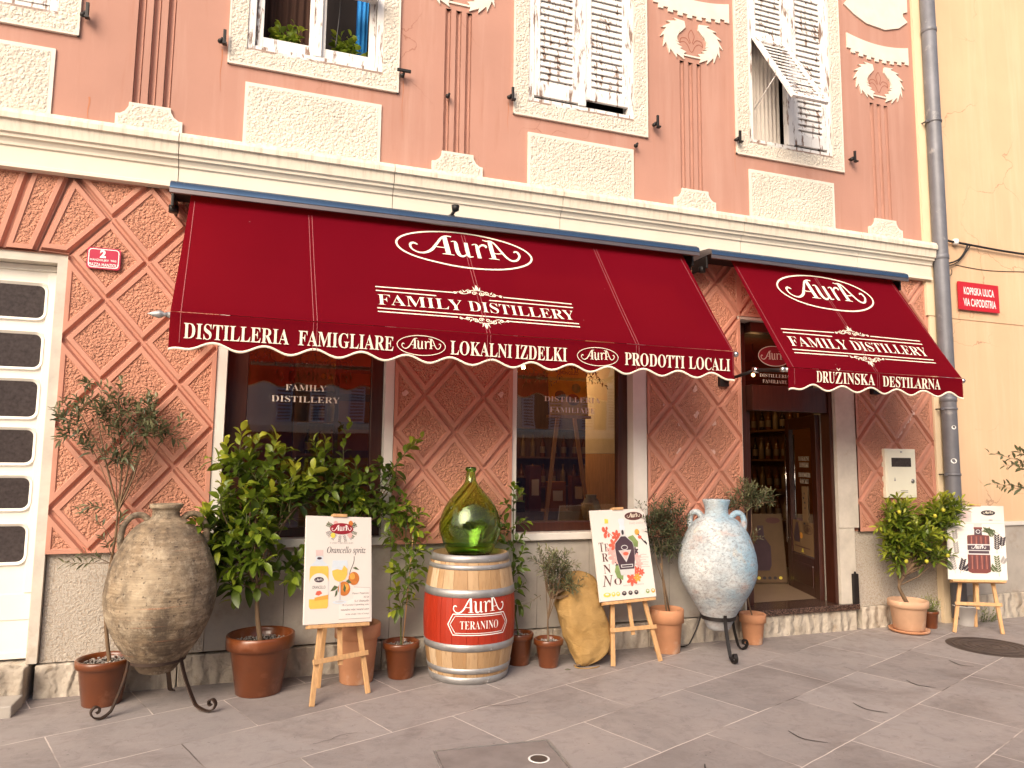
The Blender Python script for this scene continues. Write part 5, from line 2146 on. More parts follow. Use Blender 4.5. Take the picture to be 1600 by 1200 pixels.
def potted(name, label, cat, c, rb, rr, h, potmat, trunk, tr, top="gravel", band=.18, group=None, stake=None, saucer=False, tmat="bark"):
    c = (c[0], c[1], 0.0)
    t = thing(name, label, cat, c, group)
    lift = .028 if saucer else 0.0
    if saucer:
        m = MB()
        m.lathe([(rb * 1.05, 0), (rb * 1.28, .012), (rb * 1.34, .034), (rb * 1.30, .036), (rb * 1.22, .02), (.001, .016)], c, "terracotta", 36)
        ob("saucer", m, t)
    m = MB()
    potmesh(m, (c[0], c[1], lift), rb, rr, h - lift, potmat, band)
    ob("pot", m, t)
    m = MB()
    zs = h - h * band * .75
    m.lathe([(.001, zs + .006), (rr * .5, zs + .004), (rr - .024, zs - .004)][::-1], c, "soil", 24, cap=False)
    if top == "gravel":
        gravel(m, c, rr - .035, zs + .006, int(1100 * rr))
    ob("gravel" if top == "gravel" else "soil", m, t)
    ml, ms = MB(), MB()
    tp = spline([tuple(p) for p in trunk], 5)
    kk = len(tp)
    ms.tube(tp, [tr * (1 - .55 * i / (kk - 1)) for i in range(kk)], tmat, 9, False)
    return t, ml, ms


def finish(t, ml, ms, extra=None):
    ob("trunk", ms, t)
    ob("foliage", ml, t)


OW = lambda x, y, Y: tuple(onwall(x, y, Y))
# --- olive tree at the far left
c = (-.965, -.19)
tr_ = [(c[0] + .03, c[1], .27), OW(165, 965, -.17), OW(170, 900, -.15), OW(180, 840, -.12), OW(184, 800, -.12)]
t, ml, ms = potted("potted_olive", "tall spindly olive tree in a glazed pot beside the brown jar", "potted tree", c, .122, .178, .30, "terracotta_glazed", tr_, .014)
fork = Vector(tr_[-1])
for tip, y in (((128, 650), -.15), ((150, 640), -.2), ((205, 660), -.1), ((235, 650), -.15), ((225, 690), -.2), ((180, 640), -.12)):
    q = Vector(OW(tip[0], tip[1], y))
    mid = fork.lerp(q, .5) + Vector((random.uniform(-.04, .04), random.uniform(-.04, .04), 0))
    ms.tube([fork, mid, q], [.008, .006, .003], "bark", 6, False)
e = []
for px, py, rx, rz, wt in ((125, 655, .13, .12, 1.6), (165, 635, .17, .16, 2.2), (215, 670, .20, .17, 3.0), (240, 640, .10, .12, 1.2), (190, 700, .12, .12, 1.0), (255, 675, .14, .09, .9), (140, 690, .10, .08, .6)):
    q = OW(px, py, -.16)
    e.append((*q, rx, .14, rz, wt))
crown(ml, ms, tr_, e, 72, .17, 13, .074, .0185, "olive_leaf", .7, "bark", .15, .75, .2, 1.0, .002, .07)
for a, b in (((178, 800), (128, 790)), ((176, 845), (120, 795)), ((172, 880), (100, 880)), ((172, 880), (125, 862)), ((175, 870), (160, 838)), ((182, 840), (192, 800)), ((140, 600), (136, 600))):
    shoot(ml, ms, OW(*a, -.15), OW(*b, -.22), 14, .074, .018, "olive_leaf", .003, .08, .35, .2, .7, 1.0, .2, "bark")
for a, b in (((100, 660), (82, 640)), ((110, 680), (92, 688)), ((145, 640), (140, 596)), ((185, 640), (186, 603)), ((230, 640), (232, 622)), ((265, 680), (286, 692)), ((158, 640), (157, 600))):
    shoot(ml, ms, OW(*a, -.16), OW(*b, -.18), 12, .074, .018, "olive_leaf", .0025, .05, .1, .3, .85, .9, .15, "bark")
finish(t, ml, ms)

# --- big citrus
c = (.042, -.25)
tr_ = [(c[0], c[1], .34), OW(402, 960, -.25), OW(402, 925, -.25), OW(400, 890, -.25)]
t, ml, ms = potted("potted_citrus", "large bushy citrus tree in the biggest glazed pot", "potted tree", c, .158, .238, .41, "terracotta_glazed", tr_, .020, band=.23)
e = []
for px, py, rx, ry, rz, wt in ((345, 800, .20, .18, .24, 3.2), (400, 840, .24, .22, .30, 4.5), (395, 745, .22, .18, .24, 3.2), (450, 790, .20, .18, .28, 3.2), (345, 860, .16, .16, .2, 1.8), (450, 880, .16, .16, .16, 1.6), (385, 905, .22, .16, .10, 1.4)):
    e.append((*OW(px, py, -.24), rx, ry, rz, wt))
crown(ml, ms, tr_, e, 86, .24, 10, .126, .066, "citrus_leaf", .45, age0=.05, age1=.62, droop=.35)
for a, b in (((372, 745), (378, 668)), ((418, 745), (432, 682)), ((452, 800), (462, 725)), ((340, 790), (350, 748)), ((385, 830), (384, 765)), ((400, 800), (425, 765)), ((330, 830), (318, 795)), ((360, 760), (352, 690))):
    shoot(ml, ms, OW(*a, -.30), OW(*b, -.30), 12, .112, .056, "citrus_leaf", .005, .05, .15, .25, .98, .95, .15)
finish(t, ml, ms)

# --- citrus behind the drink poster
c = (.741, -.20)
tr_ = [(c[0], c[1], .38), OW(556, 900, -.17), OW(552, 830, -.14)]
t, ml, ms = potted("potted_citrus", "dark leaved citrus in a matt terracotta pot behind the orange drink poster", "potted tree", c, .125, .172, .43, "terracotta", tr_, .018, band=.24)
e = []
for px, py, rx, ry, rz, wt in ((510, 755, .14, .12, .16, 2.0), (560, 760, .20, .12, .18, 3.0), (595, 780, .14, .12, .16, 1.8), (520, 800, .18, .12, .10, 1.6), (610, 735, .12, .1, .1, .8), (560, 810, .25, .12, .08, 1.5)):
    e.append((*OW(px, py, -.12), rx, ry, rz, wt))
crown(ml, ms, tr_, e, 50, .21, 9, .102, .050, "citrus_leaf", .5, age0=.0, age1=.35, droop=.3)
for a, b in (((540, 750), (548, 660)), ((500, 740), (490, 690)), ((600, 750), (645, 690)), ((615, 730), (660, 685)), ((505, 740), (508, 688)), ((610, 800), (640, 790)), ((560, 770), (570, 800)), ((600, 800), (632, 800)), ((540, 775), (560, 778))):
    shoot(ml, ms, OW(*a, -.15), OW(*b, -.18), 11, .10, .048, "citrus_leaf", .004, .1, .15, .12, .75, .95, .2)
finish(t, ml, ms)

# --- slender climber left of the barrel
c = (1.08, -.19)
tr_ = [(c[0], c[1], .22), OW(627, 965, -.19), OW(634, 900, -.18), OW(634, 840, -.17), OW(636, 800, -.16)]
t, ml, ms = potted("potted_climber", "slender climbing plant on a thin cane in a small glazed pot left of the barrel", "potted plant", c, .097, .142, .268, "terracotta_glazed", tr_, .007, band=.2, tmat="green_stem")
ms.tube([(c[0] + .01, c[1], .22), OW(650, 790, -.14)], .005, "pine", 6)
for i, (a, b) in enumerate((((630, 960), (618, 915)), ((632, 930), (650, 900)), ((633, 900), (612, 880)), ((634, 890), (655, 858)), ((634, 870), (612, 850)), ((634, 850), (652, 835)), ((636, 830), (615, 812)), ((636, 815), (660, 800)), ((636, 800), (632, 770)),
                            ((640, 820), (668, 838)), ((634, 895), (660, 885)), ((632, 925), (612, 925)), ((630, 945), (648, 935)), ((636, 810), (606, 815)), ((636, 800), (610, 850)), ((636, 790), (650, 830)), ((634, 880), (640, 850)), ((634, 860), (668, 862)), ((634, 905), (604, 888)), ((634, 845), (600, 838)), ((634, 830), (655, 812)), ((630, 950), (612, 955)), ((633, 915), (656, 912)))):
    shoot(ml, ms, OW(*a, -.19), OW(*b, -.24 if i % 2 else -.16), 9, .088, .042, "citrus_leaf", .0035, .08, .1, .12, .55 if i % 3 else .95, .95, .3)
finish(t, ml, ms)

# --- climber right of the barrel
c = (2.075, -.125)
tr_ = [(c[0], c[1], .21), OW(803, 940, -.10), OW(802, 880, -.08), OW(802, 800, -.06), OW(803, 765, -.05)]
t, ml, ms = potted("potted_climber", "slender climbing plant in a small glazed pot half hidden right of the barrel", "potted plant", c, .088, .124, .252, "terracotta_glazed", tr_, .007, band=.2, tmat="green_stem")
for i, (a, b) in enumerate((((803, 940), (815, 950)), ((803, 925), (818, 915)), ((803, 900), (816, 885)), ((802, 880), (818, 860)), ((802, 860), (786, 845)), ((802, 850), (820, 838)), ((802, 835), (782, 822)), ((802, 820), (822, 815)), ((802, 800), (788, 785)), ((802, 790), (815, 770)), ((803, 780), (804, 758)), ((802, 830), (780, 800)), ((803, 870), (812, 905)))):
    shoot(ml, ms, OW(*a, -.10), OW(*b, -.13), 8, .095, .044, "citrus_leaf", .0035, .08, .1, .05, .4, .95, .3)
finish(t, ml, ms)

# --- small olive by the sack
c = (2.285, -.265)
tr_ = [(c[0], c[1], .18), OW(856, 970, -.26), OW(860, 935, -.25)]
t, ml, ms = potted("potted_olive", "small round olive bush in a small glazed pot between barrel and sack", "potted tree", c, .078, .122, .222, "terracotta_glazed", tr_, .009, band=.22)
e = []
for px, py, rx, rz, wt in ((868, 900, .16, .17, 3), (855, 880, .12, .12, 1.5), (888, 912, .14, .12, 1.8), (875, 875, .12, .08, 1)):
    e.append((*OW(px, py, -.25), rx, .14, rz, wt))
crown(ml, ms, tr_, e, 76, .15, 14, .054, .0115, "olive_leaf", .55, "bark", .2, .8, .15, .9, .0022, .4)
for a, b in (((845, 930), (820, 945)), ((890, 925), (912, 915)), ((850, 870), (842, 858)), ((868, 880), (865, 855)), ((895, 900), (905, 880))):
    shoot(ml, ms, OW(*a, -.26), OW(*b, -.28), 10, .045, .009, "olive_leaf", .0022, .05, .1, .3, .8, .9, .15, "bark")
finish(t, ml, ms)

# --- bushy plant behind the wine poster
c = (3.47, -.15)
tr_ = [(c[0], c[1], .33), OW(1036, 910, -.14), OW(1034, 870, -.13)]
t, ml, ms = potted("potted_shrub", "ball shaped fine leaved shrub in a tall matt terracotta pot behind the wine poster", "potted tree", c, .112, .15, .375, "terracotta", tr_, .010, top="soil", band=.32)
ms.tube([(c[0] + .03, c[1], .33), OW(1032, 880, -.13)], .008, "bark", 7)
e = []
for px, py, rx, rz, wt in ((1035, 825, .22, .24, 3), (1050, 810, .17, .18, 2), (1020, 810, .15, .16, 1.4), (1040, 850, .2, .12, 1.4)):
    e.append((*OW(px, py, -.12), rx, .16, rz, wt))
crown(ml, ms, tr_, e, 120, .15, 14, .050, .014, "olive_leaf", .5, "bark", .0, .45, .12, .9, .002, .08)
for a, b in (((1005, 800), (995, 783)), ((1060, 800), (1073, 778)), ((1040, 790), (1042, 775)), ((1065, 830), (1072, 850))):
    shoot(ml, ms, OW(*a, -.14), OW(*b, -.15), 11, .045, .010, "olive_leaf", .0022, .05, .1, .2, .7, .9, .15, "bark")
finish(t, ml, ms)

# --- umbrella olive by the door
c = (4.40, -.13)
tr_ = [(c[0], c[1], .24), OW(1168, 930, -.12), OW(1167, 870, -.12), OW(1167, 800, -.12), OW(1169, 782, -.12)]
t, ml, ms = potted("potted_olive", "thin olive standard with umbrella crown in a matt pot by the shop door", "potted tree", c, .084, .122, .275, "terracotta", tr_, .007, top="soil", band=.3)
e = []
for px, py, rx, rz, wt in ((1150, 785, .14, .06, 1.2), (1185, 782, .20, .08, 2), (1172, 768, .16, .07, 1.6), (1205, 780, .12, .05, .8)):
    e.append((*OW(px, py, -.13), rx, .16, rz, wt))
crown(ml, ms, tr_, e, 52, .16, 13, .066, .015, "olive_leaf", .5, "bark", .15, .75, .12, .9, .0022, .3)
for a, b in (((1168, 790), (1132, 770)), ((1168, 790), (1222, 772)), ((1170, 780), (1160, 750)), ((1172, 780), (1178, 752)), ((1167, 850), (1190, 840)), ((1167, 850), (1186, 828)), ((1168, 920), (1182, 905))):
    shoot(ml, ms, OW(*a, -.13), OW(*b, -.15), 10, .055, .011, "olive_leaf", .0025, .06, .25, .2, .8, .9, .1, "bark")
finish(t, ml, ms)

# --- kumquat
c = (6.235, -.20)
tr_ = [(c[0] - .01, c[1], .27), OW(1408, 925, -.2), OW(1405, 915, -.2), OW(1412, 900, -.19)]
t, ml, ms = potted("potted_kumquat", "kumquat tree with small green yellow fruits in a pale wide pot by the meter box", "potted tree", c, .142, .188, .315, "terracotta_pale", tr_, .022, top="soil", band=.24, saucer=True)
k0 = Vector(tr_[-1])
for q, y in (((1400, 850), -.2), ((1425, 860), -.16), ((1450, 850), -.2), ((1470, 820), -.2), ((1390, 830), -.15)):
    q = Vector(OW(*q, y))
    ms.tube([k0, k0.lerp(q, .5) + Vector((0, 0, .02)), q], [.013, .010, .006], "bark", 7, False)
e = []
for px, py, rx, ry, rz, wt in ((1402, 810, .14, .15, .17, 2.2), (1398, 845, .12, .15, .14, 1.5), (1430, 840, .22, .18, .16, 3.0), (1465, 815, .20, .16, .16, 2.6), (1485, 800, .18, .14, .12, 2.0), (1450, 870, .22, .16, .12, 2.0), (1400, 870, .12, .12, .1, .8)):
    e.append((*OW(px, py, -.2), rx, ry, rz, wt))
crown(ml, ms, tr_, e, 185, .19, 12, .104, .034, "kumquat_leaf", .55, age0=.1, age1=.8, droop=.15, spread=.85)
for a, b in (((1395, 810), (1385, 782)), ((1415, 815), (1412, 785)), ((1470, 800), (1472, 775)), ((1490, 800), (1512, 790)), ((1490, 810), (1508, 815)), ((1400, 860), (1378, 865)), ((1410, 890), (1393, 895)), ((1385, 820), (1370, 825))):
    shoot(ml, ms, OW(*a, -.22), OW(*b, -.24), 14, .094, .027, "kumquat_leaf", .003, .05, .1, .4, 1.0, .85, .1)
ob("trunk", ms, t)
ob("foliage", ml, t)
for px, py in ((1474, 797), (1461, 806), (1481, 868), (1448, 877), (1416, 877), (1440, 850), (1470, 840), (1405, 800)):
    m = MB()
    m.lathe([(.0, -.022), (.012, -.018), (.018, -.007), (.019, .005), (.013, .016), (.0, .021)], OW(px, py, -.34), "kumquat_fruit", 10, cap=False)
    ob("fruit", m, t)

# --- little pot of herbs, plastic tub
c = (6.60, -.13)
t, ml, ms = potted("potted_herb", "little pot of wispy grass beside the kumquat", "potted plant", c, .063, .085, .172, "terracotta_glazed", [(c[0], c[1], .15), (c[0] + .005, c[1], .2)], .004, top="soil")
for i in range(46):
    a = random.uniform(0, 6.28)
    p0 = Vector((c[0] + random.uniform(-.04, .04), c[1] + random.uniform(-.04, .04), .15))
    p1 = p0 + Vector((cos(a) * random.uniform(.03, .15), sin(a) * random.uniform(.02, .1), random.uniform(.06, .17)))
    shoot(ml, ms, p0, p1, 5, .04, .006, "kumquat_leaf", .0015, .15, .3, .2, .8, .6, .2)
finish(t, ml, ms)
t = thing("plastic_tub", "translucent plastic tub with weeds behind the right easel", "tub", (7.10, -.13, 0))
m = MB()
m.lathe([(.098, 0), (.10, .004), (.124, .19), (.130, .192), (.130, .204), (.118, .204), (.094, .012), (.001, .012)], (7.10, -.13, 0), "clear_plastic", 28)
ob("tub", m, t)
ml, ms = MB(), MB()
for i in range(26):
    p0 = Vector((7.45 + random.uniform(-.1, .12), -.10 + random.uniform(-.03, .03), .0))
    shoot(ml, ms, p0, p0 + Vector((random.uniform(-.1, .1), random.uniform(-.08, .02), random.uniform(.05, .15))), 5, .035, .008, "kumquat_leaf", .0015, .1, .2, .1, .6, .8, .2)
wd = thing("weed", "tuft of weeds growing at the foot of the yellow house", "weed", (7.45, -.1, 0))
ob("stem", ms, wd)
ob("foliage", ml, wd)

# --- olive tree standing just past the right edge, two branches reach into view
c = (8.55, -.75)
tr_ = [(c[0], c[1], .30), (8.54, -.74, .9), (8.50, -.73, 1.4), (8.45, -.72, 1.7)]
t, ml, ms = potted("potted_olive", "olive tree past the right edge with two thin branches in front of the yellow wall", "potted tree", c, .16, .22, .36, "terracotta", tr_, .016, top="soil")
crown(ml, ms, tr_, [(8.75, -.7, 1.75, .35, .35, .35, 1)], 40, .2, 11, .06, .013, "olive_leaf", .5, "bark", .2, .8, .15, .9, .0025, .6)
for a, b in (((1625, 735), (1546, 708)), ((1615, 725), (1568, 728)), ((1625, 765), (1546, 756)), ((1612, 715), (1590, 705)), ((1620, 740), (1590, 730)), ((1618, 765), (1562, 762))):
    shoot(ml, ms, OW(*a, -.72), OW(*b, -.72), 13, .085, .028, "olive_leaf", .004, .04, .3, .2, .7, .9, .15, "bark")
for a in ((1625, 735), (1625, 765)):
    ms.tube([tr_[-1], OW(*a, -.72)], .006, "bark", 6, False)
finish(t, ml, ms)
# window plants upstairs
for x, lb in ((.02, "leafy green houseplant behind the left pane of the open upstairs window"), (.53, "leafy green houseplant behind the right pane of the open upstairs window")):
    t = thing("houseplant", lb, "houseplant", (x, .19, 5.0), "houseplants on the upstairs sill")
    ml, ms = MB(), MB()
    ms.lathe([(.04, 0), (.055, .07), (.05, .07), (.045, .06), (.001, .06)], (x, .19, 4.99), "terracotta", 16)
    for i in range(30):
        a = random.uniform(0, 6.28)
        p0 = Vector((x, .17, 5.05))
        shoot(ml, ms, p0, p0 + Vector((cos(a) * random.uniform(.05, .17), sin(a) * .06 - .03, random.uniform(.06, .27))), 5, .085, .055, "kumquat_leaf", .002, .1, .4, .1, .7, 1.0, .3)
    ob("pot", ms, t)
    ob("foliage", ml, t)
# garlands hanging inside the shop windows
for (gx, gy, gz, wd_), lb, fruit in (((.34, .55, 2.58, .42), "leafy garland with an orange hanging inside the left shop window", "art_orange"), ((2.75, .5, 2.62, .50), "leafy garland with lemons hanging inside the middle shop window", "lemon")):
    t = thing("garland", lb, "garland", (gx, gy, gz), "garlands inside the shop windows")
    ml, ms = MB(), MB()
    ms.tube([(gx, gy, gz), (gx, gy, IZ1)], .004, "cable_black", 5)
    for i in range(24):
        u = random.uniform(-wd_, wd_)
        p0 = Vector((gx + u, gy + random.uniform(-.08, .08), gz + random.uniform(-.05, .05)))
        shoot(ml, ms, p0, p0 + Vector((random.uniform(-.14, .14), random.uniform(-.08, .08), random.uniform(-.25, .1))), 8, .05, .016, "olive_leaf", .003, .1, .1, .1, .6, .9, .3, "bark")
    ob("twig", ms, t)
    ob("foliage", ml, t)
    for dx, dz, r in ((-.26, -.03, .062), (.12, -.20, .022), (.18, -.21, .022), (.2, -.10, .02)) if fruit == "art_orange" else ((-.2, -.08, .04), (.2, -.05, .04)):
        m = MB()
        m.lathe([(r * sin(pi * k / 8), -r * cos(pi * k / 8)) for k in range(9)], (gx + dx, gy - .1, gz + dz), fruit if r > .03 else "lemon", 14, cap=False)
        ob("fruit", m, t)

# ------------------------------------------------------------------ barrel
BC = (1.605, -.262)
BH = .945


def brad(z):
    return .300 + .062 * (1 - ((z - BH / 2) / (BH / 2)) ** 2)


t = thing("wine_barrel", "oak barrel with galvanised hoops and a red painted band", "barrel", (*BC, 0))
m = MB()
NS = 26
rows = [0, .05, .10, .16, .22, .28, .30, .36, .42, .48, .54, .60, .645, .70, .76, .82, .88, .945]
rnd = random.Random(3)
edges = [0]
for i in range(NS):
    edges.append(edges[-1] + rnd.uniform(.6, 1.4))
edges = [e / edges[-1] * 2 * pi for e in edges]
m2 = MB()
for i in range(NS):
    a0, a1 = edges[i] + .006, edges[i + 1] - .006
    age = rnd.random()
    aa = [a0 - .006, a0, (a0 + a1) / 2, a1, a1 + .006]
    dr = [-.004, 0, .0012, 0, -.004]
    for r0, r1 in zip(rows, rows[1:]):
        red = .295 <= (r0 + r1) / 2 <= .65
        vs = [(BC[0] + (brad(z) + d) * cos(a), BC[1] + (brad(z) + d) * sin(a), z) for z in (r0, r1) for a, d in zip(aa, dr)]
        m.add(vs, [(k, k + 1, 5 + k + 1, 5 + k) for k in range(4)], "barrel_red" if red else "oak_staves", False, None, age)
ri = brad(BH) - .025
m.lathe([(brad(BH) - .003, BH), (ri, BH), (ri, BH - .03), (.001, BH - .03)], (*BC, 0), "oak_staves", 48, cap=False)
ob("staves", m, t)
for z0, z1 in ((.896, .948), (.842, .876), (.642, .700), (.248, .302), (.080, .122), (-.0, .056)):
    m = MB()
    m.lathe([(brad(z0) + .0005, z0), (brad(z0) + .005, z0 + .001), (brad(z1) + .005, z1 - .001), (brad(z1) + .0005, z1)], (*BC, 0), "galvanised", 64, cap=False)
    for a in (-1.35, 1.9):
        for dz in (.3, .7):
            z = z0 + (z1 - z0) * dz
            m.lathe([(.006, -.003), (.0, .003)], (BC[0] + (brad(z) + .005) * cos(a), BC[1] + (brad(z) + .005) * sin(a), z), "galvanised", 8, cap=False)
    ob("hoop", m, t)
A0 = radians(-93)
bf = lambda u, v, n=0.0: Vector((BC[0] + (brad(v) + .0035 + n) * cos(A0 + u / .362), BC[1] + (brad(v) + .0035 + n) * sin(A0 + u / .362), v))
m = MB()
logo(m, -.205, .540, .41, "white_print", bf, 0, .85)
text(m, "TERANINO", -.150, .150, .418, .478, "white_print", bf, 0, 'serif', -.012)


def panel(h, e, cut):
    q = [(-.205 + e + cut, .450 - h), (.205 - e - cut, .450 - h), (.245 - e, .450), (.205 - e - cut, .450 + h), (-.205 + e + cut, .450 + h), (-.245 + e, .450)]
    out = []
    for i in range(6):
        a, b = q[i], q[(i + 1) % 6]
        for k in range(8):
            out.append((a[0] + (b[0] - a[0]) * k / 8, a[1] + (b[1] - a[1]) * k / 8))
    return out


m.ribbon(panel(.076, 0, 0), .007, "white_print", bf, 0, True)
m.ribbon(panel(.062, .018, .0), .0045, "white_print", bf, 0, True)
ob("lettering", m, t)

# ------------------------------------------------------------------ demijohn
t = MB()
z0 = BH - .03
c = (1.598, -.262, z0)
prf = spline([(.160, .0), (.192, .05), (.222, .12), (.243, .18), (.249, .24), (.238, .298), (.217, .358), (.183, .418), (.136, .477), (.082, .537), (.050, .580), (.038, .626), (.035, .668)], 4)
outer = [(.001, .012), (.10, .004)] + prf + [(.043, .671), (.045, .684), (.043, .697), (.037, .701)]
inner = [(.030, .700)] + [(max(.029, r - .007), z) for r, z in prf[::-1] if z > .012] + [(.10, .012), (.001, .02)]
t.lathe(outer + inner, c, "green_glass", 56, cap=False)
ob("demijohn", t, None, "big green glass demijohn standing on the oak barrel", "demijohn", base=c)


# ------------------------------------------------------------------ clay jars
def jar(name, label, c, prof, mat, handles, ringz, ringr, feet, iron, hr, hz0, hz1):
    t = thing(name, label, "jar", (c[0], c[1], 0))
    m = MB()
    random.seed(11)
    pr = spline(prof, 4)
    ph = random.uniform(0, 6)
    m.lathe(pr, c, mat, 72, lambda a, z: .006 * sin(2 * a + ph) + .004 * sin(5 * a + z * 9) + .003 * sin(z * 75), cap=False)
    ob("body", m, t)
    for a in handles:
        m = MB()
        P = lambda r, z: (c[0] + r * cos(a), c[1] + r * sin(a), c[2] + z)
        pts = spline([P(*q) for q in hr], 6)
        # broad strap handle
        side = Vector((-sin(a), cos(a), 0))
        k = len(pts)
        m.tube(pts, [hz0 + (hz1 - hz0) * abs(2 * i / (k - 1) - 1) for i in range(k)], mat, 10, False)
        m.v = [tuple(Vector(v) + side * (side.dot(Vector(v) - Vector(c))) * .45) for v in m.v]
        ob("handle", m, t)
    # the stand carries the jar: a thing of its own
    s = thing("jar_stand", label.split(" jar")[0] + " jar's iron tripod stand with scrolled feet", "stand", (c[0], c[1], 0))
    m = MB()
    ring = [(c[0] + ringr * cos(2 * pi * i / 40), c[1] + ringr * sin(2 * pi * i / 40), ringz) for i in range(41)]
    vs, fs = [], []
    for i in range(41):
        x, y, z = ring[i]
        for dr, dz in ((0, -.016), (.007, -.016), (.007, .016), (0, .016)):
            a = 2 * pi * i / 40
            vs.append((x + dr * cos(a), y + dr * sin(a), z + dz))
    for i in range(40):
        for k in range(4):
            fs.append((4 * i + k, 4 * i + 4 + k, 4 * i + 4 + (k + 1) % 4, 4 * i + (k + 1) % 4))
    m.add(vs, fs, iron)
    ob("ring", m, s)
    for fx, fy, scroll in feet:
        d = Vector((fx - c[0], fy - c[1], 0))
        R = d.length
        d.normalize()
        sd = Vector((-d.y, d.x, 0))
        Q = lambda r, z: Vector((c[0], c[1], 0)) + d * r + Vector((0, 0, z))
        pts = [Q(ringr + .030, ringz + .10), Q(ringr + .014, ringz + .05), Q(ringr + .012, ringz - .01), Q(ringr + (R - ringr) * .22, ringz * .62), Q(ringr + (R - ringr) * .52, ringz * .2), Q(ringr + (R - ringr) * .66, .03), Q(R - .01, .008)]
        if scroll:
            pts += [Q(R + .035, .022), Q(R + .052, .058), Q(R + .030, .085), Q(R + .004, .076), Q(R + .004, .052), Q(R + .020, .046)]
        m = MB()
        m.strip(spline(pts, 5), .030, .008, sd, iron)
        ob("leg", m, s)
    return t


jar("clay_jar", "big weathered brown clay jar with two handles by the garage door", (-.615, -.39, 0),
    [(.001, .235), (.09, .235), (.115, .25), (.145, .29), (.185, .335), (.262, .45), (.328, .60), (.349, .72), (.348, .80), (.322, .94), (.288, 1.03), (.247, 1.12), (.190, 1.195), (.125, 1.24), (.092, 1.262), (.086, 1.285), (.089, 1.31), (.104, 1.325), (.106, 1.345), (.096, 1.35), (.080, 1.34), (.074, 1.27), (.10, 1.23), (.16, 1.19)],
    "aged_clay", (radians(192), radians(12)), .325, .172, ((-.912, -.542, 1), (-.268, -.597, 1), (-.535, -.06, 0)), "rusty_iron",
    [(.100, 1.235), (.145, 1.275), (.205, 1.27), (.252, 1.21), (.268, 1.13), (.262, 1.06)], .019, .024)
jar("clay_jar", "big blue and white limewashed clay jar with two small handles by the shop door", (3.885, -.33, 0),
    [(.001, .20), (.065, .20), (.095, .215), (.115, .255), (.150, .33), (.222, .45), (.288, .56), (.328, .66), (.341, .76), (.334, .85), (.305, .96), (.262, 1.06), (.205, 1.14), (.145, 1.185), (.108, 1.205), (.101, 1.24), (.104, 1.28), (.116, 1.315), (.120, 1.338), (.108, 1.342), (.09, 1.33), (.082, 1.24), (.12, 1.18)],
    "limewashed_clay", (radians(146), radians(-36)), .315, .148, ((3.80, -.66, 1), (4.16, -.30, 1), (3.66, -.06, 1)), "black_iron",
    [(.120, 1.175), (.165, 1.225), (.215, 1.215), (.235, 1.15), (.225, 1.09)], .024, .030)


# ------------------------------------------------------------------ easels with posters
def easel(label, plabel, BL, BR, TL, TR, fL, fR, fB, art, barz, clampu=None):
    BL, BR, TL, TR = map(Vector, (BL, BR, TL, TR))
    U = (BR - BL)
    Wd = U.length
    V = (TL - BL + TR - BR) / 2
    Hh = V.length
    U.normalize()
    V.normalize()
    N = U.cross(V).normalized()           # towards the street
    t = thing("easel", label, "easel", ((fL[0] + fR[0]) / 2, (fL[1] + fR[1]) / 2, 0))
    cen = (BL + BR) / 2
    up = V * Hh
    off = N * -.034
    topc = cen + up * 1.0 + off

    def leg(f, side):
        f = Vector((*f, 0))
        q = topc + U * (side * .045) + V * .0
        m = MB()
        m.beam(f, q, .034, .022, "pine", tuple(N), .002)
        ob("leg", m, t)
        return f, q
    l0, l1 = leg(fL, -1)
    r0, r1 = leg(fR, 1)
    m = MB()
    b0 = Vector((*fB, 0))
    m.beam(b0, topc + N * -.03 - V * .05, .03, .020, "pine", tuple(N), .002)
    ob("leg", m, t)
    k = barz / max(.01, l1.z)
    a, b = l0.lerp(l1, k), r0.lerp(r1, k)
    m = MB()
    e = (b - a).normalized() * .035
    m.beam(a - e + N * .023, b + e + N * .023, .034, .016, "pine", tuple(N), .002)
    ob("crossbar", m, t)
    m = MB()
    cb = (a + b) / 2
    m.beam(cb - V * .05 + N * .004, topc + V * .02 + N * .002, .034, .014, "pine", tuple(N), .002)
    ob("post", m, t)
    m = MB()
    m.beam(BL + N * .002 - V * .016 + U * .03 - N * .01, BR + N * .002 - V * .016 - U * .03 - N * .01, .024, .075, "pine", tuple(N), .003)
    ob("tray", m, t)
    m = MB()
    m.beam(cen + up + V * .006 - U * .055 - N * .01, cen + up + V * .006 + U * .055 - N * .01, .022, .05, "pine", tuple(N), .003)
    ob("clamp", m, t)
    p = thing("poster_board", plabel, "poster", tuple(cen))
    m = MB()
    f = lambda u, v, n=0.0: BL + U * u + V * v + N * n
    m.box((0, 0, -.020), (Wd, Hh, 0), "paper", f, .003)
    ob("canvas", m, p)
    m = MB()
    fu = lambda u, v, n=0.0: BL + U * (u * Wd) + V * (v * Hh) + N * (n + .0012)
    art(m, fu, Wd, Hh)
    ob("print", m, p)
    return t


def sprig(m, fn, x, y, a, L, asp, n=5, mat="art_leaf", w=.012, ls=.05, z=0.0):
    """a twig with paired leaves; asp = width / height of the board"""
    dx, dy = cos(a) * L, sin(a) * L * asp
    m.ribbon([(x, y), (x + dx * .5, y + dy * .5 + .004), (x + dx, y + dy)], w * .3, mat, fn, z)
    for i in range(n):
        for s in (-1, 1):
            t = .2 + .8 * i / n
            b = a + s * .75
            px, py = x + dx * t, y + dy * t
            ex, ey = px + cos(b) * ls, py + sin(b) * ls * asp
            nx, ny = -sin(b) * w, cos(b) * w * asp
            mx, my = (px + ex) / 2, (py + ey) / 2
            q = [(px, py), (mx - nx, my - ny), (ex, ey), (mx + nx, my + ny)]
            m.flat(q, mat, fn, z + .0002)


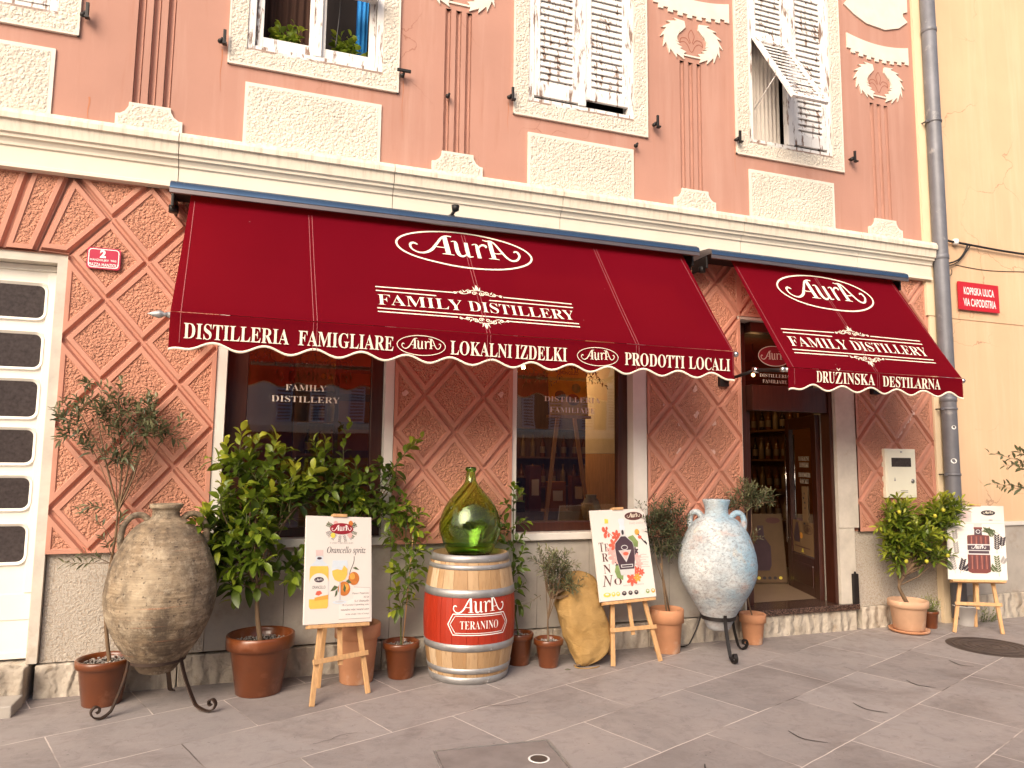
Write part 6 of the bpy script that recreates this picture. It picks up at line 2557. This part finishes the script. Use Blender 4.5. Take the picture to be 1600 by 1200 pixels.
def outline(pts, cx, s=1):
    """right-hand half outline -> closed ccw polygon mirrored about cx"""
    r = [(cx + u, v) for u, v in pts]
    return r + [(cx - u, v) for u, v in pts[::-1]]


def art_spritz(m, fn, W_, H_):
    asp = W_ / H_
    rnd = random.Random(5)
    for a in (200, 215, 160, 150, 30, 20, -20, -40, 235, 310, 285, 262):
        sprig(m, fn, .53 + .13 * cos(radians(a)), .875 + .045 * sin(radians(a)), radians(a), .12, asp, 4, "ink_grey" if a > 180 else "art_leaf", .008, .035)
    for x, y, mt in ((.67, .935, "art_fruit"), (.40, .815, "art_yellow"), (.66, .82, "art_pink"), (.44, .93, "art_pink")):
        m.flat(ellipse(x, y, .035, .026, 16), mt, fn, .0006)
    m.flat(ellipse(.53, .88, .178, .055, 48), "logo_wine", fn, .001)
    L2 = lambda u, v, n=0.0: fn(u, .88 + (v - .88) * asp * 1.0, n)
    logo(m, .53 - .150, .852, .30, "white_print", L2, .0014)
    text(m, "FAMILY DISTILLERY", .355, .715, .735, .750, "ink_grey", fn, 0, 'serif', -.012)
    text(m, "Orancello spritz", .315, .905, .628, .708, "ink", fn, 0, 'italic', .0)
    # bottle
    cx = .205
    body = outline([(.138, .15), (.142, .17), (.142, .50), (.13, .535), (.07, .565), (.052, .575), (.052, .605)], cx)
    m.flat(outline([(.125, .135)] + [(.138, .15), (.142, .17), (.142, .50), (.13, .535), (.07, .565), (.052, .575), (.052, .615)], cx), "art_glass", fn, .0003)
    m.flat(outline([(.12, .138), (.136, .155), (.138, .17), (.138, .50), (.125, .525)], cx), "art_juice", fn, .0006)
    m.flat(outline([(.06, .613), (.062, .622)], cx), "art_silver", fn, .0009)
    m.flat(outline([(.05, .622), (.056, .675)], cx), "art_rose", fn, .0009)
    lab = [(cx + .138, .225), (cx + .138, .37)] + [(cx + .138 * cos(a), .37 + .09 * sin(a)) for a in [pi * k / 14 for k in range(1, 14)]] + [(cx - .138, .37), (cx - .138, .225)]
    m.flat(lab, "paper", fn, .0012)
    m.flat(ellipse(cx, .40, .07, .025, 24), "art_violet", fn, .0015)
    L3 = lambda u, v, n=0.0: fn(u, .40 + (v - .40) * asp, n)
    logo(m, cx - .055, .388, .11, "white_print", L3, .0018)
    text(m, "ORANCELLO", cx - .095, cx + .095, .318, .345, "ink", fn, .0015, 'sans', 0)
    m.flat([(cx - .05, .265), (cx + .0, .255), (cx + .05, .275), (cx + .02, .30), (cx - .03, .295)], "art_red", fn, .0015)
    m.flat([(cx - .06, .21), (cx + .137, .222), (cx + .137, .262), (cx - .06, .238)], "art_orange", fn, .0017)
    m.flat(ellipse(cx + .05, .597, .0, .0, 3), "art_violet", fn, .001) if False else None
    m.flat(ellipse(cx, .597, .035, .012, 14), "art_violet", fn, .001)
    # branch, oranges, leaves
    m.ribbon(spline([(.725, .615), (.72, .56), (.67, .48), (.655, .44)], 6), .008, "ink", fn, .0004)
    for p in ([(.70, .505), (.75, .515), (.805, .485), (.75, .49)], [(.60, .38), (.64, .40), (.69, .365), (.64, .36)], [(.49, .33), (.43, .345), (.37, .29), (.44, .30)], [(.48, .31), (.45, .29), (.435, .235), (.47, .26)]):
        q = p if area(p) > 0 else p[::-1]
        m.flat(q, "art_leaf", fn, .0009)
    m.flat(ellipse(.722, .405, .082, .062, 32), "art_fruit", fn, .0006)
    m.flat(ellipse(.575, .312, .092, .066, 32), "art_fruit", fn, .0006)
    m.flat(ellipse(.70, .425, .04, .03, 20), "art_orange", fn, .0007)
    m.flat(ellipse(.60, .325, .045, .03, 20), "art_orange", fn, .0007)
    m.flat([(.575, .36), (.56, .30), (.59, .275), (.605, .32)], "art_leaf", fn, .001)
    # glass
    cx = .51
    bowl = outline([(.02, .375), (.085, .395), (.118, .44), (.122, .50), (.112, .578)], cx)
    m.flat(bowl, "art_glass", fn, .0012)
    m.flat([(cx - .02, .378), (cx + .02, .378), (cx + .08, .398), (cx + .112, .44), (cx + .115, .495), (cx + .06, .53), (cx + .03, .485), (cx - .04, .495), (cx - .118, .48), (cx - .112, .44), (cx - .08, .398)], "art_juice", fn, .0016)
    m.flat(outline([(.014, .21), (.010, .378)], cx), "art_silver", fn, .0016)
    m.flat(ellipse(cx, .19, .105, .017, 30), "art_glass", fn, .0014)
    m.flat(ellipse(cx, .193, .07, .008, 24), "art_silver", fn, .0017)
    # recipe box
    m.flat([(.50, .035), (.97, .035), (.97, .315), (.715, .325), (.715, .22), (.50, .165)], "art_wash", fn, .0004)
    m.ribbon([(.50, .035), (.97, .035), (.97, .315), (.72, .325)], .004, "ink_grey", fn, .0006)
    for s, a, v in (("Priprava / Preparazione", .70, .255), ("led / ice", .875, .222), ("5 cl Orancello", .735, .186), ("10 cl penina / sparkling wine", .55, .150), ("mineralna voda / mineral water", .53, .110), ("rezina orange / slice of orange", .60, .066)):
        text(m, s, a, .955, v, v + .020, "ink", fn, .0009, 'italic', .004)


def flower(m, fn, x, y, r, asp, mat, z, n=6, rot=0.0):
    for k in range(n):
        a = rot + 2 * pi * k / n
        c = (x + cos(a) * r * .55, y + sin(a) * r * .55 * asp)
        q = [(c[0] + r * .5 * (cos(a) * cos(b) - .55 * sin(a) * sin(b)), c[1] + asp * r * .5 * (sin(a) * cos(b) + .55 * cos(a) * sin(b))) for b in [2 * pi * j / 10 for j in range(10)]]
        m.flat(q, mat, fn, z + .0001 * k)


def art_terranino(m, fn, W_, H_):
    asp = W_ / H_
    m.flat(ellipse(.775, .915, .165, .048, 40), "ink_brown", fn, .0008)
    L2 = lambda u, v, n=0.0: fn(u, .915 + (v - .915) * asp, n)
    logo(m, .775 - .12, .897, .24, "cream_print", L2, .0012)
    text(m, "Family distillery", .68, .94, .815, .85, "ink_grey", fn, 0, 'italic', -.006)
    # flowers round the bottle
    for i, (x, y, r, mt) in enumerate(((.36, .60, .10, "art_red"), (.30, .54, .09, "art_pink"), (.42, .70, .09, "art_red"), (.34, .46, .11, "art_pink"), (.40, .40, .08, "art_violet"), (.74, .44, .08, "art_pink"), (.76, .37, .07, "art_pink"),
                                      (.70, .30, .07, "art_red"), (.60, .21, .10, "art_red"), (.70, .225, .07, "art_orange"), (.78, .28, .06, "art_red"), (.72, .52, .06, "art_violet"))):
        flower(m, fn, x, y, r, asp, mt, .0004 + .0002 * i * .3, 6, i * .7)
    for p in ([(.62, .68), (.72, .70), (.80, .62), (.78, .56), (.68, .57)], [(.34, .37), (.42, .38), (.46, .28), (.44, .21), (.34, .24), (.31, .31)]):
        q = p if area(p) > 0 else p[::-1]
        m.flat(q, "art_green", fn, .0012)
    m.ribbon([(.22, .78), (.30, .73), (.40, .66)], .007, "art_red", fn, .0005)
    for x, y, r in ((.20, .78, .03), (.24, .75, .026), (.22, .71, .03), (.28, .71, .022), (.26, .79, .02)):
        m.flat(ellipse(x, y, r, r * asp * 1.4, 12), "art_red", fn, .0008)
    m.flat([(.235, .845), (.30, .845), (.305, .89), (.24, .90)], "art_yellow", fn, .0006)
    m.flat(ellipse(.80, .73, .045, .035, 16), "art_orange", fn, .0006)
    m.ribbon([(.81, .71), (.86, .66), (.93, .60)], .016, "ink", fn, .0007)
    m.flat(ellipse(.84, .67, .035, .02, 12), "art_red", fn, .0009)
    m.flat([(.90, .62), (.95, .575), (.96, .60), (.93, .63)][::1], "ink", fn, .0009)
    # bottle
    cx = .535
    m.flat(outline([(.115, .262), (.125, .275), (.135, .33), (.165, .43), (.175, .56), (.16, .62), (.085, .67), (.048, .70), (.045, .76)], cx), "art_silver", fn, .0020)
    m.flat(outline([(.128, .325), (.160, .43), (.170, .56), (.155, .615), (.082, .662), (.04, .69)], cx), "art_violet", fn, .0024)
    m.flat(outline([(.048, .758), (.05, .80), (.038, .815), (.048, .84), (.058, .87), (.04, .892)], cx), "art_glass", fn, .0024)
    m.flat(ellipse(cx, .735, .022, .03, 12), "ink", fn, .0027)
    m.flat(ellipse(cx, .565, .06, .028, 24), "art_silver", fn, .0027)
    m.flat(ellipse(cx, .565, .048, .020, 24), "art_violet", fn, .0029)
    m.flat([(cx, .40), (cx + .115, .535), (cx - .115, .535)], "art_silver", fn, .0027)
    m.flat([(cx, .425), (cx + .09, .525), (cx - .09, .525)], "art_pink", fn, .0029)
    m.flat(ellipse(cx + .01, .495, .05, .02, 16), "art_red", fn, .0031)
    m.flat([(cx - .10, .345), (cx + .11, .345), (cx + .115, .378), (cx - .105, .378)], "art_silver", fn, .0027)
    m.flat([(cx - .085, .352), (cx + .095, .352), (cx + .098, .370), (cx - .088, .370)], "art_violet", fn, .0029)
    # letters down the left
    text(m, "T", .085, .165, .535, .635, "ink_brown", fn, .0014, 'serif', -.008)
    text(m, "E", .180, .250, .535, .620, "ink_brown", fn, .0014, 'serif', -.008)
    text(m, "R", .115, .225, .425, .515, "ink_brown", fn, .0014, 'serif', -.008)
    text(m, "N", .120, .245, .295, .390, "ink_brown", fn, .0014, 'serif', -.008)
    text(m, "N", .07, .27, .155, .275, "ink_brown", fn, .0014, 'italic', .0)
    text(m, "O", .28, .41, .165, .235, "ink_brown", fn, .0014, 'serif', -.008)
    text(m, "RED WINE LIQUEUR", .43, .80, .142, .156, "ink_grey", fn, .0014, 'serif', -.006)
    for i, (s, v) in enumerate(((.12, .47), (.15, .44), (.10, .415), (.14, .385), (.12, .36), (.15, .335))):
        m.ribbon([(.80, v), (.80 + s * .4, v + .005), (.80 + s, v)], .004, "ink_grey", fn, .0005)
    xs = [.13, .24, .32, .43, .54, .645, .75, .85, .95]
    for x, mt, rx in zip(xs, ("art_yellow", "art_yellow", "art_yellow", "ink", "ink", "ink", "art_wash", "art_green", "art_orange"), (.065, .034, .034, .042, .038, .038, .034, .034, .036)):
        m.flat(ellipse(x, .068, rx, .024, 16), mt, fn, .0006)
        m.flat(ellipse(x, .074, rx * .5, .010, 12), "paper" if mt != "ink" else "ink_grey", fn, .0010)


def art_gin(m, fn, W_, H_):
    asp = W_ / H_
    m.ribbon([(.02, .755), (.98, .755)], .004, "ink_grey", fn, .0004)
    m.flat([(.25, .77), (.43, .77), (.43, .93), (.25, .93)], "art_rose", fn, .0004)
    m.flat(ellipse(.72, .90, .125, .036, 36), "ink", fn, .0008)
    L2 = lambda u, v, n=0.0: fn(u, .90 + (v - .90) * asp, n)
    logo(m, .72 - .085, .886, .17, "cream_print", L2, .0012)
    m.ribbon([(.58, .80), (.93, .80)], .003, "ink_grey", fn, .0004)
    m.flat(ellipse(.76, .80, .04, .01, 12), "ink_grey", fn, .0006)
    m.ribbon([(.03, .70), (.33, .70)], .003, "ink_grey", fn, .0004)
    for i in range(9):
        m.ribbon([(.03, .66 - .06 * i), (.97, .66 - .06 * i)], .0016, "art_rose", fn, .0002)
    rnd = random.Random(9)
    for x, y, a, n_, L in ((.86, .05, 95, 7, .36), (.84, .35, 88, 7, .34), (.80, .55, 120, 5, .2), (.88, .62, 165, 6, .26), (.90, .2, 60, 4, .14), (.12, .08, 100, 6, .3), (.2, .08, 75, 6, .26), (.16, .3, 95, 6, .26), (.1, .12, 140, 4, .14),
                           (.25, .1, 45, 5, .18), (.82, .1, 130, 4, .14), (.92, .42, 80, 5, .2), (.14, .5, 95, 5, .2)):
        sprig(m, fn, x, y, radians(a), L, asp, n_, rnd.choice(["ink_grey", "art_leaf", "ink"]), .017, .075, .0006)
    # bottle
    cx = .53
    body = outline([(.12, .085), (.185, .105), (.192, .12), (.192, .575), (.18, .59), (.07, .595)], cx)
    m.flat(body, "art_plum", fn, .0020)
    for k in range(9):
        u = cx - .165 + .041 * k
        m.flat([(u, .47), (u + .012, .47), (u + .012, .575), (u, .575)], "art_plum_light" if k % 2 else "art_violet", fn, .0023)
        m.flat([(u, .14), (u + .012, .14), (u + .012, .32), (u, .32)], "art_plum_light" if k % 2 else "art_violet", fn, .0023)
    m.flat([(cx - .192, .33), (cx + .192, .33), (cx + .192, .47), (cx - .192, .47)], "art_silver", fn, .0026)
    m.flat([(cx - .192, .39), (cx + .192, .39), (cx + .192, .455), (cx - .192, .455)], "art_violet", fn, .0028)
    m.flat([(cx - .175, .345), (cx + .175, .345), (cx + .175, .38), (cx - .175, .38)], "art_violet", fn, .0028)
    L3 = lambda u, v, n=0.0: fn(u, .42 + (v - .42) * asp, n)
    logo(m, cx - .125, .405, .25, "white_print", L3, .0031)
    m.flat(outline([(.068, .594), (.062, .69)], cx), "art_violet", fn, .0024)
    m.flat(outline([(.074, .672), (.074, .70)], cx), "art_plum", fn, .0026)
    m.flat(ellipse(cx, .64, .04, .028, 16), "art_silver", fn, .0027)
    m.flat(ellipse(cx, .64, .030, .020, 16), "art_violet", fn, .0029)
    m.flat(outline([(.066, .70), (.076, .757)], cx), "art_rose", fn, .0026)


W3 = lambda x, y, Y: onwall(x, y, Y)
easel("pine easel in front of the matt terracotta pot holding the orange drink poster", "white poster of an orange spritz drink with bottle, glass and oranges",
      W3(474, 977, -.60), W3(581, 971, -.47), W3(477, 807, -.41), W3(582, 807, -.28), (.386, -.684), (.787, -.515), (.456, -.293), art_spritz, .27)
easel("pine easel beside the burlap sack holding the wine liqueur poster", "white poster of a dark wine liqueur bottle among red flowers",
      W3(938, 941, -.36), W3(1026, 932, -.32), W3(922, 797, -.17), W3(1006, 795, -.13), (2.794, -.424), (3.25, -.405), (2.93, -.10), art_terranino, .27)
easel("pine easel at the right in front of the grey base of the yellow house", "cream poster of a ribbed plum bottle between olive sprays",
      W3(1482, 905, -.32), W3(1575, 907, -.55), W3(1484, 790, -.16), W3(1563, 790, -.39), (6.655, -.355), (7.061, -.557), (7.10, -.24), art_gin, .27)

# ------------------------------------------------------------------ burlap sack
m = MB()
ringsk = [(2.54, -.350, .0, .012, .012), (2.54, -.345, .02, .054, .045), (2.58, -.325, .055, .108, .085), (2.612, -.295, .11, .160, .115), (2.615, -.27, .18, .182, .13), (2.607, -.245, .25, .194, .14),
          (2.592, -.215, .36, .196, .145), (2.572, -.185, .46, .194, .145), (2.570, -.155, .60, .172, .125), (2.588, -.135, .68, .128, .09), (2.585, -.125, .72, .062, .05), (2.585, -.122, .73, .015, .015)]
ringsk = [(x + .025, y, z, rx * 1.07, ry * 1.05) for x, y, z, rx, ry in ringsk]
rs = spline(ringsk, 6)
seg = 64
vs, fs = [], []
from mathutils import noise as mnoise
for k, (x, y, z, rx, ry) in enumerate(rs):
    for i in range(seg):
        a = 2 * pi * i / seg
        p = Vector((cos(a) * 1.7, sin(a) * 1.7, z * 6))
        q = 1 + .16 * (mnoise.noise(p) * .5 + .5 * mnoise.noise(p * 2.1 + Vector((3, 1, 2))))
        fold = .035 * sin(9 * a + 14 * z + 3 * mnoise.noise(p * .8)) * max(0, 1 - abs(z - .62) / .22) + .05 * sin(11 * a) * max(0, 1 - z / .12)
        sag = .028 * sin(26 * z + 2.5 * sin(a * 2 + 1) + 2 * mnoise.noise(p)) * (.4 + .6 * max(0, sin(a - 1.2) * -1))
        q += fold + sag
        sq = 1 / (abs(cos(a)) ** 3 + abs(sin(a)) ** 3) ** (1 / 3)
        vs.append((x + rx * cos(a) * q * sq * .96, y + ry * sin(a) * q * sq * .96, max(.001, z)))
for k in range(len(rs) - 1):
    for i in range(seg):
        j = (i + 1) % seg
        fs.append((k * seg + i, k * seg + j, (k + 1) * seg + j, (k + 1) * seg + i))
fs.append([(len(rs) - 1) * seg + i for i in range(seg)])
m.add(vs, fs, "burlap", True)
sk = thing("burlap_sack", "full tan burlap sack slumped beside the small olive pot", "sack", (2.55, -.25, 0))
ob("sack", m, sk)
m = MB()
m.tube(spline([(2.50, -.352, .02), (2.47, -.39, .012), (2.52, -.42, .004), (2.62, -.43, .004), (2.68, -.40, .004)], 6), .005, "burlap", 5)
m.tube([(2.47, -.36, .018), (2.50, -.385, .022), (2.54, -.37, .018)], .008, "bark", 6)
ob("tie_string", m, sk)

# ------------------------------------------------------------------ ground covers, small litter
m = MB()
cxm, cym = 6.47, -.885
for r0, r1, z in ((0, .07, .006), (.07, .13, .008), (.13, .19, .006), (.19, .245, .008), (.245, .295, .006), (.295, .33, .009)):
    m.lathe([(max(r0, .001) + .006, z - .003), (max(r0, .001) + .010, z), (r1 - .01, z), (r1 - .006, z - .003)], (cxm, cym, 0), "cover_iron", 48, cap=False)
m.lathe([(.37, .002), (.35, .0035), (.33, .003), (.001, .003)], (cxm, cym, 0), "cover_iron", 48, cap=False)
ob("manhole_cover", m, None, "round ringed iron manhole cover in the paving at the right", "manhole cover", base=(cxm, cym, 0))
t = thing("paved_cover", "square paved inspection cover with metal rim and round keyhole", "cover", (1.45, -2.0, 0))
u0 = Vector((1.7 - .997, -1.70 + 1.658, 0)).normalized()
v0 = Vector((-u0.y, u0.x, 0))
f = lambda u, v, n=0.0: Vector((1.0, -1.66, 0)) + u0 * u + v0 * v + Vector((0, 0, n))
m = MB()
for a, b in (((0, -.014), (.70, 0)), ((0, -.70), (.70, -.686)), ((0, -.686), (.014, -.014)), ((.686, -.686), (.70, -.014))):
    m.box((a[0], a[1], -.01), (b[0], b[1], .006), "galvanised", f)
ob("rim", m, t)
m = MB()
m.box((.018, -.682, -.01), (.682, -.018, .0045), "cover_stone", f)
ob("slab", m, t)
m = MB()
kc = f(.56, -.26)
m.lathe([(.05, .004), (.062, .0065), (.061, .0075), (.05, .0075)], (kc.x, kc.y, 0), "sign_white", 28, cap=False)
m.lathe([(.001, .006), (.049, .006)], (kc.x, kc.y, 0), "cover_iron", 28, cap=False)
ob("keyhole", m, t)
m = MB()
q = Vector((2.36, -.42, .006))
random.seed(4)
leaf(m, q, Vector((1, -.4, .08)), .055, .03, "kumquat_leaf", .6, .2, .05)
ob("fallen_leaf", m, None, "single fallen leaf on the paving before the sack", "leaf", base=tuple(q))

# ------------------------------------------------------------------ house across the street, seen mirrored in the panes
t = thing("town_house", "cream town house with pale blue shutters mirrored in the shop panes", "building", (3, -17, 0))
m = MB()
Yo = -17.0
fo = lambda u, v, n=0.0: Vector((u, Yo + n, v))
m.box((-14, Yo - 6, 2.45), (24, Yo, 8.2), "town_wall")
m.box((-14, Yo - 6, 0), (24, Yo - .1, 2.449), "town_dark")
m.box((-14, Yo - .0, 2.46), (24, Yo + .12, 2.66), "cream_stone")
m.box((-14, Yo, 8.0), (24, Yo + .35, 8.19), "cream_stone")
ob("wall", m, t)
for i in range(12):
    x = -10 + i * 2.7
    for z in (2.78, 5.6):
        m = MB()
        m.box((x - .5, Yo + .001, z), (x + .5, Yo + .02, z + 1.6), "dark_pane")
        w0 = ob("window", m, t)
        for s in (-1, 1):
            m = MB()
            xa, xb = sorted((x + s * .5, x + s * (1.0 if (i + s) % 3 else .03)))
            m.box((xa, Yo + .022, z), (xb, Yo + .06, z + 1.6), "shutter_blue")
            for k in range(14):
                m.box((xa + .05, Yo + .061, z + .08 + k * .105), (xb - .05, Yo + .066, z + .13 + k * .105), "town_dark")
            ob("shutter", m, w0)

# pale board leaning just inside the doorway, interior shade put into its colour
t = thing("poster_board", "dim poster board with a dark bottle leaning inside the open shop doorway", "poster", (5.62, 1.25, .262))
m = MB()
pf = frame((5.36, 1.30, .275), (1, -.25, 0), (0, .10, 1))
m.box((0, 0, -.02), (.56, .80, 0), "shaded_board", pf)
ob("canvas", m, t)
m = MB()
m.flat(outline([(.07, .14), (.10, .2), (.11, .42), (.04, .52), (.035, .66)], .28), "art_violet", pf, .002)
m.flat(ellipse(.44, .72, .09, .035, 24), "ink_brown", pf, .002)
for k in range(7):
    m.flat(ellipse(.08 + k * .066, .055, .022, .018, 10), "ink" if k in (3, 4, 5) else "art_yellow", pf, .002)
ob("print", m, t)
